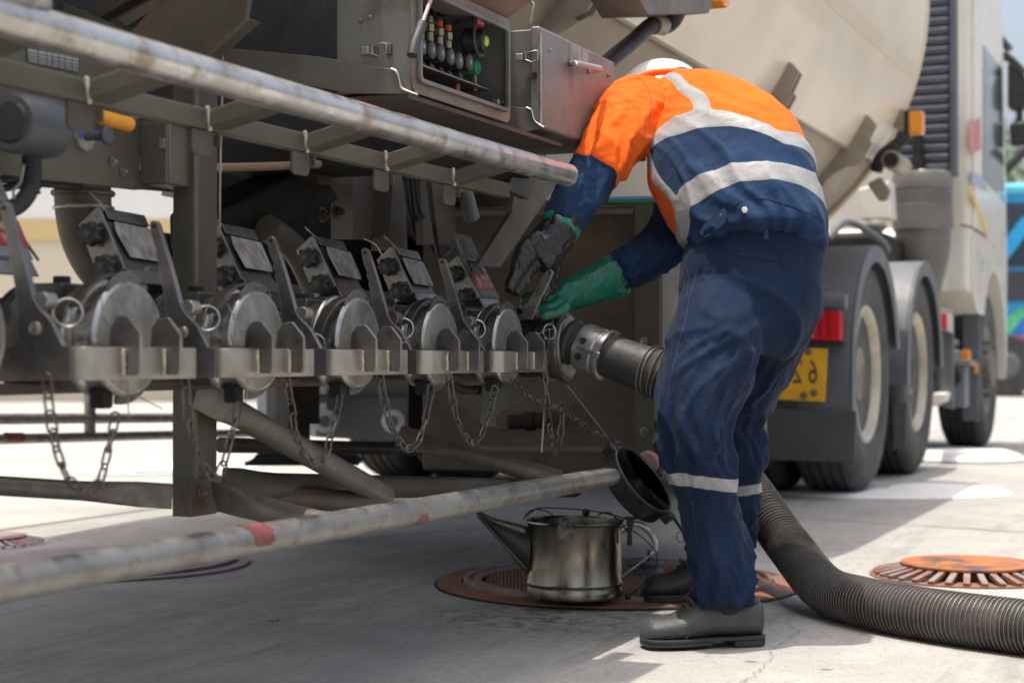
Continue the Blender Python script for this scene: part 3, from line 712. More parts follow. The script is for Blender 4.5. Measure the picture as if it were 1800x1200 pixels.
# ---- lower guard: long front bar, braces, cross pipes
gA, gB = ts(0, 1030, T_PIPE), ts(1076, 837, T_PIPE); zg = gB.z
gA = V((gA.x - .6, gB.y, gA.z - (gB.z - gA.z) * .6))
b = MB(); pts = [gA.lerp(gB, i / 50) for i in range(51)]; b.tube(pts, [0.0212] * 49 + [0.021, 0.018], 26); gb = b.build('lower_guard_bar', M_GALV, TR)
for px_, py_, dx, a0, a1 in ((442, 945, 0.055, -20, 150), (728, 905, 0.05, -100, -10)):
    p = ts(px_, py_, T_PIPE); f = (p.x - gA.x) / (gB.x - gA.x); p = gA.lerp(gB, f)
    b = MB(); vs = []; fs = []; R_ = 22; ax_ = (gB - gA).normalized()
    for j in range(R_):
        f_ = j / (R_ - 1); w0 = dx * .5 * (.35 + .65 * math.sin(PI * min(1, f_ + .08)) ** .6)
        lo = -w0 * (1 + .7 * noise.noise(V((f_ * 5, px_, 1)))) + .006 * noise.noise(V((f_ * 17, px_, 4))); hi = w0 * (1 + .7 * noise.noise(V((f_ * 5, px_, 9)))) + .006 * noise.noise(V((f_ * 17, px_, 14)))
        for k in range(5):
            t = math.radians(a0 + (a1 - a0) * f_); x = lo + (hi - lo) * k / 4
            vs.append(p + ax_ * x + V((0, -math.cos(t) * .0216, math.sin(t) * .0216)))
    for j in range(R_ - 1):
        for k in range(4): q = j * 5 + k; fs.append((q, q + 1, q + 6, q + 5))
    b.add(vs, fs); b.build('red_paint_patch', M_RED2, gb)
M_BROWNP = mat('dusty_brown_pipe', (0.17, 0.15, 0.125), 0.5, 0.5, (0.11, 0.095, 0.078), 10, 0.9, 0.2, 70, col3=(0.22, 0.21, 0.19), s3=9)
def pipe_px(name, pts, r, m=M_GALV, k=5, n=16):
    b = MB(); q = crom(pts, k); b.tube(q, r, n); return b.build(name, m, TR)
def flat_ended(name, a, c, r, m=M_GALV, e0=True, e1=False):
    a, c = V(a), V(c); ln_ = (c - a).length; b = MB(); x, y, z = basis(c - a, V((0, -1, 0.01)))
    vs = []; rows = 28; n = 16
    for i in range(rows + 1):
        f = i / rows * ln_; p = a + z * f
        k = 1.0
        if e0: k = min(k, max(0.16, min(1, (f - 0.035) / 0.10)))
        if e1: k = min(k, max(0.16, min(1, (ln_ - f - 0.035) / 0.10)))
        for j in range(n):
            t = 2 * PI * j / n
            vs.append(p + x * (math.cos(t) * r * (1 + .38 * (1 - k))) + y * (math.sin(t) * r * k))
    fs = [(i * n + j, i * n + (j + 1) % n, (i + 1) * n + (j + 1) % n, (i + 1) * n + j) for i in range(rows) for j in range(n)]
    fs += [tuple(range(n))[::-1], tuple(rows * n + j for j in range(n))]
    b.add(vs, fs); return b.build(name, m, TR)
flat_ended('lower_cross_pipe', ts(303, 872, -yA - .01), ts(-120, 846, T_POST - .25), 0.0150, M_BROWNP)
flat_ended('lower_brace', ts(378, 872, -yA + .02), ts(575, 925, T_PIPE - .01), 0.0205, M_BROWNP)
flat_ended('diagonal_brace', ts(343, 685, -yA + .02), ts(676, 872, -1.42), 0.0215, M_BROWNP)
flat_ended('rear_brace', ts(700, 765, -1.75), ts(985, 842, -1.40), 0.022, M_BROWNP)
flat_ended('inner_cross_pipe', ts(392, 852, -1.53), ts(1010, 858, -1.50), 0.022, M_BROWN)
flat_ended('inner_cross_pipe', ts(384, 862, -1.60), ts(660, 885, -1.42), 0.020, M_BROWN)
pipe_px('guard_cross_pipe', [ts(388, 782, -2.3), ts(560, 785, -2.3), ts(760, 790, -2.3)], 0.019, M_BROWN)
# ---- pipe header under the valves
b = MB(); b.span(L(ts(-80, 675, -1.47).x, -1.50, ts(300, 685, -1.47).z), L(ts(960, 660, -1.47).x, -1.44, ts(300, 668, -1.47).z)); b.build('valve_rail', M_BROWN, TR, bevel=0.002)
# ---- landing leg and its foot, light posts, suspension arm
lf = at_depth(530, 800, 5.6); lf = loc(lf)
b = MB(); b.prism([ty(462, 786, 5.6), ty(590, 786, 5.6), ty(622, 815, 5.6), ty(436, 815, 5.6)], (0.25, 0.1, 0)); b.prism([ty(430, 812, 5.58), ty(628, 812, 5.58), ty(628, 818, 5.58), ty(430, 818, 5.58)], (0.28, 0.12, 0)); b.build('landing_foot', M_DARK, TR)
b = MB(); b.prism([ty(508, 560, 5.62), ty(562, 560, 5.62), ty(562, 745, 5.62), ty(545, 745, 5.62), ty(545, 788, 5.62), ty(508, 788, 5.62)], (0.12, 0.12, 0)); b.build('landing_leg', M_DARK, TR)
M_SLATEP = mat('slate_painted_panel', (0.215, 0.225, 0.25), 0.55, 0, (0.17, 0.175, 0.195), 3, 0.6)
b = MB(); b.prism([ty(468, 600, 6.3), ty(512, 600, 6.3), ty(512, 757, 6.3), ty(468, 757, 6.3)], (0.1, 0.1, 0)); b.build('landing_leg_guard', M_SLATEP, TR)
# grey tool panel with two white rings
sp = MB(); sp.prism([ty(556, 600, 6.6), ty(720, 596, 6.6), ty(720, 776, 6.6), ty(556, 768, 6.6)], (0.15, 0.15, 0)); sp = sp.build('side_panel', M_SLATEP, TR)
b = MB(); b.prism([ty(556, 692, 6.58), ty(720, 691, 6.58), ty(720, 698, 6.58), ty(556, 699, 6.58)], (0.02, 0.02, 0)); b.build('panel_lip', M_FENDER, sp)
M_WHITE = mat('white_ring_paint', (0.82, 0.81, 0.78), 0.5, 0, (0.6, 0.59, 0.56), 12, 0.6)
for px_ in (572, 691):
    c = ty(px_, 740, 6.54); b = MB()
    b.lathe([(0.022, 0), (0.044, -0.012), (0.044, 0.012), (0.022, 0.02)], c, TINV.to_3x3() @ V((0, -1, 0)), 24); o = b.build('white_ring', M_WHITE, sp)
    b = MB(); b.lathe([(0.017, 0.018), (0.022, 0.022)], c, TINV.to_3x3() @ V((0, -1, 0)), 20); b.v = [p + V((0, 0, 0)) for p in b.v]; b.build('ring_eye', M_SLATEP, o)
for q in ([(560, 668), (574, 668), (574, 692), (560, 692)], [(549, 716), (574, 708), (574, 726), (549, 726)]):
    b = MB(); b.prism([ty(x, y, 6.56) for x, y in q], (0.02, 0.02, 0)); b.build('white_mark', M_WHITE, sp)
b = MB(); b.prism([ts(718, 668, -2.2), ts(800, 668, -2.2), ts(800, 765, -2.2), ts(718, 765, -2.2)], (0, 0.006, 0)); b.build('rust_panel', M_BROWN, TR)
# posts and clutter in the dark between rail and valves
def post_px(name, q, t, depth, m, bv=0.0):
    b = MB(); b.prism([ts(x, y, t) for x, y in q], (0, depth, 0)); return b.build(name, m, TR, bevel=bv)
M_TAN = mat('tan_grime', (0.17, 0.145, 0.12), 0.6, 0.1, (0.11, 0.09, 0.072), 5, 0.9, 0.1, 40)
post_px('inner_post', [(620, 270), (664, 270), (664, 420), (620, 420)], -1.95, 0.06, M_TAN)
post_px('inner_post', [(691, 300), (713, 300), (716, 440), (684, 440)], -1.90, 0.05, M_TAN)
post_px('hanger_plate', [(738, 320), (798, 310), (802, 430), (745, 430)], -1.78, 0.02, M_BROWN)
post_px('suspension_arm', [(380, 372), (520, 305), (580, 318), (600, 350), (560, 372), (382, 440)], -1.95, 0.12, M_DARK, 0.01)
post_px('hanger_box', [(548, 290), (620, 296), (622, 325), (560, 325)], -1.90, 0.05, M_BROWN)
pipe_px('air_line', [ts(386, 294, -1.72), ts(450, 293, -1.72), ts(560, 289, -1.72)], 0.0085, mat('copper_tan_pipe', (0.36, 0.25, 0.18), 0.45, 0.4))
for i, (y0, y1, t) in enumerate(((330, 420, -1.8), (345, 380, -1.75), (315, 440, -1.82), (350, 452, -1.7))):
    x = 716 + i * 14
    pipe_px('cable', [ts(x - 10, 268, t), ts(x + 5, (y0 + y1) / 2, t), ts(x + 18, y1, t - .05), ts(x + 40, y1 - 20, t - .05)], 0.007, M_RUBBER)
b = MB(); b.cyl(ts(815, 330, -1.75), ts(830, 385, -1.75), 0.02, 16); b.build('grey_canister', M_SLATEP, TR)
b = MB(); c = ts(745, 305, -1.6); b.span(c - V((.014, .01, .008)), c + V((.014, .01, .008))); b.build('red_connector', M_REDLAB, TR)
for i, c in enumerate(((565, 378), (590, 372), (760, 390), (812, 345))):
    bolt(ts(*c, -1.86), (0, -1, 0), 0.012, TR, M_BROWN)
b = MB(); b.cyl(ts(650, 300, -2.25), ts(860, 350, -2.25) + V((.2, 0, 0)), 0.13, 24); b.build('air_tank', M_DARK, TR)
b = MB(); b.tube([ts(640, 285, -1.62), ts(760, 268, -1.62), ts(905, 262, -1.62)], 0.012, 10); b.build('air_line', M_RUBBER, TR)
pipe_px('tan_pipe', [ts(470, 400, -1.9), ts(520, 440, -1.9), ts(560, 520, -1.9)], 0.03, M_TAN)
# big cabinet ahead of the valves
S_BOX = 4.2
q = [(742, 372), (800, 366), (1166, 366), (1166, 836), (742, 826)]
b = MB(); b.prism([tc(x, y, S_BOX) for x, y in ((742, 366), (1164, 358), (1164, 838), (742, 826))], (1.1, 0, 0)); box = b.build('side_cabinet', M_BROWN, TR, bevel=0.006)
b = MB(); b.prism([tc(x, y, S_BOX - .007) for x, y in ((1116, 362), (1160, 361), (1160, 834), (1116, 833))], (0.006, 0, 0)); b.build('corner_strip', M_OLIVE, box, bevel=0.0015)
b = MB(); b.prism([tc(x, y, S_BOX - .004) for x, y in ((756, 783), (1114, 785), (1114, 794), (756, 792))], (0.004, 0, 0)); b.build('fold_lip', M_TABBROWN, box)
b = MB(); b.prism([tc(x, y, S_BOX - .004) for x, y in ((744, 372), (1114, 366), (1114, 376), (744, 381))], (0.004, 0, 0)); b.build('top_lip', M_TAN, box)
for y in (480, 600, 758): 
    o = bolt(tc(1133, y, S_BOX - .008), (-1, 0, 0), 0.008, box)
b = MB(); p = tc(1140, 812, S_BOX - .012); b.lathe([(0.03, 0), (0.03, 0.006), (0.024, 0.012)], p, (-1, 0, 0), 20); b.build('round_boss', mat('dull_pink_paint', (0.42, 0.27, 0.23), 0.6), box)
# hinged bracket plate under valve 5, dark latch bar
post_px('hook_plate', [(850, 672), (880, 660), (912, 690), (918, 705), (880, 722), (872, 735), (874, 748), (852, 752), (844, 742)], -1.5, 0.006, M_OLIVE, 0.001)
b = MB(); b.cyl(tc(895, 742, S_BOX - .05), tc(960, 738, S_BOX - .05), 0.020, 16); b.cyl(tc(925, 741, S_BOX - .052), tc(940, 740, S_BOX - .052), 0.025, 16); b.build('latch_bar', M_DARK, TR)
b = MB(); b.tube(crom([tc(872, 752, S_BOX - .05), tc(885, 754, S_BOX - .05), tc(897, 748, S_BOX - .05)], 4), 0.006, 8); b.build('latch_bracket', M_OLIVE, TR)
pipe_px('black_hose', [ts(785, 668, -1.55), ts(815, 685, -1.52), ts(850, 684, -1.52)], 0.010, M_RUBBER)
# tubes along the cabinet's top edge
for (y0, y1, m, r) in ((350, 349, M_BLUEHOSE, 0.008), (356, 356, M_GREENHOSE, 0.0075)):
    b = MB(); b.tube([tc(1058, y0, S_BOX + .02), tc(1175, y1, S_BOX + .02)], r, 10); b.build('air_tube', m, TR)
# panel behind: olive tank saddle seen between person and cabinet
b = MB(); b.prism([ts(960, 262, -1.75), ts(1165, 262, -1.75), ts(1165, 352, -1.75), ts(960, 352, -1.75)], (0, 0.05, 0)); b.build('cream_valance', mat('cream_valance_paint', (0.42, 0.37, 0.28), 0.5, 0, (0.36, 0.31, 0.23), 3, 0.7), TR)

# ------------------------------------------------------------------ loading valves
CPX = [(228, 598), (451, 604), (628, 603), (776, 603), (895, 603)]
cs = [ts(x, y, T_CAP) for x, y in CPX]
VS0 = cs[0].x; VSP = (cs[4].x - cs[0].x) / 4; VZ = sum(c.z for c in cs) / 5
def vorg(i): return V((VS0 + i * VSP, -T_CAP, VZ))
def vmat(i): return Matrix.Translation(vorg(i))
def vloc(p, i): return p - vorg(i)
CR = 0.0765
def make_bracket(e):
    i = 1; xs = -0.163; S = VS0 + i * VSP + xs
    P = lambda x, y: vloc(tc(x, y, S), i)
    top = [(262, 394), (266, 388), (272, 388), (277, 393)]
    rt = [(300, 470), (318, 538), (326, 551), (338, 563), (346, 572), (365, 610)]
    fr = [(378, 612), (378, 664)]
    lb = [(246, 666), (246, 615), (282, 612), (290, 598), (292, 560), (288, 520), (281, 482), (277, 468), (279, 462), (273, 448), (275, 441), (268, 424)]
    poly = [P(*q) for q in top + rt + fr + lb]
    b = MB(); b.prism([V((xs, p.y, p.z)) for p in poly], (0.010, 0, 0))
    br = b.build('bracket_arm', M_BRACK, e, bevel=0.0012)
    yf = P(378, 640).y; z1, z0 = P(378, 612).z, P(378, 664).z
    # rounded bend, then the bar that runs across the cap
    b = MB(); R = 0.022; n = 8; outer = []; inner = []
    for k in range(n + 1):
        a = PI / 2 * k / n
        outer.append(V((xs + R - R * math.cos(a), yf - R * math.sin(a), 0))); inner.append(V((xs + R - (R - .01) * math.cos(a), yf - (R - .01) * math.sin(a), 0)))
    outer.append(V((0.082, yf - R, 0))); inner.append(V((0.082, yf - R + .01, 0)))
    b.prism([p + V((0, 0, z0)) for p in outer + inner[::-1]], (0, 0, z1 - z0)); b.build('cross_bar', M_BAR, e, bevel=0.0012)
    yb = yf - R
    for x in (-0.082, 0.008):
        b = MB(); b.prism([V((x, yb - 0.020, z0 + .006)), V((x, yb - 0.023, z0 + 0.014)), V((x, yb - 0.023, z1 + 0.018)), V((x, yb - 0.004, z1 + 0.040)), V((x, yb + 0.012, z1 + 0.039)), V((x, yb + .022, z1 + 0.026)), V((x, yb + 0.024, z1 + 0.001)), V((x, yb - .0005, z1 + 0.001)), V((x, yb - .0005, z0 + .006))], (0.0065, 0, 0))
        b.build('stop_fin', M_BRACK, e, bevel=0.001)
        b = MB(); rnd = random.Random(int(x * 1e4))
        for k in range(8): b.ball((x - 0.004 + rnd.uniform(-.001, .001), yb - 0.001, z0 + 0.008 + k * 0.0042), 0.0046, 7, sc=(1, .8, .75))
        b.build('weld_bead', M_WELD, e)
    p = P(322, 584); b = MB(); b.ball(V((xs - .001, p.y, p.z)), 0.0095, 14, sc=(.45, 1, 1)); b.build('rivet', M_STEEL, e)
    p = P(334, 540); b = MB(); b.cyl(V((xs + .008, p.y + .01, p.z)), V((xs + .03, p.y + .01, p.z)), .011, 14); b.build('pivot_pin', M_STEEL, e)
    p = P(270, 398); b = MB(); b.cyl(V((xs - .0006, p.y, p.z)), V((xs + .003, p.y, p.z)), .0032, 10); b.build('arm_hole', M_DARK, e)
    return br
def make_body(e):
    b = MB(); b.lathe([(0.060, 0.015), (0.070, 0.018), (0.0705, 0.050), (0.068, 0.052), (0.068, 0.155), (0.074, 0.157), (0.074, 0.17), (0.060, 0.172), (0.052, 0.30), (0.05, 0.42)], (0, 0, 0), (0, 1, 0), 40); b.build('valve_body', M_GUN, e, ang=30)
    b = MB(); b.span((-0.045, 0.075, 0.055), (0.030, 0.14, 0.074)); b.build('saddle_block', M_GUN, e, bevel=0.003)
    b = MB(); b.span((-0.085, 0.085, -0.02), (-0.064, 0.125, 0.05)); b.cyl((-0.083, 0.105, 0.04), (-0.092, 0.105, 0.04), 0.012, 14); b.build('side_lug', M_GUN, e, bevel=0.002)
    b = MB(); b.cyl((0, 0.11, 0.065), (0, 0.11, 0.085), 0.012, 12); b.build('grease_plug', M_DARK, e)
def make_cap(e):
    b = MB(); b.lathe([(0.066, -0.0012), (CR - 0.003, -0.001), (CR, 0.0015), (CR + .0015, 0.004), (CR + .0015, 0.007), (CR - 0.003, 0.010), (CR - 0.004, 0.038), (CR + .002, 0.041), (CR + 0.004, 0.045), (CR + .002, 0.052), (CR - 0.004, 0.054)], (0, 0, 0), (0, 1, 0), 56)
    cp = b.build('cap', M_CAPSIDE, e, ang=30)
    b = MB(); b.lathe([(0.001, -0.0022), (0.069, -0.0022), (0.0715, -0.0012), (0.0715, 0.0)], (0, 0, 0), (0, 1, 0), 56); b.build('cap_face', M_CAPFACE, e)
    # arched ear over the top and the cam strap running back from it
    b = MB(); b.lathe([(CR - .004, 0.0), (CR + 0.011, 0.0), (CR + 0.011, 0.005), (CR - .004, 0.005), (CR - .004, 0.0)], (0, 0, 0), (0, 1, 0), 16, math.radians(55), math.radians(125), up=V((0, 0, 1)))
    ear = MB(); pts = []
    for k in range(13):
        a = math.radians(58 + 70 * k / 12); w = 0.013 * math.sin(PI * min(1, max(0.12, k / 12 * .88 + .06))) + .004
        pts.append((a, w))
    poly = [V((math.cos(a) * (CR - .003 + w), 0.001, math.sin(a) * (CR - .003 + w))) for a, w in pts] + [V((math.cos(a) * (CR - .006), 0.001, math.sin(a) * (CR - .006))) for a, w in pts[::-1]]
    ear.prism(poly, (0, 0.005, 0)); o = ear.build('cap_ear', M_GUN, e, bevel=0.001)
    b = MB(); b.cyl((math.cos(math.radians(68)) * (CR + .004), 0.0, math.sin(math.radians(68)) * (CR + .004)), (math.cos(math.radians(68)) * (CR + .004), 0.004, math.sin(math.radians(68)) * (CR + .004)), 0.003, 8); b.build('ear_hole', M_DARK, e)
    b = MB(); vs = []; fs = []; n = 14
    for k in range(n + 1):
        f = k / n; a = math.radians(88 + 62 * f); y = 0.006 + 0.030 * f; r = CR + 0.004 + 0.006 * math.sin(PI * f); hw = 0.009
        for dy, dr in ((-hw, 0), (hw, 0), (hw, .004), (-hw, .004)): vs.append(V((math.cos(a) * (r + dr), y + dy, math.sin(a) * (r + dr))))
    for k in range(n):
        for j in range(4): fs.append((k * 4 + j, k * 4 + (j + 1) % 4, k * 4 + 4 + (j + 1) % 4, k * 4 + 4 + j))
    fs += [(3, 2, 1, 0), (n * 4, n * 4 + 1, n * 4 + 2, n * 4 + 3)]
    b.add(vs, fs); b.build('cam_strap', M_GUN, e, bevel=0.001)
    a = math.radians(153); c = V((math.cos(a) * (CR + .018), 0.036, math.sin(a) * (CR + .018) - 0.010)); b = MB(); b.ring(c, V((-0.75, -0.62, 0.15)), 0.0185, 0.0017, 28, 8); b.build('pull_ring', M_BRIGHT, e)
    # lower clevis the chain hangs from, second plate
    b = MB(); b.span((-0.034, 0.016, -CR - 0.016), (-0.012, 0.040, -CR + 0.012)); b.build('chain_clevis', M_DARK, e, bevel=0.004)
    b = MB(); poly = [V((math.cos(math.radians(t)) * (CR + .011), 0.012, math.sin(math.radians(t)) * (CR + .011))) for t in range(-98, -34, 8)] + [V((math.cos(math.radians(t)) * (CR - .006), 0.012, math.sin(math.radians(t)) * (CR - .006))) for t in range(-42, -99, -8)]
    b.prism(poly, (0, 0.005, 0)); b.build('lower_ear', M_GUN, e, bevel=0.001)
def make_box(e, open_lid=False):
    xs = -0.104; i = 1; S = VS0 + VSP + xs
    P = lambda x, y: vloc(tc(x, y, S), i)
    bf, tf, tb, bb = P(213, 474), P(169, 369), P(133, 386), P(158, 474)
    W = 0.122
    up = (tf - bf).normalized(); nr = V((0, -up.z, up.y)); nr = nr if nr.y < 0 else -nr
    bk = -nr * 0.040
    sp = MB(); q = [bf, tf, tf + bk * .95, bf + bk]
    sp.prism([V((xs + .010, p.y, p.z)) for p in q], (W - .012, 0, 0)); sp.build('indicator_box', M_GUN, e, bevel=0.003)
    sp = MB(); q = [bf - up * .002 + nr * .006, tf + nr * .006 + up * .002, tf + up * .004, tf + bk * .95 - up * .004, bf + bk * 1.05 - up * .003]
    sp.prism([V((xs, p.y, p.z)) for p in q], (0.006, 0, 0)); sp.build('side_plate', M_BRACK, e, bevel=0.0015)
    sp = MB(); a = bf + nr * .004 - up * .001; 
    q = [a, a + up * .001 + nr * .0, a - up * .034 + nr * .010, a - up * .036]
    sp.prism([V((xs + .012, p.y, p.z)) for p in (bf + nr * .0035, bf - up * .024 + nr * .006, bf - up * .024 + nr * .002, bf + nr * 0)], (W - .018, 0, 0)); sp.build('box_skirt', M_BRACK, e, bevel=0.001)
    H = (tf - bf).length
    def F(u, v, d=0.0): p = bf + up * (H * v) + nr * d; return V((xs + .012 + (W - .016) * u, p.y, p.z))
    if not open_lid:
        b = MB(); b.prism([F(.16, .20, .004), F(.96, .16, .004), F(1.0, .24, .004), F(1.0, .74, .004), F(.14, .80, .004), F(.08, .62, .004)], nr * .0022); b.build('window_plate', M_PLATE, e, bevel=0.0008)
        b = MB(); b.prism([F(.02, .84, .003), F(.98, .78, .003), F(.98, .98, .003), F(.02, 1.02, .003)], nr * .003); b.build('top_flange', M_BRACK, e, bevel=0.0008)
        # thin bent tab standing up from the corner
        b = MB(); base = F(.0, .98, .004); vs = []
        for k in range(6):
            f = k / 5; p = base + up * (0.030 * f) + V((-0.003 * f, 0.012 * f * f, 0.002 * f)); 
            vs += [p + V((0, 0, 0)), p + V((0.013 - .004 * f, 0, -.006 * f))]
        vs2 = [p + nr * .0016 for p in vs]; m = len(vs); fs = []
        for k in range(5): q = 2 * k; fs += [(q, q + 1, q + 3, q + 2), (m + q, m + q + 2, m + q + 3, m + q + 1), (q, q + 2, m + q + 2, m + q), (q + 1, m + q + 1, m + q + 3, q + 3)]
        fs += [(0, m, m + 1, 1), (10, 11, m + 11, m + 10)]
        b.add(vs + vs2, fs); b.build('bent_tab', M_PLATE, e)
        b = MB(); b.tube([F(.02, .70, .008), F(-.01, .62, .010), F(.03, .5, .007)], 0.0011, 6); b.build('seal_wire', M_DARK, e)
    else:
        b = MB(); b.prism([F(.0, .0, .004), F(1, .0, .004), F(1, 1, .004), F(.0, 1, .004)], nr * .0015); b.build('window_frame', M_PLATE, e, bevel=0.0006)
        b = MB(); b.prism([F(.16, .62, .0058), F(.80, .62, .0058), F(.70, .9, .0058), F(.2, .93, .0058)], nr * .0006); b.build('dark_window', M_DARK, e)
        b = MB(); b.prism([F(.20, .60, .0066), F(.68, .60, .0066), F(.62, .84, .0066), F(.24, .86, .0066)], nr * .0006); b.build('window_pane', M_SLATEP, e)
        b = MB(); b.prism([F(.06, .20, .0062), F(.99, .20, .0062), F(.99, .60, .0062), F(.06, .60, .0062)], nr * .0012); lb = b.build('red_label', M_REDLAB, e)
        b = MB(); b.prism([F(.24, .24, .0076), F(.32, .24, .0076), F(.31, .42, .0076), F(.42, .40, .0076), F(.26, .57, .0076), F(.17, .44, .0076), F(.24, .43, .0076)], nr * .0004); b.build('label_arrow', M_LETTER, lb)
        for s, u, v in (('3008S', .68, .49), ('RUOF', .70, .31)):
            text_mesh('label_text', s, 0.017, M_LETTER, lb, facing(F(u, v, .0078), V((1, 0, 0)), up), mirror=True)
        b = MB(); b.prism([F(.10, .02, .0065), F(.92, .02, .0065), F(.92, .17, .0065), F(.10, .17, .0065)], nr * .0012); b.build('lower_strip', M_SLATEP, e)
        # lid swung up
        lu = (up + V((0, -.06, .12))).normalized(); b = MB(); a0 = F(.02, .99, .006)
        b.prism([a0, a0 + V((W - .018, 0, 0)), a0 + V((W - .030, 0, 0)) + lu * .056, a0 + V((.004, 0, 0)) + lu * .058], lu.cross(V((1, 0, 0))) * .002); b.build('open_lid', M_PLATE, e, bevel=0.0006)
        b = MB(); b.bar(F(1.12, .02, .004), F(1.0, 1.0, -.012), 0.005, 0.003); b.build('stay_rod', M_PLATE, e)
    mid = [F(-.1, .68, -.018), F(-.1, .13, -.017)]
    for p in mid:
        c = V((xs - .001, p.y, p.z)); b = MB(); vs = []; prof = []
        n = 48
        for h, k in ((-.001, .55), (-.004, .8), (-.007, 1), (-.016, 1), (-.019, .92), (-.020, .6)):
            for j in range(n):
                t = 2 * PI * j / n; r = 0.0172 * k * (1 + 0.13 * math.cos(7 * t) * (1 if k > .5 else .3)) ; vs.append(c + V((h, math.cos(t) * r, math.sin(t) * r)))
        fs = [(a * n + j, a * n + (j + 1) % n, (a + 1) * n + (j + 1) % n, (a + 1) * n + j) for a in range(5) for j in range(n)] + [tuple(range(n)), tuple(5 * n + j for j in range(n))[::-1]]
        b.add(vs, fs); kb = b.build('star_knob', M_KNOB, e, ang=45)
        b = MB(); b.cyl(c + V((-.0195, 0, 0)), c + V((-.022, 0, 0)), .006, 12); b.build('knob_pin', M_BLUEGREY, e)
    for (u, v) in ((-.1, .92), (-.1, .40)):
        p = F(u, v, -.004); b = MB(); b.ball(V((xs - .0005, p.y, p.z)), 0.0022, 8); b.build('small_screw', M_STEEL, e)
def gather(fn, *a, **k):
    e = empty('loading_valve', TR); fn(e, *a, **k); return e
v0 = empty('loading_valve', TR, vmat(1)); make_body(v0); make_cap(v0); make_box(v0); make_bracket(v0)
va = empty('loading_valve', TR, vmat(0)); va['label'] = 'leftmost whole valve with a red label on its box'; make_body(va); make_cap(va); make_box(va, True); make_bracket(va)
for i, turn in ((2, 24), (3, 3)):
    vd = dup(v0, TR, vmat(i))
    for ch in vd.children:
        if ch.name.startswith(('cam_strap', 'pull_ring')): ch.matrix_local = Matrix.Rotation(math.radians(-turn), 4, 'Y')
        if ch.name.startswith('window_plate'): ch.matrix_local = Matrix.Translation((0, -.0006 * i, .0012 * (i - 2))) @ Matrix.Rotation(math.radians((i - 2) * .8), 4, 'Y')
        if ch.name.startswith('bent_tab'): ch.matrix_local = Matrix.Translation((.001 * i, 0, -.002 * i))
v4 = empty('loading_valve', TR, vmat(4))
make_body(v4); make_cap(v4); make_box(v4); make_bracket(v4)
vm1 = empty('loading_valve', TR, vmat(-1)); make_body(vm1); make_cap(vm1)
v5 = empty('loading_valve', TR, vmat(5)); v5['label'] = 'open valve with the hose coupled to it and its box lid flipped up over a red label'
make_body(v5); make_box(v5, True)
b = MB(); b.lathe([(0.062, -0.004), (0.075, -0.004), (0.077, 0), (0.077, 0.012), (0.071, 0.014), (0.071, 0.03), (0.078, 0.034), (0.078, 0.046), (0.070, 0.05)], (0, 0, 0), (0, 1, 0), 48); b.build('coupling_flange', M_GUN, v5, ang=30)
b = MB(); b.lathe([(0.05, -0.009), (0.066, -0.009), (0.069, -0.006), (0.070, -0.002)], (0, 0, 0), (0, 1, 0), 48); b.build('seal_ring', M_CAPFACE, v5, ang=30)
# raised lever of the open valve
S5 = VS0 + 5 * VSP - .20; P5 = lambda x, y: vloc(tc(x, y, S5), 5)
b = MB(); q = [P5(x, y) for x, y in ((915, 560), (934, 562), (950, 525), (968, 488), (972, 478), (968, 474), (962, 475), (953, 484), (936, 515), (920, 545))]
b.prism([V((-.20, p.y, p.z)) for p in q], (0.009, 0, 0)); b.build('raised_lever', M_BRACK, v5, bevel=0.0012)
p = P5(966, 480); b = MB(); b.cyl(V((-.2007, p.y, p.z)), V((-.199, p.y, p.z)), .003, 8); b.build('lever_hole', M_DARK, v5)
q = vloc(ts(966, 583, T_CAP + .005), 5); b = MB(); b.ring(q, V((-0.5, -0.85, 0)), 0.0165, 0.0016, 26, 8); b.build('pull_ring', M_BRIGHT, v5)
b = MB(); b.tube(crom([vloc(ts(985, 546, T_CAP - .01), 5), vloc(ts(972, 556, T_CAP), 5), vloc(ts(966, 572, T_CAP + .004), 5)], 4), .007, 8, flat=.4); b.build('cam_strap', M_GUN, v5)
# thin seal wires
for pts in ([(178, 520), (183, 560), (205, 600), (222, 625), (225, 690), (226, 735)], [(222, 690), (245, 697), (285, 718)], [(400, 535), (418, 570), (436, 605), (438, 640), (432, 705)], [(414, 545), (405, 590), (417, 610)], [(940, 590), (960, 580), (975, 578)], [(700, 605), (715, 600)], [(640, 420), (660, 430), (672, 450)]):
    b = MB(); b.tube(crom([ts(x, y, T_CAP + .028) for x, y in pts], 5), 0.0009, 5); b.build('seal_wire', M_PLATE, TR)

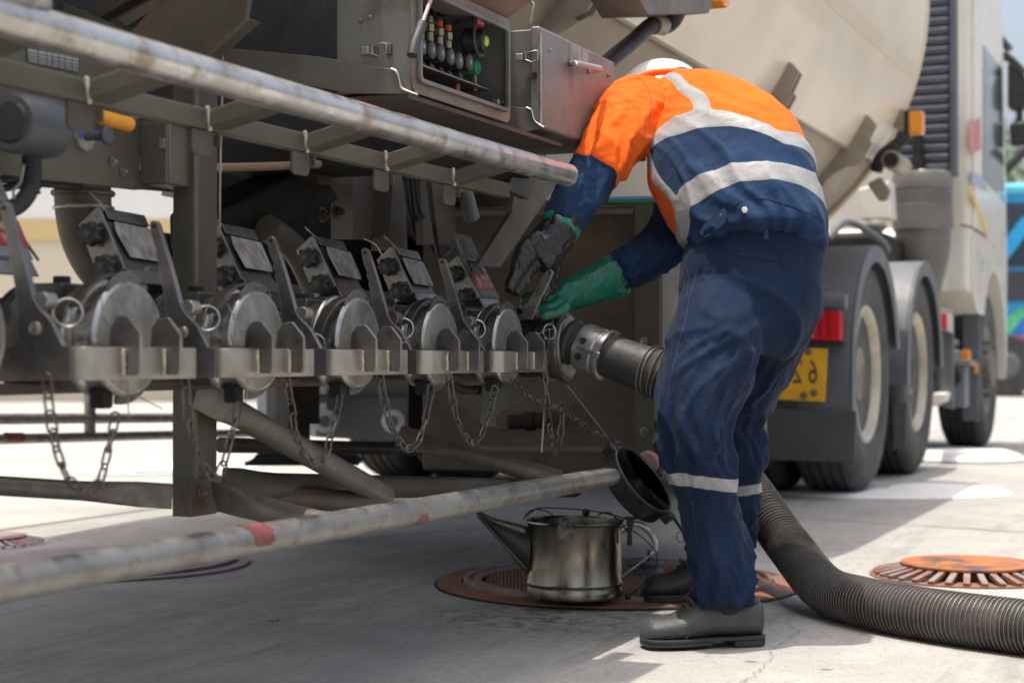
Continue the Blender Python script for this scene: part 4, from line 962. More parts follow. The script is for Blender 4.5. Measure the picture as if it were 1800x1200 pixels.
# ------------------------------------------------------------------ chains
def link_mesh():
    b = MB(); pts = []; hl, hw = 0.0128, 0.0060
    for k in range(7): a = -PI / 2 + PI * k / 6; pts.append(V((hl - hw * .6 + hw * math.cos(a), hw * math.sin(a), 0)))
    for k in range(7): a = PI / 2 + PI * k / 6; pts.append(V((-hl + hw * .6 + hw * math.cos(a), hw * math.sin(a), 0)))
    b.tube(pts, 0.0017, 6, closed=True); return b
LINK = None
def chain(pts, owner, label=None):
    global LINK
    pl = crom(pts, 10); e = empty('chain', owner)
    if label: e['label'] = label
    d = 0; step = 0.0226; pos = []; nxt = 0
    for a, c in zip(pl, pl[1:]):
        ln_ = (c - a).length
        while nxt <= d + ln_: pos.append((a.lerp(c, (nxt - d) / ln_), (c - a).normalized())); nxt += step
        d += ln_
    for k, (p, t) in enumerate(pos):
        view = (TINV @ EYE - p).normalized()
        y = view.cross(t).normalized(); z = t.cross(y)
        a = (0.6 if k % 2 == 0 else 0.6 + PI / 2) + 0.3 * math.sin(k * 2.1)
        y2 = y * math.cos(a) + z * math.sin(a); z2 = t.cross(y2)
        M = Matrix((t, y2, z2)).transposed().to_4x4(); M.translation = p
        if LINK is None: LINK = link_mesh().build('chain_link', M_CHAIN, e)
        else:
            o = bpy.data.objects.new('chain_link', LINK.data); COL.objects.link(o); o.parent = e; o.matrix_local = M; continue
        LINK.matrix_local = M
    return e
TCN = T_CAP + 0.03
for pts in ([(83, 678), (90, 740), (103, 800), (120, 840), (150, 862), (175, 845), (188, 800), (198, 755), (206, 715)],
            [(325, 672), (332, 730), (342, 780), (360, 822), (378, 838), (393, 815), (405, 770), (415, 735), (420, 700)],
            [(504, 668), (512, 720), (522, 770), (540, 803), (556, 813), (572, 800), (580, 770), (592, 725), (598, 690)],
            [(668, 662), (676, 705), (686, 745), (702, 775), (716, 788), (732, 780), (743, 755), (752, 715), (758, 680)],
            [(790, 665), (796, 705), (806, 745), (820, 770), (832, 778), (846, 765), (858, 735), (866, 700), (871, 678)],
            [(961, 590), (959, 640), (960, 690), (964, 735), (970, 775), (976, 793), (983, 775), (988, 735), (990, 700), (991, 675)],
            [(905, 670), (935, 700), (985, 720), (1030, 750), (1075, 776)]):
    chain([ts(x, y, TCN) for x, y in pts], TR)
b = MB(); b.tube([ts(998, 678, TCN), ts(1070, 770, TCN)], 0.0013, 6); b.build('cap_wire', M_PLATE, TR)
b = MB(); b.tube([ts(958, 700, TCN - .01), ts(952, 795, TCN - .01)], 0.0022, 6); b.build('loose_rod', M_PLATE, TR)

# ------------------------------------------------------------------ control cabinet and closed cabinet
def plate_px(q, t, d, m, name, parent, bv=0.0):
    b = MB(); b.prism([ts(x, y, t) for x, y in q], (0, d, 0)); return b.build(name, m, parent, bevel=bv)
a = ts(722, 166, T_CAB); c = ts(893, 209, T_CAB); zt2 = ts(893, 42, T_CAB).z
X0, X1, Z0, Z1 = a.x, c.x, (a.z + c.z) / 2, zt2 + .005
Y0 = -T_CAB; DP = 0.145
cb = empty('control_cabinet', TR)
wl = 0.006
for nm, p, q in (('left_wall', (X0, Y0, Z0), (X0 + wl, Y0 + DP, Z1)), ('right_wall', (X1 - wl, Y0, Z0), (X1, Y0 + DP, Z1)), ('bottom_wall', (X0 + wl, Y0, Z0), (X1 - wl, Y0 + DP, Z0 + wl)), ('top_wall', (X0 + wl, Y0, Z1 - wl), (X1 - wl, Y0 + DP, Z1)), ('back_wall', (X0 + wl, Y0 + DP - .005, Z0 + wl), (X1 - wl, Y0 + DP, Z1 - wl))):
    b = MB(); b.span(p, q); b.build(nm, M_BROWN if nm == 'back_wall' else M_CABINET, cb, bevel=0.001)
def rim(name, o, w, y, h, m, r=0.02, parent=cb):
    b = MB()
    def rr(x0, x1, z0, z1, r):
        out = []
        for cx, cz, a0 in ((x1 - r, z1 - r, 0), (x0 + r, z1 - r, 90), (x0 + r, z0 + r, 180), (x1 - r, z0 + r, 270)):
            for k in range(6): t = math.radians(a0 + 18 * k); out.append((cx + r * math.cos(t), cz + r * math.sin(t)))
        return out
    A = rr(X0 - o, X1 + o, Z0 - o, Z1 + o, r); B = rr(X0 - o + w, X1 + o - w, Z0 - o + w, Z1 + o - w, max(r - w * .5, .006)); n = len(A)
    vs = [V((x, y, z)) for x, z in A] + [V((x, y, z)) for x, z in B] + [V((x, y + h, z)) for x, z in A] + [V((x, y + h, z)) for x, z in B]
    fs = []
    for i in range(n):
        j = (i + 1) % n; fs += [(i, j, n + j, n + i), (2 * n + i, 3 * n + i, 3 * n + j, 2 * n + j), (i, 2 * n + i, 2 * n + j, j), (n + i, n + j, 3 * n + j, 3 * n + i)]
    b.add(vs, fs); return b.build(name, m, parent, bevel=0.0012)
rim('outer_rim', 0.003, 0.022, Y0 - .004, .004, M_CABRIM)
rim('inner_rim', -0.016, 0.008, Y0 - .012, .008, M_CABINET, 0.012)
b = MB(); b.prism([(X0 - .001, Y0 + .01, Z1), (X1, Y0 + .01, Z1), (X1, Y0 - .16, Z1 + .10), (X0, Y0 - .16, Z1 + .10)], (0, .002, .006)); b.build('raised_door', M_CABRIM, cb, bevel=0.001)
# fittings inside
def C(px, py, dy=0.03): return ts(px, py, T_CAB - dy)
b = MB(); b.prism([C(730, 108, .02), C(862, 157, .02), C(862, 160, .02), C(730, 112, .02)], (0, .09, 0)); b.build('shelf', M_CAPFACE, cb, bevel=0.001)
b = MB(); b.prism([C(727, 152, .012), C(878, 192, .012), C(878, 198, .012), C(727, 158, .012)], (0, .012, 0)); b.build('sill_strip', M_CAPFACE, cb)
GAUGE = [(744, 82), (761, 88), (777, 93), (794, 100), (809, 107), (827, 110)]
for k, (x, y) in enumerate(GAUGE):
    p = C(x, y, .03)
    b = MB(); b.cyl(p + V((0, .045, 0)), p + V((0, 0, 0)), .0172, 24); g = b.build('valve_knob', M_KNOB, cb)
    b = MB(); b.lathe([(.001, -.001), (.012, -.001), (.013, .001)], p, (0, 1, 0), 24); b.build('knob_face', M_BLUEGREY, g)
    b = MB(); b.span(p + V((-.0018, -.002, -.004)), p + V((.0018, -.001, .004))); b.build('knob_mark', M_LABEL, g)
    if k < 5:
        b = MB(); q = p + V((.004, .028, .018)); b.cyl(q, q + V((0, 0, .022)), .008, 14); b.cyl(q + V((0, 0, .023)), q + V((0, 0, .038)), .010, 6); b.build('valve_stem', M_BRASS, cb)
        b = MB(); b.cyl(q + V((0, 0, .040)), q + V((0, 0, .052)), .0075, 12); b.build('stem_cap', M_REDFIT if k in (1, 3, 4) else M_BRASS, cb)
        b = MB(); b.tube(crom([q + V((0, 0, .05)), q + V((.006, .02, .075)), q + V((.05, .05, .085)), q + V((.12, .06, .06))], 4), .004, 7); b.build('air_hose', M_RUBBER, cb)
    b = MB(); q = p + V((.001, .02, -.022)); b.cyl(q, q + V((.002, .02, -.014)), .007, 10); b.build('elbow_fitting', M_TAN, cb)
p = C(841, 119, .026); b = MB(); b.cyl(p + V((-.004, .035, 0)), p, .0145, 22); g = b.build('green_knob', M_GREENFIT, cb)
b = MB(); b.lathe([(.008, -.0015), (.011, -.0015)], p, (0, 1, 0), 20); b.cyl(p + V((0, 0, 0)), p + V((0, -.002, 0)), .006, 14); b.build('green_knob_boss', M_GREENFIT, g)
b = MB(); b.cyl(p + V((.004, .01, -.012)), p + V((.004, .01, -.045)), .005, 10); b.build('fitting_stem', M_TAN, cb)
p = C(843, 73, .03); b = MB(); b.cyl(p + V((-.01, .03, 0)), p + V((0, -.012, 0)), .024, 28); b.build('black_gauge', M_KNOB, cb)
b = MB(); b.lathe([(.001, -.004), (.008, -.003), (.011, 0)], p + V((0.004, -.013, 0)), (0, 1, 0), 20); b.build('gauge_lens', M_LIME, cb)
b = MB(); b.lathe([(.024, 0), (.031, 0), (.031, .003), (.024, .003), (.024, 0)], p + V((-.003, -.004, 0)), (0, 1, 0), 20, PI * .98, PI * 2.02, up=V((0, 0, 1))); q = p + V((-.003, -.004, 0))
b.span(q + V((-.031, 0, 0)), q + V((-.025, .003, .07))); b.span(q + V((.012, 0.0004, .02)), q + V((-.031, .0034, .075))); b.build('gauge_bracket', M_CAPFACE, cb)
lb = MB(); lb.span(q + V((-.022, -.002, .028)), q + V((.010, -.0006, .050))); lb = lb.build('red_tag', mat('bright_red_tag', (0.6, 0.02, 0.03), 0.5), cb)
for s, z in (('OFF', .044), ('GAUGE', .034)):
    text_mesh('tag_text', s, .009, M_LETTER, lb, facing(q + V((-.006, -.0024, z)), V((1, 0, 0)), V((0, 0, 1))), mirror=True)
for x in (868, 882, 888):
    p = C(x, 72, .07); b = MB(); b.cyl(p + V((0, 0, -.045)), p, .006, 12); b.build('brass_fitting', M_BRASS, cb)
    b = MB(); b.cyl(p, p + V((0, 0, .006)), .0075, 12); b.cyl(p + V((0, 0, -.04)), p + V((0, 0, -.03)), .0075, 12); b.build('red_collar', M_REDFIT, cb)
    b = MB(); b.tube([p, p + V((-.002, 0, .05)), p + V((-.004, 0, .1))], .0045, 8); b.build('air_hose', M_RUBBER, cb)
    b = MB(); b.cyl(p + V((0, 0, -.072)), p + V((0, 0, -.05)), .007, 10); b.build('steel_nut', M_BRIGHT, cb)
for k in range(3):
    pts = [C(745 + 6 * k, 40, .06), C(790, 30 + 4 * k, .075), C(835, 26 + 5 * k, .08), C(866 - 3 * k, 55, .09), C(860 - 2 * k, 100, .09)]
    b = MB(); b.tube(crom(pts, 6), .0045, 8); b.build('air_hose', M_RUBBER, cb)
b = MB(); b.prism([C(798, 10, .05), C(836, 22, .05), C(836, 30, .05), C(798, 20, .05)], (0, .02, 0)); b.build('latch_plate', M_CAPFACE, cb, bevel=.001)
b = MB(); p = C(803, 148, .04); b.cyl(p, p + V((0, 0, -.02)), .006, 10); b.build('small_valve', M_REDFIT, cb)
for x, y in ((867, 180), (878, 181)):
    p = C(x, y, .012); b = MB(); b.cyl(p, p + V((0, -.012, 0)), .006, 12); b.build('nut', M_BRASS, cb)
p = ts(727, 20, T_CAB - .004); b = MB(); b.ball(p, .010, 14, sc=(.8, .5, 1.2)); b.build('indicator_bulb', M_LIME, cb)
# rod with grip leaning across the opening
b = MB(); b.tube([ts(741, 45, T_CAB + .03), ts(762, -14, T_CAB + .03)], .0035, 10); rod = b.build('stay_rod', M_PINK, cb)
b = MB(); b.tube([ts(724, 98, T_CAB + .03), ts(728, 78, T_CAB + .03), ts(742, 42, T_CAB + .03)], .0095, 16); b.build('rod_grip', mat('grip_rubber', (0.035, 0.037, 0.045), 0.55), rod)
def latch(o, ax, parent):
    # over-centre catch: base, hook, wire bail; ax runs along the catch
    ax = V(ax); nrm = V((-1, 0, 0)); u = ax; v = V((0, 0, 1))
    R = Matrix((u, v, nrm)).transposed()
    b = MB(); b.box(o + u * -.013, (.016, .018, .004), R); b.box(o + u * .018, (.010, .020, .010), R); base = b.build('latch_base', M_STEEL, parent, bevel=.001)
    b = MB(); b.box(o + u * -.028 + nrm * .003, (.016, .014, .005), R); b.build('latch_lever', M_BRIGHT, base, bevel=.002)
    b = MB(); q = [o + u * -.012 + v * .007 + nrm * .006, o + u * .010 + v * .010 + nrm * .008, o + u * .016 + v * .009 + nrm * .007, o + u * .016 - v * .009 + nrm * .007, o + u * .002 - v * .013 + nrm * .007, o + u * -.012 - v * .007 + nrm * .006]
    b.tube(q, .0013, 6, closed=True); b.build('latch_bail', M_BRIGHT, base)
o = tc(668, 88, X0 - .003); latch(V((X0 - .003, o.y, o.z)), (0, -1, 0), cb)
for x, y in ((634, 36), (651, 30)):
    p = tc(x, y, X0 - .001); bolt(V((X0 - .001, p.y, p.z)), (-1, 0, 0), .0028, cb)
# extended rear wall of the cabinet, and the bracket plate that carries it
b = MB(); q = [tc(x, y, X0 + .004) for x, y in ((612, 166), (612, -60), (700, -60), (700, 166))]; b.prism(q, (.004, 0, 0)); b.build('rear_plate', M_CABINET, cb)
def gusset(q, s, name='cabinet_bracket', m=M_CABINET):
    b = MB(); b.prism([tc(x, y, s) for x, y in q], (.005, 0, 0)); return b.build(name, m, TR, bevel=.001)
gusset([(392, 84), (560, 100), (690, 122), (699, 131), (704, 150), (712, 158), (734, 166), (610, 164), (540, 150), (392, 122)], X0 - .012, m=M_TABBROWN)
b = MB(); qs = [tc(x, y, X0 - .012) for x, y in ((688, 121), (697, 126), (701, 138), (704, 150), (711, 158), (734, 167))]; b.tube(crom(qs, 4), .0025, 6); b.build('bracket_edge', M_BRIGHT, TR)
b = MB(); b.span((X0 - .005, Y0 + .002, Z0 - .014), (X1 + .30, Y0 + .3, Z0 - .006)); b.build('cabinet_floor_rail', M_BROWN, TR)
# closed cabinet
a = ts(946, 222, T_CAB); zt3 = ts(946, 50, T_CAB).z; c = ts(1078, 110, T_CAB)
W0, W1, Z2, Z3 = a.x, c.x, a.z, (zt3 + c.z) / 2
cc = empty('closed_cabinet', TR)
b = MB(); b.span((W0 + .012, Y0 + .012, Z2), (W1, Y0 + .30, Z3)); b.build('cabinet_body', M_CABINET, cc, bevel=.004)
b = MB(); b.span((W0 - .002, Y0 - .004, Z2 - .003), (W1 + .003, Y0 + .018, Z3 + .003)); b.build('cabinet_lid', M_CABINET, cc, bevel=.006)
b = MB(); b.tube([ts(950, 58, T_CAB + .006), ts(950, 218, T_CAB + .006)], .0025, 6); b.build('edge_bead', M_BRIGHT, cc)
b = MB(); hh = [ts(1005, 112, T_CAB + .004), ts(1012, 112, T_CAB + .028), ts(1040, 118, T_CAB + .034), ts(1055, 122, T_CAB + .03), ts(1034, 125, T_CAB + .004)]
b.tube(crom(hh, 5), .007, 12); b.build('handle', mat('dull_handle_steel', (0.36, 0.355, 0.34), 0.5, 0.3), cc)
b = MB(); b.prism([ts(x, y, T_CAB + .0048) for x, y in ((1002, 76), (1034, 88), (1034, 116), (1002, 104))], (0, .001, 0)); b.build('scuffed_label', M_PLATE, cc)
for x, y in ((965, 89), (1068, 134)): bolt(ts(x, y, T_CAB + .004), (0, -1, 0), .003, cc)
o = tc(926, 100, W0 + .006); latch(V((W0 + .006, Y0 + .016, o.z)), (0, -1, 0), cc)
b = MB(); p = tc(950, 132, W0 - .003); b.span((W0 - .006, Y0 + .002, p.z - .006), (W0 - .002, Y0 + .012, p.z + .006)); b.build('lid_stop', M_DARK, cc)
gusset([(800, 178), (880, 186), (928, 190), (936, 198), (940, 212), (956, 224), (905, 238), (800, 224)], W0 - .008, m=M_TABBROWN)
b = MB(); qs = [tc(x, y, W0 - .009) for x, y in ((925, 189), (934, 194), (937, 206), (941, 214), (956, 224))]; b.tube(crom(qs, 4), .0022, 6); b.build('bracket_edge', M_BRIGHT, TR)
b = MB(); b.tube([tc(932, 42, W0 + .02), tc(934, 25, W0 + .02), tc(938, 8, W0 + .02), tc(925, -6, W0 + .02)], .0035, 8); b.build('cable_loop', M_PLATE, TR)

# ------------------------------------------------------------------ rear valve panel, left end of the trailer
TP = -1.56
pl = plate_px([(-60, 60), (246, 118), (246, 334), (-60, 300)], TP, .012, M_OLIVE, 'rear_panel', TR, .001)
plate_px([(246, 300), (330, 308), (318, 338), (240, 332)], TP + .002, .01, M_BROWN, 'panel_lower_lip', pl)
b = MB(); a0 = ts(246, 205, TP); z_0, z_1 = ts(300, 325, TP + .05).z, ts(300, 214, TP + .05).z
xa_ = tc(246, 260, a0.x); bx = (ts(294, 260, TP + .052)); bx2 = ts(353, 260, TP + .052)
b.span((bx.x, bx.y, z_0), (bx2.x, bx.y + .052, z_1)); bo = b.build('junction_box', M_OLIVE, TR, bevel=.004)
b = MB(); cz, cx = (z_0 + z_1) / 2, (bx.x + bx2.x) / 2
b.tube([(bx.x + .004, bx.y - .001, z_0 + .004), (bx2.x - .004, bx.y - .001, z_0 + .004), (bx2.x - .004, bx.y - .001, z_1 - .004), (bx.x + .004, bx.y - .001, z_1 - .004)], .0022, 6, closed=True); b.build('box_lid_rim', M_CABINET, bo)
b = MB(); b.span((bx.x - .004, bx.y + .004, cz + .006), (bx.x + .001, bx.y + .012, cz + .022)); b.build('box_hinge', M_CABINET, bo)
M_DRUM = M_BLUEGREY
b = MB(); p, q = ts(18, 215, TP + .06), ts(88, 232, TP + .06); q = V((q.x, p.y, p.z)); r_ = 0.041
b.lathe([(r_ * .55, .002), (r_ * .9, 0), (r_, .006), (r_ * 1.02, (q - p).length * .85), (r_ * .96, (q - p).length)], p, (1, 0, 0), 36); dm = b.build('actuator_drum', M_DRUM, TR)
b = MB(); b.lathe([(r_ * .1, .0), (r_ * .62, -.001), (r_ * .7, .003)], p + V((-.002, 0, 0)), (1, 0, 0), 32); b.build('drum_face', M_KNOB, dm)
b = MB(); b.tube(crom([ts(55, 268, TP + .06), ts(57, 300, TP + .06), ts(52, 335, TP + .06), ts(30, 362, TP + .05), ts(-5, 372, TP + .05)], 6), .0125, 12)
b.build('corrugated_hose', M_RUBBER, TR)
b = MB()
for k in range(9): 
    q = ts(56 - k * .3, 278 + k * 7.5, TP + .06); b.ring(q, V((0, 0, 1)), .0122, .0022, 16, 6)
b.build('hose_ribs', M_RUBBER, TR)
p = ts(150, 240, TP + .004); b = MB(); b.lathe([(.001, 0), (.021, 0), (.022, .003), (.022, .006)], p + V((0, -.002, 0)), (0, 1, 0), 28); b.build('valve_face', M_PLATE, TR)
b = MB(); b.lathe([(.009, .0), (.0215, .0), (.0215, -.003), (.009, -.003), (.009, 0)], p + V((0, -.0012, 0)), (0, 1, 0), 20, math.radians(0), math.radians(180), up=V((0, 0, 1))); b.build('blue_dial', M_BLUE, TR)
b = MB(); q = ts(171, 243, TP + .04); b.cyl(p, p + V((0.004, -.03, 0)), .007, 12); b.lathe([(.006, 0), (.014, -.008), (.0145, -.012), (.012, -.014)], p + V((.004, -.026, 0)), (0, 1, 0), 24); b.build('push_knob', M_BLUEGREY, TR)
b = MB(); a0, a1 = ts(172, 205, TP + .02), ts(229, 209, TP + .02); a1 = V((a1.x, a0.y, a0.z - .002)); b.lathe([(.009, 0), (.0115, .003), (.0115, (a1 - a0).length - .003), (.009, (a1 - a0).length)], a0, a1 - a0, 20); b.build('orange_cylinder', M_ORANGELAMP, TR)
for x, y in ((197, 284), (215, 302), (233, 207)): bolt(ts(x, y, TP + .001), (0, -1, 0), .0048, TR)
b = MB(); p = ts(40, 118, T_BEAM); b.ball(p + V((0, 0, -.0005)), .011, 12, sc=(1, .5, .5)); b.build('drain_slot', M_DARK, TR)
# printed table on its plate
q = [ts(x, y, TP + .001) for x, y in ((47, 84), (138, 101), (138, 127), (48, 109))]
b = MB(); b.prism(q, (0, -.0006, 0)); lb = b.build('data_plate', M_GREYLAB, TR)
b = MB()
for f in (0, .3, .52, .68, .84, 1): b.bar(q[0].lerp(q[3], f) + V((0, -.0009, 0)), q[1].lerp(q[2], f) + V((0, -.0009, 0)), .0004, .0012)
for f in (0, .2, .36, .47, .6, .72, .86, 1): b.bar(q[0].lerp(q[1], f) + V((0, -.0011, 0)), q[3].lerp(q[2], f) + V((0, -.0011, 0)), .0004, .0009)
tag(b.build('table_lines', M_INK, lb), kind='stuff')
# delivery elbow below the panel
b = MB(); pe = [ts(145, 310, -1.62), ts(147, 370, -1.62), ts(160, 425, -1.61), ts(188, 470, -1.58), ts(240, 510, -1.54)]
b.tube(crom(pe, 7), .043, 28); el = b.build('elbow_pipe', M_OLIVE, TR)
b = MB(); b.ring(ts(147, 366, -1.62), V((0, 0, 1)), .0435, .0035, 40, 8); b.build('weld_bead', M_WELD, el)
b = MB(); b.ring(ts(146, 340, -1.62), V((0, 0, 1)), .044, .005, 40, 8); b.build('pipe_collar', M_OLIVE, el)
for pts in ([(-10, 318), (40, 312), (100, 318), (180, 325)], [(-10, 335), (60, 322), (140, 330)]):
    b = MB(); b.tube(crom([ts(x, y, -1.60) for x, y in pts], 5), .006, 8); b.build('cable', M_RUBBER, TR)
b = MB(); b.tube(crom([ts(x, y, -1.5) for x, y in ((42, 290), (36, 320), (24, 335), (25, 350))], 5), .002, 6); b.build('wire', M_PLATE, TR)
# sloping hopper plates and stub above the rail
sS = 2.25
for nm, q, th, m in (('sloping_plate', [(226, 60), (300, -20), (440, -20), (430, 36), (345, 108), (330, 112)], .012, M_BROWN), ('plate_flange', [(345, 108), (430, 30), (440, 34), (352, 114)], .03, M_OLIVE), ('plate_flange', [(205, 34), (320, -30), (336, -22), (222, 46)], .03, M_OLIVE), ('plate_flange', [(150, 24), (260, -34), (276, -26), (172, 32)], .03, M_BROWN), ('corner_plate', [(90, 0), (150, 20), (228, 58), (212, 72), (90, 40)], .012, M_OLIVE)):
    b = MB(); b.prism([tc(x, y, sS) for x, y in q], (th, 0, 0)); b.build(nm, m, TR, bevel=.001)
plate_px([(-60, -40), (150, -10), (240, 60), (246, 140), (-60, 80)], -1.75, .01, M_OLIVE, 'upper_panel', TR)
b = MB(); c_ = ts(405, -4, -1.9); b.lathe([(.03, -.036), (.07, -.026), (.085, -.008), (.09, .02), (.09, .3)], c_, (0, 0, 1), 32); b.build('tank_sump', M_TANKLOW, TR)
b = MB(); b.tube([ts(-30, -10, T_PIPE + .01), ts(60, 1, T_PIPE + .01), ts(82, 8, T_PIPE + .01)], [.011, .011, .008], 12); b.build('pipe_stub', M_PLATE, TR)
b = MB(); p = ts(45, 22, T_PIPE + .01); b.ball(p, .0085, 10, sc=(1.2, .8, 1.2)); b.build('rail_stud', M_PLATE, TR)
b = MB(); b.tube(crom([ts(x, y, -1.55) for x, y in ((388, 70), (392, 76), (391, 110), (390, 180), (387, 300), (386, 420))], 5), .0022, 6); b.build('thin_rod', M_PLATE, TR)

# ------------------------------------------------------------------ tractor unit
TT = empty('tractor_truck', None, TRUCK)
tag(TT, 'cream tractor truck with grey mudguards and a yellow number plate, coupled to the tank trailer', 'truck')
WS = (7.70, 9.05, 11.90); WR = 0.53; TW = -1.46
def wheel(parent, s, t, out=-1, w=0.29, front=False, rim=True):
    e = empty('wheel', parent, Matrix.Translation(L(s, t, WR))); ax = V((0, -1, 0)) * (1 if out < 0 else -1)
    b = MB(); o = V((0, 0, 0)) - ax * w
    prof = [(0.30, 0.02), (0.36, 0.0), (0.46, 0.005), (0.515, 0.03), (0.53, 0.06)]
    for k in range(4): z = 0.075 + k * 0.045; prof += [(0.53, z), (0.518, z + .004), (0.518, z + .011), (0.53, z + .015)]
    prof += [(0.53, w - .06), (0.515, w - .03), (0.485, w - .008), (0.44, w), (0.36, w - .002), (0.31, w - .02), (0.30, w - .05)]
    b.lathe(prof, o, ax, 56); b.build('tyre', M_TYRE, e, ang=50)
    if rim:
        b = MB()
        if front: b.lathe([(0.10, .03), (0.13, .02), (0.14, -.03), (0.235, -.04), (0.262, -.02), (0.30, -.02), (0.312, -.028), (0.30, -.06)], (0, 0, 0), ax, 44)
        else: b.lathe([(0.10, -.05), (0.12, -.05), (0.125, -.15), (0.225, -.16), (0.255, -.12), (0.268, -.04), (0.30, -.012), (0.312, -.02), (0.30, -.06)], (0, 0, 0), ax, 44)
        b.build('rim', M_RIM if not front else M_TABBROWN, e, ang=40)
        for k in range(10):
            a = 2 * PI * k / 10; b = MB(); r = 0.185; p = V((math.cos(a) * r, 0, math.sin(a) * r)) + ax * (-.04 if front else -.155)
            b.cyl(p, p + ax * (.055 if front else .03), .016, 8); b.build('wheel_nut', M_TABBROWN, e)
    return e
for i, s in enumerate(WS):
    wheel(TT, s, TW, front=(i == 2))
    if i < 2: wheel(TT, s, TW - .33, rim=False)
    wheel(TT, s, -3.92, out=1, front=(i == 2))
    if i < 2: wheel(TT, s, -3.59, out=1, rim=False)
def fender(s, top=0.565, t0=-1.44, t1=-2.10, zr=None, front_a=12):
    e = empty('mudguard', TT); n = 26; c = V((s, 0, WR))
    angs = [math.radians(front_a + (180 - front_a) * k / n) for k in range(n + 1)]
    P = [V((s + top * math.cos(a), 0, WR + top * math.sin(a))) for a in angs]
    if zr is not None: P.append(V((s - top, 0, zr)))
    Q = [p + (p - c).normalized() * .012 for p in P]
    if zr is not None: Q[-1] = P[-1] + V((-.012, 0, 0))
    vs = []
    for p, q in zip(P, Q): vs += [p + V((0, -t0, 0)), q + V((0, -t0, 0)), q + V((0, -t1, 0)), p + V((0, -t1, 0))]
    fs = []
    for k in range(len(P) - 1):
        for j in range(4): fs.append((4 * k + j, 4 * k + (j + 1) % 4, 4 * k + 4 + (j + 1) % 4, 4 * k + 4 + j))
    m = 4 * (len(P) - 1); fs += [(3, 2, 1, 0), (m, m + 1, m + 2, m + 3)]
    b = MB(); b.add(vs, fs); b.build('mudguard_shell', M_FENDER, e, bevel=.004)
    b = MB(); vs = []
    for p, q in zip(P, Q):
        d = (c - p); d.y = 0; d = d.normalized() * .062 if p.z > WR - .01 else V((.062, 0, 0))
        vs += [q + V((0, -t0 - .001, 0)), p + d + V((0, -t0 - .001, 0)), q + V((0, -t0 - .013, 0)), p + d + V((0, -t0 - .013, 0))]
    fs = []
    for k in range(len(P) - 1):
        for a_, b_ in ((0, 1), (1, 3), (3, 2), (2, 0)): fs.append((4 * k + a_, 4 * k + b_, 4 * k + 4 + b_, 4 * k + 4 + a_))
    fs += [(0, 1, 3, 2), (m, m + 2, m + 3, m + 1)]
    b.add(vs, fs); b.build('side_flange', M_FENDER, e, bevel=.004)
    return e
SR = WS[0] - 0.565
zr_ = tc(1450, 722, SR).z
f1 = fender(WS[0], zr=zr_)
f2 = fender(WS[1], zr=WR - .06, front_a=2)
def cross_px(q, s, d, m, name, parent, bv=0.0):
    b = MB(); b.prism([tc(x, y, s) for x, y in q], (d, 0, 0)); return b.build(name, m, parent, bevel=bv)
cross_px([(1340, 716), (1505, 722), (1503, 812), (1340, 808)], SR - .03, .015, M_FLAP, 'mudflap', TT, .003)
cross_px([(1340, 560), (1402, 560), (1402, 722), (1340, 722)], SR - .012, .02, M_FLAP, 'rear_panel', TT)
tl = cross_px([(1385, 542), (1478, 546), (1479, 600), (1385, 596)], SR - .075, .05, M_RED, 'tail_light', TT, .012)
cross_px([(1385, 548), (1428, 549), (1428, 592), (1385, 590)], SR - .079, .01, M_CLEAR, 'pale_lens', tl, .004)
for x in (1441, 1457): cross_px([(x - 1.5, 549), (x + 1.5, 549), (x + 1.5, 594), (x - 1.5, 593)], SR - .0785, .005, mat('dark_red_lens', (0.3, 0.008, 0.012), 0.25), 'lens_rib', tl)
cross_px([(1380, 597), (1482, 601), (1482, 607), (1380, 603)], SR - .07, .06, M_DARK, 'lamp_tray', TT, .002)
b = MB(); p = tc(1440, 528, SR - .05); q = tc(1488, 530, SR - .05); b.tube([p + V((0, .18, 0)), p, q], [.04, .04, .034], 14); b.build('lamp_hood', M_FENDER, TT)
pl8 = cross_px([(1330, 608), (1455, 612), (1450, 706), (1330, 700)], SR - .055, .006, M_YELLOW, 'number_plate', TT, .003)
c_ = tc(1407, 658, SR - .0572); right = (tc(1455, 660, SR) - tc(1355, 660, SR)).normalized(); up_ = V((0, 0, 1))
for ch, x in (('2', 1402), ('6', 1429)):
    p = tc(x, 655, SR - .0565); text_mesh('plate_digit', ch, .142, M_INK, pl8, facing(p, right, up_) @ Matrix.Diagonal((.62, 1, 1, 1)), mirror=True, extrude=.0008)
for x, y in ((1421, 618), (1413, 695), (1431, 690)): bolt(tc(x, y, SR - .056), (-1, 0, 0), .010, pl8, M_TABBROWN)
# chassis, dark running gear
b = MB(); b.span(L(7.0, -3.0, .55), L(12.0, -2.75, .98)); b.span(L(7.0, -2.45, .55), L(12.0, -2.2, .98)); b.build('chassis_frame', M_DARK, TT)
for s in WS:
    b = MB(); b.cyl(L(s, -3.8, WR), L(s, -1.6, WR), .09, 16); b.build('axle', M_DARK, TT)
b = MB(); b.span(L(9.9, -2.3, .40), L(11.2, -1.75, .95)); b.build('fuel_tank', M_DARK, TT, bevel=.06)
b = MB(); b.span(L(7.4, -3.2, .98), L(9.6, -2.0, 1.06)); b.build('coupling_plate', M_DARK, TT, bevel=.02)
b = MB(); b.span(L(9.7, -3.4, .98), L(10.3, -1.75, 1.32)); b.build('engine_tunnel', M_DARK, TT, bevel=.04)
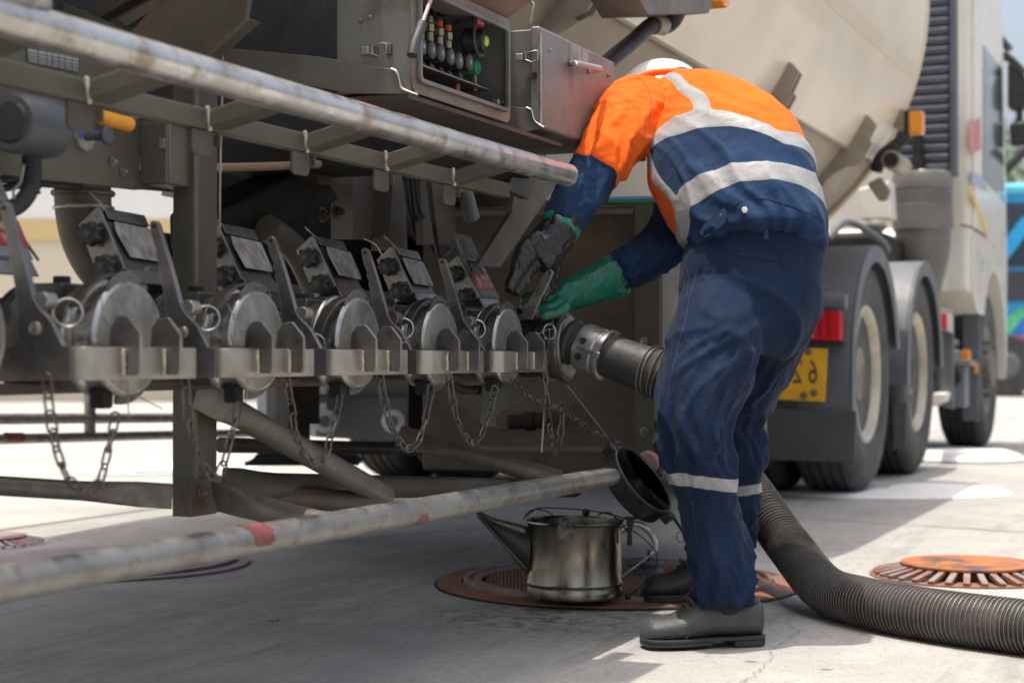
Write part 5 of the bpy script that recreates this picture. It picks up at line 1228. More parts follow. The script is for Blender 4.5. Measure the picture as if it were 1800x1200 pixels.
# cab: body, window, decals
S0, S1, TC_ = 10.9, 12.55, -1.42
zc0 = ts(1700, 522, TC_).z
arch = [V((WS[2] + .66 * math.cos(a), 0, WR + .66 * math.sin(a))) for a in [math.radians(12 + 136 * k / 14) for k in range(15)]]
prof = [V((S0, 0, 3.4)), V((S0, 0, 1.42)), V((S0 - .06, 0, 1.36)), V((S0 - .06, 0, zc0 + .04)), V((S0 + .12, 0, zc0 - .08))] + [p for p in arch[::-1] if p.x > S0 + .16] + [V((S1, 0, .45)), V((S1 + .05, 0, 1.3)), V((S1 - .12, 0, 2.6)), V((S1 - .35, 0, 3.4))]
b = MB(); b.prism([p + V((0, -TC_, 0)) for p in prof], (0, 2.5, 0)); cabo = b.build('cab_body', M_CREAM, TT, bevel=.05, seg=3)
b = MB(); b.prism([V((S0 + .35, -TC_ - .004, 1.75)), V((S1 - .14, -TC_ - .004, 1.70)), V((S1 - .26, -TC_ - .004, 2.62)), V((S0 + .4, -TC_ - .004, 2.62))], (0, .02, 0)); b.build('side_window', M_GLASS, cabo, bevel=.004)
def decal(q, m, name):
    b = MB(); b.prism([ts(x, y, TC_ + .004) for x, y in q], (0, .003, 0)); return b.build(name, m, cabo)
decal([(1703, 225), (1723, 205), (1725, 262), (1705, 272)], mat('faded_red_decal', (0.5, 0.2, 0.18), 0.5), 'red_decal')
decal([(1709, 302), (1735, 314), (1735, 336), (1709, 324)], mat('grey_blue_decal', (0.35, 0.4, 0.5), 0.5), 'blue_decal')
decal([(1703, 330), (1708, 328), (1735, 400), (1735, 420)], mat('yellow_decal', (0.68, 0.48, 0.12), 0.5), 'yellow_stripe')
b = MB(); b.tube([ts(1690, 396, TC_ + .003), ts(1705, 398, TC_ + .003), ts(1732, 415, TC_ + .003)], .006, 6); b.build('panel_gap', M_DARK, cabo)
b = MB(); b.prism([V((S0 - .09, -TC_ + .02, 1.0)), V((S0 - .09, -TC_ + .25, 1.0)), V((S0 - .09, -TC_ + .25, 3.4)), V((S0 - .09, -TC_ + .02, 3.4))], (.08, 0, 0)); b.build('side_deflector', M_CREAM, cabo, bevel=.03)
for z in (1.45, 1.75, 2.05):
    b = MB(); b.tube(crom([V((S0 - .12, -TC_ + .16, z)), V((S0 - .16, -TC_ + .2, z + .05)), V((S0 - .14, -TC_ + .14, z + .12)), V((S0 - .1, -TC_ + .18, z + .2))], 4), .02, 8); b.build('coiled_cable', M_DARK if z > 1.5 else M_TAN, TT)
# louvred intake behind the cab
SL = 10.35
lx0, lx1 = tc(1572, 150, SL), tc(1671, 150, SL); zl0 = tc(1600, 305, SL).z; zl1 = 3.25
lv = empty('intake_louvre', TT)
b = MB(); b.span((SL + .02, lx1.y, zl0), (SL + .12, lx0.y, zl1)); b.build('louvre_back', M_NAVYLOUV, lv, bevel=.01)
b = MB(); b.span((SL - .03, lx1.y - .03, zl0 - .02), (SL + .1, lx1.y, zl1)); b.build('louvre_edge', M_NAVYLOUV, lv)
n = int((zl1 - zl0) / .058); sl0 = None
for k in range(n):
    if sl0 is None:
        b = MB(); b.box((0, 0, 0), (.03, abs(lx0.y - lx1.y) - .02, .040), Matrix.Rotation(-.25, 3, 'Y')); sl0 = b.build('slat', mat('louvre_slat', (0.085, 0.098, 0.125), 0.4, 0.1), lv, bevel=.006)
    o = sl0 if k == 0 else dup(sl0, lv)
    o.matrix_local = Matrix.Translation(V((SL, (lx0.y + lx1.y) / 2, zl0 + .03 + k * .058)))
b = MB(); p = tc(1616, 302, SL - .06); q = tc(1660, 303, SL - .06); b.tube([p, q], .016, 10); b.build('chrome_catch', M_BRIGHT, lv)
b = MB(); p = tc(1612, 230, SL - .04); b.tube([p, tc(1616, 300, SL - .04)], .035, 8); b.build('dark_strut', M_DARK, lv)
# air filter under it
pf = tc(1622, 400, SL); zf = lambda y: tc(1622, y, SL).z; rf = (tc(1676, 380, SL) - tc(1570, 380, SL)).length / 2
b = MB(); pr = [(rf * .96, zf(304)), (rf, zf(308)), (rf, zf(328))]
for y in (334, 341, 348, 355): pr += [(rf, zf(y)), (rf * .96, zf(y + 2)), (rf * .96, zf(y + 4)), (rf, zf(y + 6))]
pr += [(rf, zf(404)), (rf * .93, zf(408)), (rf * .9, zf(440)), (rf * .8, zf(470)), (rf * .55, zf(520)), (rf * .4, zf(560))]
b.lathe([(r, h - pf.z) for r, h in pr], pf, (0, 0, 1), 36); b.build('air_filter', mat('filter_grey_plastic', (0.115, 0.11, 0.105), 0.5, 0, (0.17, 0.155, 0.135), 6, 0.8), TT, ang=30)
cross_px([(1508, 332), (1562, 318), (1566, 384), (1512, 386)], 9.7, .2, M_CREAM, 'cream_bracket', TT, .01)
b = MB(); b.ball(tc(1540, 398, 9.6), .05, 14, sc=(1, 1.2, .8)); b.build('coupling_head', M_TAN, TT)
b = MB(); b.tube(crom([tc(1455, 420, 8.6), tc(1490, 390, 8.8), tc(1545, 420, 9.0), tc(1560, 440, 9.2)], 5), .02, 8); b.build('air_coil', M_FENDER, TT)
# battery box, lamps, side guards ahead of the rear wheels
b = MB(); p0, p1 = ts(1652, 720, -1.5), ts(1690, 640, -1.5); b.span((10.25, 1.5, .37), (10.85, 1.95, .66)); bt = b.build('battery_box', M_FENDER, TT, bevel=.02)
b = MB(); b.lathe([(.03, 0), (.055, 0), (.06, .01)], V((10.245, 1.62, .50)), (-1, 0, 0), 18); b.build('round_hole', M_DARK, bt)
for s, y, z in ((10.22, 1.50, .66), (10.9, 1.48, .62)):
    b = MB(); b.box((s, y, z), (.05, .06, .07)); b.build('side_marker', M_AMBER, TT, bevel=.012)
b = MB(); b.span((10.2, 1.52, .68), (10.9, 1.9, .72)); b.build('step_plate', M_CABINET, TT, bevel=.01)
cross_px([(1652, 545), (1674, 552), (1674, 585), (1652, 578)], 10.0, .02, M_LABEL, 'warning_label', TT)
cross_px([(1655, 548), (1664, 551), (1664, 580), (1655, 577)], 9.985, .01, M_RED, 'warning_mark', TT)
cross_px([(1650, 540), (1676, 546), (1676, 720), (1650, 712)], 10.03, .04, M_FENDER, 'inner_guard', TT, .01)
cross_px([(1692, 540), (1722, 536), (1720, 740), (1692, 740)], 11.2, .03, M_FENDER, 'front_mudflap', TT, .004)
cross_px([(1640, 690), (1664, 690), (1660, 706), (1636, 716)], 9.85, .3, M_CREAM, 'cream_sill', TT, .01)
cross_px([(1572, 712), (1594, 706), (1592, 785), (1570, 790)], WS[1] - .60, .012, M_FLAP, 'rear_mudflap', TT)
cross_px([(1662, 642), (1696, 642), (1696, 716), (1662, 716)], 10.45, .2, M_FENDER, 'side_box', TT, .01)
cross_px([(1656, 631), (1706, 633), (1706, 643), (1656, 642)], 10.42, .25, M_CABINET, 'box_lid', TT, .006)
cross_px([(1657, 622), (1667, 622), (1667, 644), (1657, 644)], 10.38, .03, M_AMBER, 'side_marker', TT, .008)
cross_px([(1711, 638), (1718, 638), (1718, 656), (1711, 656)], 11.15, .03, M_AMBER, 'side_marker', TT, .008)
b = MB(); p = tc(1674, 664, 10.445); b.lathe([(.02, 0), (.045, 0), (.05, .006)], p, (-1, 0, 0), 18); b.build('round_hole', M_DARK, TT)
# mirrors on the far corner of the cab
mr_ = empty('door_mirror', TT); SM = 12.75
b = MB(); b.tube(crom([tc(1722, 75, SM), tc(1735, 58, SM), tc(1755, 66, SM), tc(1775, 88, SM)], 5), [.022] * 6 + [.05] * 4 + [.06] * 6, 10, flat=.5); b.build('upper_mirror', M_MIRROR, mr_)
b = MB(); b.tube(crom([tc(1730, 108, SM), tc(1750, 97, SM), tc(1775, 104, SM), tc(1800, 130, SM)], 5), .03, 10); b.build('mirror_arm', M_MIRROR, mr_)
cross_px([(1770, 108), (1798, 122), (1806, 150), (1806, 190), (1774, 195), (1770, 185)], SM, .16, M_MIRROR, 'main_mirror', mr_, .03)
cross_px([(1772, 216), (1806, 210), (1806, 255), (1776, 258)], SM, .14, M_MIRROR, 'wide_mirror', mr_, .03)
b = MB(); b.tube([tc(1792, 190, SM + .05), tc(1792, 216, SM + .05)], .025, 8); b.tube([tc(1736, 120, SM), tc(1740, 200, SM), tc(1744, 275, SM)], .012, 8); b.build('mirror_stem', M_MIRROR, mr_)
b = MB(); b.tube([tc(1744, 305, SM), tc(1765, 300, SM), tc(1806, 262, SM)], [.055, .04, .03], 8); b.build('lower_arm', M_MIRROR, mr_)
b = MB(); b.tube(crom([tc(1738, 0, SM - .1), tc(1742, 120, SM - .1), tc(1747, 300, SM - .05)], 4), .02, 8); b.build('window_post', M_MIRROR, cabo)

# ------------------------------------------------------------------ hose
hs = empty('fuel_hose'); tag(hs, 'thick black ribbed hose running from the open valve across the ground', 'hose')
A = on_side(1000, 600, T_CAP + .012)
B = on_side(1152, 655, T_CAP + .012 + .206)
ax = (B - A).normalized()
def along(d): return A + ax * d
K = .66
b = MB(); b.lathe([(.050, 0), (.052, .004), (.052, .012), (.046, .018), (.0445, .060), (.047, .064)], A, ax, 40); b.build('hose_tail', M_RUBBER, hs, ang=30)
b = MB(); b.lathe([(.045, .034), (.052, .036), (.053, .039), (.053, .078), (.051, .081), (.051, .092), (.054, .094), (.054, .100), (.048, .102)], A, ax, 40); cl = b.build('clamp_collar', mat('worn_alloy', (0.46, 0.46, 0.45), 0.4, 0.8, (0.14, 0.135, 0.13), 22, 0.95, 0.3, 90, col3=(0.3, 0.27, 0.22), s3=30), hs, ang=30)
x_, y_, z_ = basis(ax, V((0, 0, 1)))
view = (EYE - along(.07)).normalized(); view = (view - ax * view.dot(ax)).normalized(); dn = ax.cross(view); dn = dn if dn.z < 0 else -dn
R3 = Matrix((ax, dn, view)).transposed()
b = MB(); c = along(.076) + view * .054 + dn * .006; b.box(c, (.055, .010, .012), R3); b.box(along(.098) + view * .058 + dn * .007, (.02, .014, .012), R3); b.build('clamp_latch', M_STEEL, hs, bevel=.002)
for d_ in (-.012, .024):
    c = along(.056) + view * .0515 + dn * d_; b = MB(); b.cyl(c - view * .004, c + view * .0025, .0075, 14); b.build('clamp_hole', M_DARK, hs)
b = MB(); b.lathe([(.054, .094), (.0565, .094), (.0565, .101), (.054, .102), (.054, .094)], A, ax, 40); b.build('clamp_band', M_BRIGHT, hs)
b = MB(); b.lathe([(.046, .100), (.0475, .102), (.0480, .12), (.0495, .196), (.0535, .200), (.0535, .212)], A, ax, 40); b.build('hose_cuff', M_RUBBER, hs, ang=30)
b = MB(); p = along(.115) + (V((0, 0, 1)) - ax * ax.z).normalized() * .048; b.tube([p, p + V((0, 0, .004))], .003, 6); b.build('wire_knot', M_DARK, hs)
# ribbed run: first behind the near leg, round the far leg, then down on to the slab
HR = 0.0555
path = [along(.204), along(.235), along(.275) + V((.012, .012, -.01)), V((.425, 3.80, .535)), V((.46, 4.02, .49)), V((.50, 4.28, .46)), V((.565, 4.46, .43)), at_depth(1287, 812, 4.50), at_depth(1340, 893, 4.38), at_depth(1392, 966, 4.24)]
for px_, yb, lift in ((1452, 1082, .006), (1520, 1104, .001), (1600, 1121, 0), (1700, 1138, 0), (1800, 1152, 0), (1900, 1168, 0), (2030, 1192, 0)):
    g_ = on_level(px_, yb); path.append(V((g_.x, g_.y + .02, HR + lift)))
path += [V((1.75, 3.30, HR)), V((2.3, 3.32, HR)), V((3.0, 3.55, HR)), V((4.0, 4.0, HR))]
pth = crom(path, 14)
dl = [0]
for p, q in zip(pth, pth[1:]): dl.append(dl[-1] + (q - p).length)
def at_len(d):
    import bisect
    i = min(max(bisect.bisect_right(dl, d) - 1, 0), len(pth) - 2); f = (d - dl[i]) / max(dl[i + 1] - dl[i], 1e-6); return pth[i].lerp(pth[i + 1], f)
PITCH_H = 0.0112; nrib = int(dl[-1] / PITCH_H)
# corrugated skin: valleys of dark cloth between the wire ribs
b = MB(); pts = []; rs = []
sub = 3
for k in range(nrib * sub):
    pts.append(at_len(k * PITCH_H / sub)); rs.append(HR - (0.0 if k % sub == 0 else 0.0055))
b.tube(pts, rs, 36)
M_HOSE = mat('hose_cloth', (0.032, 0.027, 0.025), 0.72, 0, (0.035, 0.03, 0.028), 14, 0.8, 0.5, 300, col3=(0.10, 0.082, 0.074), s3=7)
sk = b.build('ribbed_hose', M_HOSE, hs, ang=180)
b = MB(); M_RIBW = mat('hose_rib_wire', (0.19, 0.168, 0.15), 0.45, 0.15, (0.07, 0.062, 0.055), 10, 0.9, 0.2, 200)
for k in range(0, nrib):
    p = at_len(k * PITCH_H); t = (at_len(k * PITCH_H + .004) - at_len(k * PITCH_H - .004)).normalized(); x, y, _ = basis(t)
    b.tube([p + (x * math.cos(2 * PI * i / 32) + y * math.sin(2 * PI * i / 32)) * (HR + .0003) for i in range(32)], 0.0012, 5, closed=True)
tag(b.build('hose_ribs', M_RIBW, hs), kind='stuff')

# ------------------------------------------------------------------ pouring can on the manhole cover
CX = on_level(1010, 1050); CX = V((at_depth(1010, 1000, 4.16).x, 4.16, 0)); CB = V((CX.x, 4.16, .024)); 
can = place(empty('pouring_can'), CB); tag(can, 'oily steel pouring can with a long spout standing on the orange manhole cover', 'metal can')
def cz(py): return at_depth(1010, py, CX.y).z - CB.z
rc = 84 * CX.y / 3000; hc = cz(911)
M_CAN = mat('oily_tinplate', (0.31, 0.275, 0.22), 0.27, 0.95, (0.075, 0.065, 0.052), 9, 1.0, 0.06, 60, 0.12, col3=(0.04, 0.036, 0.032), s3=5, stretch=(1, 1, .35))
b = MB(); b.lathe([(rc * .98, 0), (rc, .004), (rc, .02), (rc * .985, .024), (rc * .985, .03), (rc, .034), (rc * .985, .038), (rc * .975, hc - .016), (rc * .99, hc - .012), (rc * 1.005, hc - .008), (rc * .99, hc - .003), (rc * .975, hc - .002), (rc * .965, hc - .01), (rc * .96, .03), (.01, .028)], (0, 0, 0), (0, 0, 1), 56); b.v = b.v; b.build('can_body', M_CAN, can, ang=30)
b = MB(); b.ring((0, 0, hc - .006), (0, 0, 1), rc * 1.0, .0042, 56, 8); b.build('rolled_rim', M_CAN, can)
def cl_(px, py, dy=0.0): return at_depth(px, py, CX.y + dy) - CB
# spout: broad web at the can narrowing to the lip
b = MB(); vs = []; fs = []; n = 18; K = 12
top0, bot0, top1, bot1 = cl_(932, 912), cl_(932, 1014), cl_(858, 906), cl_(842, 912)
top0, bot0 = V((-rc * .93, 0, hc - .02)), V((-rc * .93, 0, .04))
tipT, tipB = cl_(846, 898), cl_(836, 900)
for k in range(K + 1):
    f = k / K
    t = top0.lerp(cl_(862, 908), min(1, f * 1.18)) if f < .85 else cl_(862, 908).lerp(tipT, (f - .85) / .15)
    q = bot0.lerp(tipB, f); c = (t + q) / 2; h = (t - q) / 2; w = .034 * (1 - f) + .012
    for j in range(n):
        a = 2 * PI * j / n; vs.append(c + h * math.cos(a) + V((0, 1, 0)) * math.sin(a) * w)
fs = [(k * n + j, k * n + (j + 1) % n, (k + 1) * n + (j + 1) % n, (k + 1) * n + j) for k in range(K) for j in range(n)]
b.add(vs, fs); b.build('spout', mat('black_oily_steel', (0.06, 0.055, 0.05), 0.35, 0.7, (0.13, 0.12, 0.105), 12, 0.8, 0.1, 60), can, ang=60)
b = MB(); b.tube([cl_(840, 906, -.015), cl_(925, 1000, -.03)], .004, 8); b.build('spout_seam', M_GUN, can)
M_WIRE = mat('black_wire', (0.03, 0.028, 0.027), 0.45, 0.3)
# handle band
b = MB(); hp = crom([V((rc * .97, 0, hc - .03)), cl_(1120, 920), cl_(1146, 940), cl_(1153, 965), cl_(1130, 985), V((rc * .98, 0, .045))], 6)
b.tube(hp[:22], .0075, 10, flat=.35, up=V((0, 1, 0))); b.build('handle', M_BRIGHT, can)
b = MB(); b.tube(hp[18:], .0022, 8); b.build('handle_wire', M_BRIGHT, can)
# hasp with rivets
b = MB(); q = [cl_(976, 928), cl_(978, 916), cl_(984, 908), cl_(998, 908), cl_(1004, 918), cl_(1006, 928), cl_(1000, 938), cl_(988, 941), cl_(979, 936)]
yh = -rc * .99; b.prism([V((p.x, yh - .004, p.z)) for p in q], (0, .004, 0)); hsp = b.build('hasp', M_GUN, can, bevel=.001)
for x, y in ((981, 929), (1001, 929)): p = cl_(x, y); b = MB(); b.ball(V((p.x, yh - .005, p.z)), .0035, 8); b.build('rivet', M_REDFIT, hsp)
b = MB(); p = cl_(991, 910); b.ring(V((p.x, yh - .007, p.z)), (0, 1, 0), .0105, .003, 18, 8, squash=1.2); b.build('hasp_loop', M_GUN, hsp)
# loose wire bail over the mouth
for pts in ([(920, 913), (926, 902), (940, 895), (958, 897), (972, 905), (980, 910)], [(925, 908), (945, 893), (985, 893), (1030, 896), (1065, 902), (1090, 908), (1108, 914)], [(1050, 905), (1062, 900), (1074, 902), (1084, 912)], [(1088, 914), (1098, 926), (1105, 938)], [(1112, 932), (1130, 945), (1150, 965), (1155, 985), (1145, 1012), (1120, 1035), (1104, 1046)]):
    b = MB(); b.tube(crom([cl_(x, y, -.02) for x, y in pts], 5), .0018, 6); b.build('bail_wire', M_WIRE, can)
b = MB(); p = cl_(1030, 900, .03); b.ball(p, .010, 10, sc=(1, .6, 1)); b.build('wire_boss', M_WIRE, can)
b = MB(); q = [cl_(1100, 908, -.03), cl_(1117, 908, -.03), cl_(1111, 935, -.03), cl_(1112, 958, -.03), cl_(1102, 958, -.03), cl_(1104, 930, -.03)]; b.prism(q, (0, .012, 0)); b.bar(cl_(1094, 911, -.03), cl_(1121, 910, -.03), .006, .006); b.build('spring_clip', M_WIRE, can, bevel=.002)
b = MB(); p = cl_(1104, 1048, -.03); b.ball(p, .008, 8); b.build('wire_end', M_WIRE, can)

# ------------------------------------------------------------------ grey drum lid behind the can
dp = on_level(1130, 1014); dl_ = place(empty('grooved_cap'), V((dp.x, dp.y, .012))); tag(dl_, 'small grey grooved metal cap lying on the manhole cover behind the can', 'metal cap')
b = MB(); b.lathe([(.052, 0), (.058, .002), (.058, .008), (.050, .012), (.050, .022), (.058, .026), (.058, .034), (.054, .036), (.05, .034), (.01, .033)], (0, 0, 0), (0, 0, 1), 40); b.build('cap_disc', M_FENDER, dl_, ang=30)
b = MB(); b.cyl((0.016, 0, .033), (.016, 0, .062), .0035, 8); b.build('valve_pin', M_DARK, dl_)

# ------------------------------------------------------------------ dust cap hanging on its chain
T_H = T_CAP + .03
dc = empty('dust_cap', None, Matrix.Translation(on_side(1127, 845, T_H)))
tag(dc, 'oily black dust cap hanging open on a chain beside the knee', 'dust cap')
O = wmat(dc).translation
pa, pb2 = at_depth(1082, 790, O.y) - O, at_depth(1176, 898, O.y) - O
long_ = (pb2 - pa).normalized(); Rl = (pb2 - pa).length / 2
vw = (EYE - O).normalized(); side = (vw - long_ * vw.dot(long_)).normalized()
mouth = (side * .36 + long_.cross(side) * (.93 if long_.cross(side).x > 0 else -.93)).normalized()
b = MB(); b.lathe([(Rl * .93, .006), (Rl, .008), (Rl * 1.01, .0), (Rl * .99, -.036), (Rl * .95, -.042), (Rl * .01, -.043)], (0, 0, 0), mouth, 40, up=side)
b.lathe([(Rl * .93, .006), (Rl * .9, .0), (Rl * .89, -.034), (Rl * .01, -.034)], (0, 0, 0), mouth, 40, up=side)
M_BLKCAP = mat('black_oily_casting', (0.035, 0.033, 0.031), 0.33, 0.5, (0.10, 0.092, 0.08), 14, 0.8, 0.2, 80)
b.build('cap_shell', M_BLKCAP, dc, ang=30)
b = MB(); b.ring(mouth * .006, mouth, Rl * .97, .004, 44, 8); b.build('cap_lip', M_GUN, dc)
b = MB(); b.ring(mouth * -.028, mouth, Rl * .83, .005, 40, 8); b.build('gasket', M_RUBBER, dc)
for s_ in (-1, 1):
    c = long_ * (Rl * s_ * 1.0); b = MB(); x, y, z = basis(mouth, side); R = Matrix((long_, mouth.cross(long_), mouth)).transposed()
    b.box(c + long_ * .008 * s_ - mouth * .010, (.026, .024, .03), R); b.build('cap_lug', M_BLKCAP, dc, bevel=.004)
b = MB(); b.tube([pb2 + long_ * .004, at_depth(1186, 912, O.y) - O, at_depth(1199, 932, O.y) - O], [.008, .0075, .006], 10, flat=.6); b.build('lever', M_BLKCAP, dc)
b = MB(); b.ring(at_depth(1196, 943, O.y) - O, V((.5, -.8, .1)), .0125, .0012, 22, 6); b.build('pull_ring', M_CHAIN, dc)
for i, (x, y) in enumerate(((1076, 777), (1088, 782))):
    b = MB(); b.ring(at_depth(x, y, O.y) - O, V((.4, -.8, .4)) if i else V((.1, -1, -.3)), .009, .0016, 18, 6); b.build('chain_ring', M_CHAIN, dc)
# ------------------------------------------------------------------ fallen leaf
lf_ = on_level(483, 1095); b = MB(); rnd = random.Random(2)
for k in range(3):
    a = .4 + k * 1.6; d = V((math.cos(a), math.sin(a), .25)); s_ = V((-math.sin(a), math.cos(a), .3)); b.add([V((0, 0, .004)), d * .007 + s_ * .004 + V((0, 0, .006)), d * .014 + V((0, 0, .003)), d * .007 - s_ * .004 + V((0, 0, .004))], [(0, 1, 2), (0, 2, 3)])
o = b.build('fallen_leaf', mat('leaf_scrap', (0.09, 0.14, 0.02), 0.5)); o.location = lf_; tag(o, 'tiny scrap of green leaf on the shaded concrete', 'leaf')

# ------------------------------------------------------------------ the worker
from mathutils.bvhtree import BVHTree
def sec(px, py, y, hw, rd): return (at_depth(px, py, y), hw * y / 3000, rd)
def loft(secs, n=40, sub=7, p=2.2):
    ks = range(len(secs))
    C_ = crom([s[0] for s in secs], sub); R_ = crom([V((s[1], s[2], 0)) for s in secs], sub)
    vs = []; at = []; d_ = 0; m = len(C_)
    for i in range(m):
        d = (C_[min(i + 1, m - 1)] - C_[max(i - 1, 0)]).normalized(); view = (EYE - C_[i]).normalized()
        w = d.cross(view).normalized(); dep = w.cross(d).normalized()
        if i: d_ += (C_[i] - C_[i - 1]).length
        for k in range(n):
            t = 2 * PI * k / n; c, s = math.cos(t), math.sin(t)
            x = math.copysign(abs(c) ** (2 / p), c); y = math.copysign(abs(s) ** (2 / p), s)
            vs.append(C_[i] + w * (x * R_[i].x) + dep * (y * R_[i].y)); at.append((d_, c, s, i / (m - 1)))
    fs = [(i * n + k, i * n + (k + 1) % n, (i + 1) * n + (k + 1) % n, (i + 1) * n + k) for i in range(m - 1) for k in range(n)]
    fs += [tuple(range(n))[::-1], tuple((m - 1) * n + k for k in range(n))]
    return vs, fs, at, d_
def fuse(lofts, voxel, smooth=4):
    vs = []; fs = []; at = []
    for i, (v, f, a, _) in enumerate(lofts):
        o = len(vs); vs += v; fs += [tuple(q + o for q in g_) for g_ in f]; at += [(i,) + x for x in a]
    me = bpy.data.meshes.new('tmp'); me.from_pydata([tuple(v) for v in vs], [], fs)
    ob = bpy.data.objects.new('tmp', me); COL.objects.link(ob)
    bm = bmesh.new(); bm.from_mesh(me); bmesh.ops.recalc_face_normals(bm, faces=bm.faces); bm.to_mesh(me); bm.free()
    md = ob.modifiers.new('r', 'REMESH'); md.mode = 'VOXEL'; md.voxel_size = voxel; md.use_smooth_shade = True
    layer_hide = [o for o in COL.objects if o is not ob and not o.hide_viewport]
    dg = bpy.context.evaluated_depsgraph_get()
    out = bpy.data.meshes.new_from_object(ob.evaluated_get(dg))
    bpy.data.objects.remove(ob)
    nv = len(out.vertices); co = np.empty(nv * 3); out.vertices.foreach_get('co', co); co = co.reshape(-1, 3)
    ne = len(out.edges); ed = np.empty(ne * 2, dtype=np.int64); out.edges.foreach_get('vertices', ed); ed = ed.reshape(-1, 2)
    deg = np.bincount(ed.ravel(), minlength=nv).astype(float)[:, None]; deg[deg == 0] = 1
    def lap(x):
        acc = np.zeros_like(x); np.add.at(acc, ed[:, 0], x[ed[:, 1]]); np.add.at(acc, ed[:, 1], x[ed[:, 0]]); return acc / deg
    for _ in range(smooth): co = co * .4 + lap(co) * .6
    kd = kdtree.KDTree(len(vs))
    for i, v in enumerate(vs): kd.insert(v, i)
    kd.balance()
    A_ = np.zeros((nv, 5))
    for i in range(nv):
        hits = kd.find_n(co[i], 4); wsum = 0; acc = np.zeros(5); part = at[hits[0][1]][0]
        for _, j, dist in hits:
            if at[j][0] != part: continue
            w = 1 / (dist + 1e-4); wsum += w; acc += w * np.array(at[j])
        A_[i] = acc / wsum
    for k in (1, 2, 3, 4):
        same = A_[:, 0]
        for _ in range(2): A_[:, k] = A_[:, k] * .5 + lap(A_[:, k:k + 1])[:, 0] * .5 if k in (2, 3) else A_[:, k]
    return out, co, A_, lap
def normals(me, co):
    me.vertices.foreach_set('co', co.ravel()); me.update()
    nn = np.empty(len(me.vertices) * 3); me.vertex_normals.foreach_get('vector', nn); return nn.reshape(-1, 3)
def fold(x, y, z): return 1 - abs(noise.noise(V((x, y, z)))) * 2
def finish(name, me, co, mats, parent, attrs=None):
    iv = np.array(wmat(parent).inverted()); c2 = co @ iv[:3, :3].T + iv[:3, 3]
    me.vertices.foreach_set('co', c2.ravel()); me.name = name
    for k, v in (attrs or {}).items():
        a = me.attributes.new(k, 'FLOAT', 'POINT'); a.data.foreach_set('value', v.astype(np.float32))
    me.materials.clear(); me.materials.append(mats); me.polygons.foreach_set('use_smooth', [True] * len(me.polygons)); me.update()
    o = bpy.data.objects.new(name, me); COL.objects.link(o); o.parent = parent; WM[o.name] = wmat(parent); return o

def cloth(name, navy=(0.0065, 0.0155, 0.040), orange=(0.80, 0.125, 0.008), refl=(0.31, 0.31, 0.315), use_orange=True):
    m = bpy.data.materials.new(name); m.use_nodes = True; nt = m.node_tree; nd, ln = nt.nodes, nt.links; b = nd['Principled BSDF']
    tc_ = nd.new('ShaderNodeTexCoord')
    def nz(s, d=4, vec=None):
        t = nd.new('ShaderNodeTexNoise'); t.inputs['Scale'].default_value = s; t.inputs['Detail'].default_value = d; ln.new(tc_.outputs['Object'], t.inputs['Vector']); return t.outputs['Fac']
    def attr(a): t = nd.new('ShaderNodeAttribute'); t.attribute_name = a; return t.outputs['Fac']
    def step(v, lo=-.0004, hi=.0004, a=0, c=1):
        t = nd.new('ShaderNodeMapRange'); t.clamp = True
        for i, q in enumerate((lo, hi, a, c)): t.inputs[i + 1].default_value = q
        ln.new(v, t.inputs[0]); return t.outputs[0]
    def mix(a, c, f):
        t = nd.new('ShaderNodeMix'); t.data_type = 'RGBA'
        for s, q in ((6, a), (7, c)):
            if isinstance(q, tuple): t.inputs[s].default_value = (*q, 1)
            else: ln.new(q, t.inputs[s])
        ln.new(f, t.inputs[0]); return t.outputs[2]
    nav = mix(navy, tuple(x * 1.7 + .004 for x in navy), step(nz(7, 6), .42, .7, 0, .55))
    nav = mix(nav, tuple(x * 2.2 + .01 for x in navy), step(nz(240, 2), .5, .75, 0, .35))
    col = nav
    if use_orange:
        org = mix(orange, (orange[0] * .82, orange[1] * .72, orange[2]), step(nz(6, 6), .42, .7, 0, .6)); col = mix(col, org, step(attr('oran')))
    gr = mix(refl, tuple(x * .78 for x in refl), step(nz(16, 6), .42, .66, 0, .7)); r = step(attr('refl'))
    col = mix(col, gr, r)
    # stitched edge of the tape
    edge = nd.new('ShaderNodeMath'); edge.operation = 'COMPARE'; ln.new(attr('refl'), edge.inputs[0]); edge.inputs[1].default_value = .0035; edge.inputs[2].default_value = .0007
    ed2 = nd.new('ShaderNodeMath'); ed2.operation = 'MULTIPLY'; ln.new(edge.outputs[0], ed2.inputs[0]); ed2.inputs[1].default_value = .35
    col = mix(col, (.22, .22, .23), ed2.outputs[0])
    ln.new(col, b.inputs['Base Color'])
    rr = nd.new('ShaderNodeMapRange'); ln.new(r, rr.inputs[0]); rr.inputs[3].default_value = .85; rr.inputs[4].default_value = .42; ln.new(rr.outputs[0], b.inputs['Roughness'])
    b.inputs['Sheen Weight'].default_value = .04; b.inputs['Sheen Roughness'].default_value = .5; b.inputs['Specular IOR Level'].default_value = .15
    bp = nd.new('ShaderNodeBump'); bp.inputs['Strength'].default_value = .25; bp.inputs['Distance'].default_value = .0015
    w = nd.new('ShaderNodeTexNoise'); w.inputs['Scale'].default_value = 420; w.inputs['Detail'].default_value = 2; ln.new(tc_.outputs['Object'], w.inputs['Vector'])
    b2 = nd.new('ShaderNodeBump'); b2.inputs['Strength'].default_value = .6; b2.inputs['Distance'].default_value = .009
    rg = nd.new('ShaderNodeMath'); rg.operation = 'PINGPONG'; ln.new(nz(21, 6), rg.inputs[0]); rg.inputs[1].default_value = .5; ln.new(rg.outputs[0], b2.inputs['Height']); ln.new(w.outputs['Fac'], bp.inputs['Height']); ln.new(b2.outputs[0], bp.inputs['Normal']); ln.new(bp.outputs[0], b.inputs['Normal'])
    return m

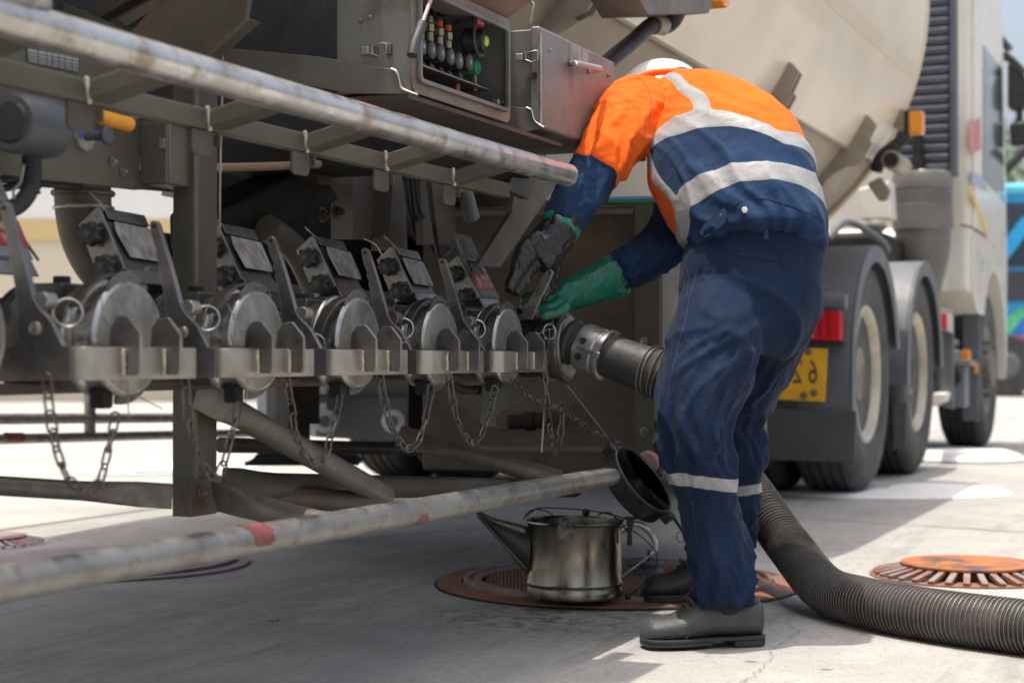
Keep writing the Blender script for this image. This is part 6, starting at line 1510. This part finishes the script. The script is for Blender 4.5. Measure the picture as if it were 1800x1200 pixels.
YN, YF = 3.56, 4.16           # where the near and the far foot stand
PE = place(empty('person'), V((at_depth(1240, 1000, YN).x, YN + .2, 0)))
tag(PE, 'worker in an orange and navy work shirt and navy trousers bending to the valves', 'person')

# trousers
def trousers():
    yh = 3.68
    pelvis = [sec(1342, 372, 3.68, 98, .10), sec(1341, 395, 3.68, 106, .112), sec(1331, 435, yh, 118, .122), sec(1320, 480, yh, 125, .128), sec(1314, 525, yh, 125, .128), sec(1303, 565, yh, 116, .115), sec(1290, 602, yh, 88, .09)]
    near = [sec(1282, 520, 3.67, 78, .10), sec(1262, 580, 3.62, 82, .108), sec(1242, 650, 3.59, 83, .104), sec(1222, 715, 3.56, 70, .098), sec(1221, 775, 3.55, 61, .088), sec(1238, 845, 3.57, 55, .082), sec(1250, 905, 3.59, 53, .078), sec(1263, 960, 3.59, 55, .078), sec(1270, 1010, 3.58, 55, .074), sec(1271, 1057, 3.58, 55, .074)]
    far = [sec(1385, 520, 3.86, 66, .095), sec(1354, 590, 3.98, 64, .10), sec(1322, 660, 4.06, 61, .10), sec(1284, 738, 4.14, 52, .088), sec(1292, 790, 4.15, 53, .086), sec(1288, 866, 4.17, 49, .078), sec(1280, 930, 4.18, 48, .074), sec(1268, 985, 4.17, 50, .07), sec(1264, 1015, 4.17, 50, .07)]
    lofts = [loft(pelvis, p=2.1), loft(near, p=2.15), loft(far, p=2.15)]
    me, co, A_, lap = fuse(lofts, .0055, 6)
    nn = normals(me, co)
    disp = np.zeros(len(co)); ref = np.full(len(co), -1.0)
    gz = {0: 1010, 1: 0}
    for i in range(len(co)):
        part, d, c, s, f = A_[i]; part = int(round(part)); z = co[i][2]; x, y = co[i][0], co[i][1]
        if part == 0:
            wx = noise.noise(V((x * 5, y * 5, z * 5))); a = .0025 * noise.noise(V((x * 9, y * 9, z * 14))) + .007 * (max(0, fold(x * 5 + 3 + wx, y * 4, z * 9 + x * 7 + wx)) ** 2.6 - .3) * (.5 + 1.2 * math.exp(-((z - .66) / .07) ** 2))
        else:
            zz = z + (.12 if part == 2 else 0)
            knee = math.exp(-((z - .42) / .10) ** 2); ank = math.exp(-((z - .13) / .10) ** 2); thigh = math.exp(-((z - .62) / .12) ** 2)
            ph = c * 1.0; q = (z * 10.5 + ph * 1.0 + s * .6)
            wx, wy = noise.noise(V((x * 5, y * 5, z * 5 + part * 3))), noise.noise(V((x * 5 + 9, y * 5, z * 5)))
            r1 = max(0, fold(ph * 1.0 + part * 5 + wx * .8, s * .9, q + wy * 1.2)) ** 2.6
            r2 = max(0, fold(ph * 1.7 + wx, s * 1.5 + part * 3, z * 17 - ph * 2.8 + wy * 1.2)) ** 2.6
            r3 = max(0, fold(ph * 1.5 - wy, s * 1.2 + part * 7, z * 6 + ph * 3.2 + s * 1.2)) ** 2.6
            a = .0165 * (knee * .9 + ank * 1.0 + thigh * .3 + .10) * (r1 - .35) + .0085 * (knee + ank * 1.0 + .25) * (r2 - .3) + .005 * (thigh + .5 * knee + .15) * (r3 - .3)
            a += .0014 * noise.noise(V((x * 24, y * 24, z * 24)))
            side = math.exp(-((c + .86) / .18) ** 2)
            a += .0030 * side * (fold(z * 30, part * 2., c * 4) - .4)
            if part == 1: ref[i] = .0135 - abs(z - (BZ1 + .010 * c))
            else: ref[i] = .0125 - abs(z - (BZ2 - .008 * c))
        disp[i] = a
    for _ in range(2): disp = disp * .6 + lap(disp[:, None])[:, 0] * .4
    co2 = co + nn * disp[:, None]
    # horizontal hems
    return finish('trousers', me, co2, cloth('navy_trouser_cloth', use_orange=False), PE, {'refl': ref})
BZ1 = at_depth(1240, 848, 3.50).z; BZ2 = at_depth(1310, 864, 4.10).z
tro = trousers()

# shirt: torso, near sleeve (orange to the elbow, navy under), far sleeve
T_SEC = [(1335, 440, 3.635, 117, .118), (1331, 404, 3.66, 122, .126), (1314, 364, 3.69, 133, .13), (1293, 318, 3.735, 141, .132), (1268, 275, 3.79, 139, .130), (1242, 236, 3.86, 116, .12), (1208, 208, 3.93, 92, .105), (1183, 192, 3.99, 62, .085), (1172, 182, 4.02, 40, .06)]
N_SEC = [(1170, 205, 3.95, 52, .075), (1128, 200, 3.90, 62, .082), (1096, 226, 3.83, 59, .078), (1070, 262, 3.77, 50, .072), (1060, 285, 3.74, 43, .066), (1042, 312, 3.72, 43, .060), (1014, 348, 3.69, 41, .056), (984, 398, 3.65, 31, .046)]
F_SEC = [(1225, 330, 3.97, 60, .08), (1195, 395, 3.95, 50, .068), (1160, 434, 3.92, 41, .058), (1118, 464, 3.85, 36, .052), (1082, 482, 3.80, 31, .046)]
def shirt():
    tl, nl, fl = loft([sec(*s) for s in T_SEC], 52, 8, 2.15), loft([sec(*s) for s in N_SEC], 36), loft([sec(*s) for s in F_SEC], 32)
    me, co, A_, lap = fuse([tl, nl, fl], .0055, 7)
    nn = normals(me, co); Lt, Ln = tl[3], nl[3]
    disp = np.zeros(len(co)); ref = np.full(len(co), -1.0); ora = np.full(len(co), -1.0)
    for i in range(len(co)):
        part, d, c, s, f = A_[i]; part = int(round(part)); x, y, z = co[i]
        if part == 0:
            cc = min(c, .70); dA = .279 - (.13 * cc + .045 * cc * cc if c > 0 else .09 * c)
            dB = .119 - (.045 * c if c > 0 else .02 * c) - .18 * max(0, -c - .67)
            bandA = (.028 - .017 * max(min(c, .7), 0)) - abs(d - dA); bandB = (.020 + .009 * max(-c, 0)) - abs(d - dB)
            e_ = d - .30; strip = min((.095 - abs(c - .10 - 1.3 * e_ - 5.5 * e_ * e_)) * .13, d - dA, s)
            edge = min(.0065 - abs(c + .80) * .13, d - .10, dA - d)
            ref[i] = max(bandA, bandB, strip, edge)
            ora[i] = max(d - dA, min((-c - .80) * .13, d - .115))
            wv = noise.noise(V((x * 5, y * 5, z * 5))); a = .009 * (max(0, fold(c * 1.0 + wv, s * 1.0, d * 6.5 + c * 2.6 + wv)) ** 2.4 - .3) * (1.1 if d < .2 else .55)
            a += .0042 * (max(0, fold(c * 1.7 + 4 - wv, s * 1.6, d * 13 - c * 3 + wv)) ** 2.6 - .3) * (1.0 if d < .16 else .4)
            a += .0015 * noise.noise(V((x * 25, y * 25, z * 25)))
            if ref[i] > 0: a *= .6; a += .0016
        elif part == 1:
            cuff = d - D_CUFF
            ora[i] = -cuff
            wv = noise.noise(V((x * 8, y * 8, z * 8))); a = .012 * (max(0, fold(c * 1.2 + wv, s * 1.2, d * 9.5 + c * 1.6 + wv)) ** 2.2 - .35) * (1.2 if cuff > -.05 else .8) + .0035 * (max(0, fold(c * 2, s * 2., d * 28 - c * 3)) ** 3 - .25)
            a += .0055 if cuff < 0 else -.001
        else:
            a = .012 * (max(0, fold(c * 1.2 + 9, s * 1.2, d * 18 + c * 2)) ** 2.4 - .3) + .005 * (max(0, fold(c * 2.4, s * 2.4, d * 36 - c * 3)) ** 3 - .25); ora[i] = -1
        disp[i] = a
    for _ in range(2): disp = disp * .6 + lap(disp[:, None])[:, 0] * .4
    ref, ora = np.clip(ref, -.025, .025), np.clip(ora, -.025, .025)
    for _ in range(5): ref = ref * .4 + lap(ref[:, None])[:, 0] * .6; ora = ora * .4 + lap(ora[:, None])[:, 0] * .6
    return finish('work_shirt', me, co + nn * disp[:, None], cloth('work_shirt_cloth', navy=(0.0085, 0.026, 0.066)), PE, {'refl': ref, 'oran': ora}), (co, A_)
Q_B, Q_A, K_TILT, D_CUFF = .165, .345, .03, .345
STRIP_X, STRIP_K = -.015, -.35
shi, _ = shirt()

def bvh_of(o):
    me = o.data; M = wmat(o.parent)
    return BVHTree.FromPolygons([M @ v.co for v in me.vertices], [tuple(p.vertices) for p in me.polygons])
bv_t, bv_s = bvh_of(tro), bvh_of(shi)
def hit(bv, px, py, off=0.0):
    r = ray(px, py).normalized(); p, n, _, _ = bv.ray_cast(EYE, r)
    if p is None: return None
    return p - r * off
def surf_line(bv, pts, r, m, name, parent, off=.001, k=8, flat=1.0):
    P = [hit(bv, x, y, off) for x, y in [tuple(q)[:2] for q in crom([V((x, y, 0)) for x, y in pts], k)]]
    P = [p for p in P if p is not None]
    if len(P) < 3: return None
    b = MB(); b.tube(P, r, 6, flat=flat); return b.build(name, m, parent, world=True)
M_STITCH = mat('navy_stitching', (0.010, 0.016, 0.035), 0.9)
M_STITCHL = mat('worn_stitching', (0.022, 0.036, 0.075), 0.9)
M_NAVYW = mat('navy_waistband', (0.016, 0.032, 0.075), 0.85, 0, (0.026, 0.048, 0.10), 30, 0.6, 0.2, 300)
surf_line(bv_t, [(1287, 447), (1305, 449), (1340, 457), (1385, 458)], .0011, M_STITCH, 'pocket_welt', tro, .0006)
surf_line(bv_t, [(1300, 446), (1335, 450), (1368, 456)], .0008, M_STITCHL, 'pocket_stitch', tro, .0006)
surf_line(bv_t, [(1418, 430), (1418, 480), (1412, 530), (1400, 575)], .0009, M_STITCH, 'seat_seam', tro, .0004)
surf_line(bv_t, [(1226, 475), (1213, 520), (1205, 560), (1192, 610), (1180, 660), (1172, 705), (1165, 730)], .0012, M_STITCHL, 'side_seam', tro, .0004)
surf_line(bv_t, [(1217, 880), (1220, 920), (1226, 955)], .0010, M_STITCHL, 'side_seam', tro, .0004)
surf_line(bv_t, [(1205, 470), (1210, 490), (1206, 520), (1196, 545)], .0012, M_STITCH, 'front_pocket_edge', tro, .0008)
for x, y0, y1 in ((1346, 388, 421), (1421, 398, 425)):
    P = [hit(bv_t, x, y0 + (y1 - y0) * k / 4, .003) for k in range(5)]
    if all(p is not None for p in P):
        b = MB(); b.tube(P, .0055, 8, flat=.35, up=V((0, 1, .01))); b.build('belt_loop', M_NAVYW, tro, world=True)
surf_line(bv_s, [(1117, 132), (1135, 150), (1144, 178), (1142, 205)], .0008, mat('orange_stitching', (0.35, 0.05, 0.008), 0.9), 'armhole_seam', shi, .0005)
surf_line(bv_s, [(1166, 247), (1180, 275), (1194, 303), (1206, 324)], .0008, M_STITCH, 'side_panel_seam', shi, .0005)
surf_line(bv_s, [(1236, 396), (1262, 378), (1310, 352), (1345, 350), (1400, 366), (1447, 388)], .0008, M_STITCH, 'hem_band_seam', shi, .0005)
def stud(bv, x, y, r, m, name):
    p = hit(bv, x, y, .001); q1, q2 = hit(bv, x + 4, y), hit(bv, x, y + 4)
    if p is None or q1 is None or q2 is None: return
    n_ = (q1 - p).cross(q2 - p).normalized(); n_ = n_ if n_.dot(EYE - p) > 0 else -n_
    b = MB(); b.lathe([(r, -.001), (r, .0012), (r * .8, .002), (r * .55, .002), (r * .5, .0008), (r * .2, .0018)], p, n_, 18); b.build(name, m, shi, world=True)
stud(bv_s, 1309, 369, .0062, mat('white_snap', (0.75, 0.73, 0.72), 0.3, 0.3), 'snap_fastener')
stud(bv_s, 1269, 380, .0058, M_STEEL, 'snap_fastener')
# side tab
P = [hit(bv_s, x, y, .002) for x, y in ((1228, 408), (1240, 392), (1262, 374), (1272, 366), (1278, 374), (1276, 390), (1262, 402), (1240, 418))]
if all(p is not None for p in P):
    cen = sum(P, V((0, 0, 0))) / len(P); dirv = (EYE - cen).normalized(); b = MB(); b.prism([p + dirv * .002 for p in P], dirv * .0022); b.build('side_tab', mat('navy_shirt_tab', (0.021, 0.046, 0.105), 0.85, 0, (0.03, 0.06, 0.13), 30, 0.6, 0.2, 300), shi, bevel=.001, world=True)
# body beneath the clothes, one surface from head to feet
def bsec(px, py, y, r): return (at_depth(px, py, y), r, r * .9)
M_SKIN = mat('skin', (0.42, 0.24, 0.16), 0.55, 0, (0.36, 0.19, 0.12), 20, 0.5)
def body():
    L_ = [loft([bsec(1325, 560, 3.70, .085), bsec(1332, 470, 3.68, .105), bsec(1328, 400, 3.68, .095), bsec(1300, 320, 3.75, .105), bsec(1255, 260, 3.84, .10), bsec(1215, 222, 3.92, .08), bsec(1195, 205, 3.98, .052), bsec(1178, 200, 4.02, .05)], 24, 5, 2),
          loft([bsec(1185, 178, 4.02, .05), bsec(1172, 195, 4.05, .076), bsec(1158, 222, 4.10, .088), bsec(1146, 250, 4.13, .080), bsec(1138, 275, 4.14, .05)], 24, 5, 2),
          loft([bsec(1285, 540, 3.66, .075), bsec(1245, 650, 3.59, .07), bsec(1224, 760, 3.56, .052), bsec(1245, 880, 3.59, .046), bsec(1268, 1010, 3.58, .036), bsec(1272, 1070, 3.58, .034), bsec(1225, 1092, 3.58, .026), bsec(1170, 1096, 3.58, .02)], 20, 5, 2),
          loft([bsec(1365, 560, 3.9, .075), bsec(1330, 660, 4.06, .066), bsec(1295, 760, 4.14, .05), bsec(1285, 880, 4.17, .045), bsec(1268, 985, 4.17, .036), bsec(1262, 1018, 4.17, .034), bsec(1220, 1036, 4.17, .026), bsec(1170, 1042, 4.17, .02)], 20, 5, 2),
          loft([bsec(1190, 212, 3.94, .055), bsec(1125, 208, 3.89, .055), bsec(1062, 285, 3.74, .042), bsec(1014, 348, 3.69, .038), bsec(985, 398, 3.65, .028), bsec(965, 430, 3.63, .024)], 18, 5, 2),
          loft([bsec(1225, 300, 3.97, .055), bsec(1190, 400, 3.95, .042), bsec(1118, 465, 3.86, .028), bsec(1082, 486, 3.82, .021), bsec(1040, 503, 3.80, .017)], 18, 5, 2),
          loft([bsec(1130, 240, 4.17, .012), bsec(1122, 246, 4.2, .015), bsec(1124, 254, 4.2, .008)], 12, 4, 2)]
    me, co, A_, lap = fuse(L_, .010, 5)
    return finish('body', me, co, M_SKIN, PE)
bod = body()
for i, (x, y, yy) in enumerate(((1118, 238, 4.10), (1140, 236, 4.21))):
    b = MB(); b.ball(at_depth(x, y, yy), .009, 10); b.build('eye', M_LABEL, bod, world=True)
M_SOCK = mat('dark_sock', (0.012, 0.013, 0.02), 0.9)
for px_, p0, p1, yy in ((1271, 1000, 1075, 3.58), (1263, 985, 1030, 4.17)):
    b = MB(); b.lathe([(.038, 0), (.043, .01), (.043, (p1 - p0) * yy / 3000)], at_depth(px_, p1, yy), (0, 0, 1), 20); b.build('sock', M_SOCK, PE, world=True)
b = MB(); b.tube([at_depth(1116, 262, 4.13), at_depth(1122, 266, 4.19), at_depth(1134, 266, 4.21)], .004, 6); b.build('mouth', mat('lip', (0.32, 0.13, 0.10), 0.5), bod, world=True)

# hard hat, strap and clip, collar
HH = at_depth(1164, 191, 4.10); up_h = (V((-.10, .42, .9))).normalized(); M_HAT = mat('white_hard_hat', (0.78, 0.77, 0.75), 0.32, 0, (0.70, 0.69, 0.67), 9, 0.7, coat=.3)
b = MB(); pr = [(.128, -.004), (.130, 0.0), (.118, .004), (.112, .02)] + [(.112 * math.cos(a), .02 + .098 * math.sin(a)) for a in [PI / 2 * k / 9 for k in range(1, 9)]] + [(.006, .118)]
b.lathe(pr, HH, up_h, 48); hat = b.build('hard_hat', M_HAT, PE, world=True, ang=50)
b = MB(); b.tube(crom([at_depth(1183, 122, 3.99), at_depth(1200, 119, 3.98), at_depth(1214, 126, 3.98), at_depth(1222, 136, 3.98)], 5), .0035, 8); b.build('blue_strap', M_BLUEHOSE, hat, world=True)
b = MB(); c = at_depth(1221, 131, 3.965); b.box(c, (.024, .02, .020), Matrix.Rotation(.6, 3, 'Y')); b.cyl(c + V((.002, -.012, .002)), c + V((.004, -.018, .0)), .008, 12); b.build('clip', M_KNOB, hat, bevel=.004, world=True)
b = MB(); b.tube(crom([at_depth(1115, 140, 3.97), at_depth(1150, 128, 3.965), at_depth(1190, 127, 3.96), at_depth(1222, 138, 3.97), at_depth(1236, 148, 3.98)], 6), .011, 12, flat=.8); b.build('collar', mat('orange_collar', (0.86, 0.155, 0.012), 0.85, 0, (0.7, 0.11, 0.01), 20, 0.6, 0.2, 200), shi, world=True)

# gloves: palm and five fingers fused, fingers bent round what they hold
def glove(name, lofts, m, vox=.0034, wr=.0018):
    me, co, A_, lap = fuse(lofts, vox, 3); nn = normals(me, co)
    disp = np.array([wr * (fold(p[0] * 45, p[1] * 45, p[2] * 45) - .5) + wr * .7 * (fold(p[0] * 95, p[1] * 95, p[2] * 60) - .5) for p in co])
    return finish(name, me, co + nn * disp[:, None], m, PE)
M_BGLOVE = mat('black_leather_glove', (0.013, 0.012, 0.012), 0.34, 0, (0.028, 0.025, 0.023), 16, 0.8, 0.25, 90)
M_GGLOVE = mat('green_rubber_glove', (0.004, 0.165, 0.10), 0.42, 0, (0.003, 0.10, 0.065), 9, 0.8, 0.15, 80, col3=(0.05, 0.11, 0.04), s3=10)
def fg(pts, r0, r1, y0, y1): n = len(pts); return [(at_depth(x, y, y0 + (y1 - y0) * i / (n - 1)), r0 + (r1 - r0) * i / (n - 1), (r0 + (r1 - r0) * i / (n - 1)) * .95) for i, (x, y) in enumerate(pts)]
gl = [loft([sec(1000, 378, 3.655, 24, .030), sec(984, 402, 3.645, 33, .038), sec(968, 425, 3.635, 36, .038), sec(950, 445, 3.62, 36, .034), sec(938, 458, 3.61, 30, .028)], 28, 6, 2.3),
      loft(fg([(935, 440), (916, 468), (903, 492), (893, 511)], .0175, .0125, 3.59, 3.54), 18, 6, 2),          # index, reaching to valve
      loft(fg([(945, 448), (930, 478), (916, 500), (903, 516)], .017, .012, 3.615, 3.57), 18, 6, 2),           # middle
      loft(fg([(962, 448), (963, 482), (960, 508), (952, 528)], .0165, .012, 3.65, 3.665), 18, 6, 2),          # ring, behind the lever
      loft(fg([(974, 440), (976, 470), (974, 495), (966, 516)], .015, .011, 3.66, 3.68), 18, 6, 2),          # little finger
      loft(fg([(950, 415), (924, 432), (912, 455), (906, 476)], .017, .0125, 3.60, 3.565), 18, 6, 2)]          # thumb
glove('black_glove', gl, M_BGLOVE)
b = MB(); P = [at_depth(x, y, 3.64 - .038) for x, y in ((952, 384), (960, 402), (976, 412), (1000, 414), (1012, 408))]
c0 = at_depth(986, 396, 3.655); ax_ = (at_depth(968, 425, 3.635) - at_depth(1000, 372, 3.66)).normalized()
b.lathe([(.034, -.016), (.043, -.006), (.046, .006), (.043, .016), (.036, .018)], c0, ax_, 28); o = b.build('green_glove_cuff', M_GGLOVE, PE, world=True)
for p in o.data.vertices: p.co += V((noise.noise(p.co * 60), noise.noise(p.co * 60 + V((5, 0, 0))), noise.noise(p.co * 60 + V((0, 5, 0))))) * .005
gg = [loft([sec(1098, 484, 3.83, 34, .042), sec(1072, 489, 3.82, 40, .045), sec(1045, 501, 3.80, 34, .039), sec(1018, 511, 3.78, 30, .034), sec(992, 521, 3.76, 27, .030), sec(974, 527, 3.75, 22, .025)], 28, 6, 2.2),
      loft(fg([(990, 508), (962, 512), (938, 519), (915, 528)], .0135, .0105, 3.76, 3.73), 18, 6, 2),
      loft(fg([(988, 519), (960, 527), (936, 533), (916, 540)], .0135, .0105, 3.72, 3.69), 18, 6, 2),
      loft(fg([(990, 530), (966, 540), (946, 545), (930, 548)], .0135, .0105, 3.70, 3.68), 18, 6, 2),
      loft(fg([(1000, 537), (982, 548), (966, 553), (952, 555)], .0125, .0095, 3.69, 3.67), 18, 6, 2),
      loft(fg([(1030, 492), (1000, 498), (976, 508), (956, 518)], .0135, .0105, 3.78, 3.74), 18, 6, 2)]
glove('green_glove', gg, M_GGLOVE)

# shoes
M_SHOE = mat('grey_dusty_leather', (0.046, 0.046, 0.046), 0.42, 0, (0.082, 0.08, 0.077), 9, 0.8, 0.45, 260)
M_SHOE2 = mat('black_leather', (0.03, 0.029, 0.028), 0.45, 0, (0.05, 0.048, 0.045), 9, 0.8, 0.35, 260)
M_SOLE = mat('shoe_sole', (0.03, 0.029, 0.028), 0.65, 0, (0.05, 0.047, 0.044), 14, 0.7, 0.2, 120)
def shoe(toe, heel, m, z0, k=1.0):
    toe, heel = V(toe), V(heel); toe.z = heel.z = z0; d = (heel - toe); Ls = d.length; d.normalize(); sd = d.cross(V((0, 0, 1)))
    e = empty('shoe', PE)
    # sections from toe to heel: position, half width, top height, bottom height, roundness
    S_ = [(.0, .012, .030, .014), (.02, .028, .046, .011), (.07, .040, .056, .010), (.16, .046, .060, .010), (.28, .049, .066, .011), (.38, .048, .080, .012), (.48, .044, .094, .014), (.58, .039, .098, .016), (.70, .036, .094, .016), (.84, .036, .090, .015), (.94, .033, .090, .014), (.985, .024, .084, .016), (1.0, .010, .074, .022)]
    b = MB(); n = 22; vs = []
    C4 = crom([V((a, w_, t_)) for a, w_, t_, _ in S_], 4); B4 = crom([V((a, bt, 0)) for a, _, _, bt in S_], 4); rows = len(C4)
    for r_, q in zip(C4, B4):
        hh = (r_.z - q.y) / 2; mid = (r_.z + q.y) / 2
        for j in range(n):
            a = 2 * PI * j / n; cx, cy = math.cos(a), math.sin(a)
            pw = .78 if cy < 0 else 1.0
            wx = math.copysign(abs(cx) ** pw, cx) * r_.y * (1 if cy < .2 else 1 - .22 * (cy - .2))
            crease = .0016 * (fold(r_.x * 26, cx * 1.2, 3.3) - .4) * math.exp(-((r_.x - .34) / .10) ** 2) * (1 if cy > -.3 else 0)
            vs.append(toe + d * (r_.x * Ls) + sd * wx * k + V((0, 0, mid + hh * math.copysign(abs(cy) ** .85, cy) + crease)))
    fs = [(i * n + j, i * n + (j + 1) % n, (i + 1) * n + (j + 1) % n, (i + 1) * n + j) for i in range(rows - 1) for j in range(n)] + [tuple(range(n))[::-1], tuple((rows - 1) * n + j for j in range(n))]
    b.add(vs, fs); up = b.build('upper', m, e, world=True, ang=80)
    # sole with heel step
    b = MB(); out = []
    O_ = [(.0, .014), (.03, .036), (.10, .046), (.2, .050), (.32, .051), (.45, .045), (.58, .040), (.72, .040), (.86, .040), (.96, .036), (1.005, .018)]
    O4 = [p for p in crom([V((a, w_, 0)) for a, w_ in O_], 3)]
    ring_ = [toe + d * (p.x * Ls) + sd * p.y for p in O4] + [toe + d * (p.x * Ls) - sd * p.y for p in O4[::-1]]
    b.prism([p + V((0, 0, .009)) for p in ring_], (0, 0, .0075)); so = b.build('sole', M_SOLE, e, bevel=.002, world=True)
    fr = [p for p in O4 if p.x < .55]; b = MB(); rr_ = [toe + d * (p.x * Ls) + sd * (p.y - .001) for p in fr] + [toe + d * (p.x * Ls) - sd * (p.y - .001) for p in fr[::-1]]
    b.prism([p + V((0, 0, .001)) for p in rr_], (0, 0, .008)); b.build('sole_tread', M_SOLE, e, bevel=.002, world=True)
    hl = [p for p in O4 if p.x > .68]; b = MB(); rr_ = [toe + d * (p.x * Ls) + sd * (p.y - .001) for p in hl] + [toe + d * (p.x * Ls) - sd * (p.y - .001) for p in hl[::-1]]
    b.prism([p + V((0, 0, -.005)) for p in rr_], (0, 0, .014)); b.build('heel', M_SOLE, e, bevel=.003, world=True)
    for i, f in enumerate((.36, .405, .45)):
        q = toe + d * (f * Ls) + V((0, 0, .078 + (f - .36) * .17)); b = MB()
        b.tube(crom([q + sd * .022 + V((0, 0, -.004)), q + sd * .010 + V((0, 0, .004)), q - sd * .010 + V((0, 0, .004)), q - sd * .022 + V((0, 0, -.004))], 3), .0022, 6); b.build('lace', M_SHOE if m is M_SHOE else M_SHOE2, e, world=True)
    q = toe + d * (.40 * Ls) + V((0, 0, .088)); b = MB()
    for s_ in (-1, 1): b.tube(crom([q, q + sd * .012 * s_ + V((0, 0, .010)) - d * .006, q + sd * .022 * s_ + V((0, 0, .002)) - d * .004, q + sd * .008 * s_], 4), .0018, 6)
    b.build('lace_bow', m, e, world=True)
    b = MB(); b.tube(crom([toe + d * (.30 * Ls) + sd * .046 + V((0, 0, .018)), toe + d * (.40 * Ls) + sd * .044 + V((0, 0, .050)), toe + d * (.50 * Ls) + sd * .036 + V((0, 0, .080))], 5), .0014, 6); b.tube(crom([toe + d * (.30 * Ls) - sd * .046 + V((0, 0, .018)), toe + d * (.40 * Ls) - sd * .044 + V((0, 0, .050)), toe + d * (.50 * Ls) - sd * .036 + V((0, 0, .080))], 5), .0014, 6); b.build('shoe_seam', m, e, world=True)
    b = MB(); b.tube(crom([toe + d * (.19 * Ls) + sd * .046 + V((0, 0, .02)), toe + d * (.215 * Ls) + sd * .034 + V((0, 0, .052)), toe + d * (.225 * Ls) + V((0, 0, .0625)), toe + d * (.215 * Ls) - sd * .034 + V((0, 0, .052)), toe + d * (.19 * Ls) - sd * .046 + V((0, 0, .02))], 5), .0012, 6); b.build('toe_cap_seam', m, e, world=True)
    b = MB(); c = toe + d * (.74 * Ls) + V((0, 0, .088)); b.ring(c, (0, 0, 1), .036, .006, 26, 8); b.v = [c + (d * (p - c).dot(d) * 1.5 + sd * (p - c).dot(sd) * .95 + V((0, 0, (p - c).z))) for p in b.v]; b.build('shoe_collar', m, e, world=True)
t_, h_ = at_depth(1128, 1090, YN - .02), at_depth(1339, 1090, YN + .04)
shoe(t_, h_, M_SHOE, .006)
t_, h_ = at_depth(1128, 1040, YF), at_depth(1312, 1040, YF + .06)
shoe(t_, h_, M_SHOE2, .012)

# ------------------------------------------------------------------ three levels only: thing > part > sub-part
def depth(o): return 0 if o.parent is None else 1 + depth(o.parent)
for o in [q for q in bpy.data.objects if depth(q) > 2]:
    while depth(o) > 2:
        M = o.parent.matrix_local.copy() @ o.matrix_local; o.parent = o.parent.parent; o.matrix_local = M
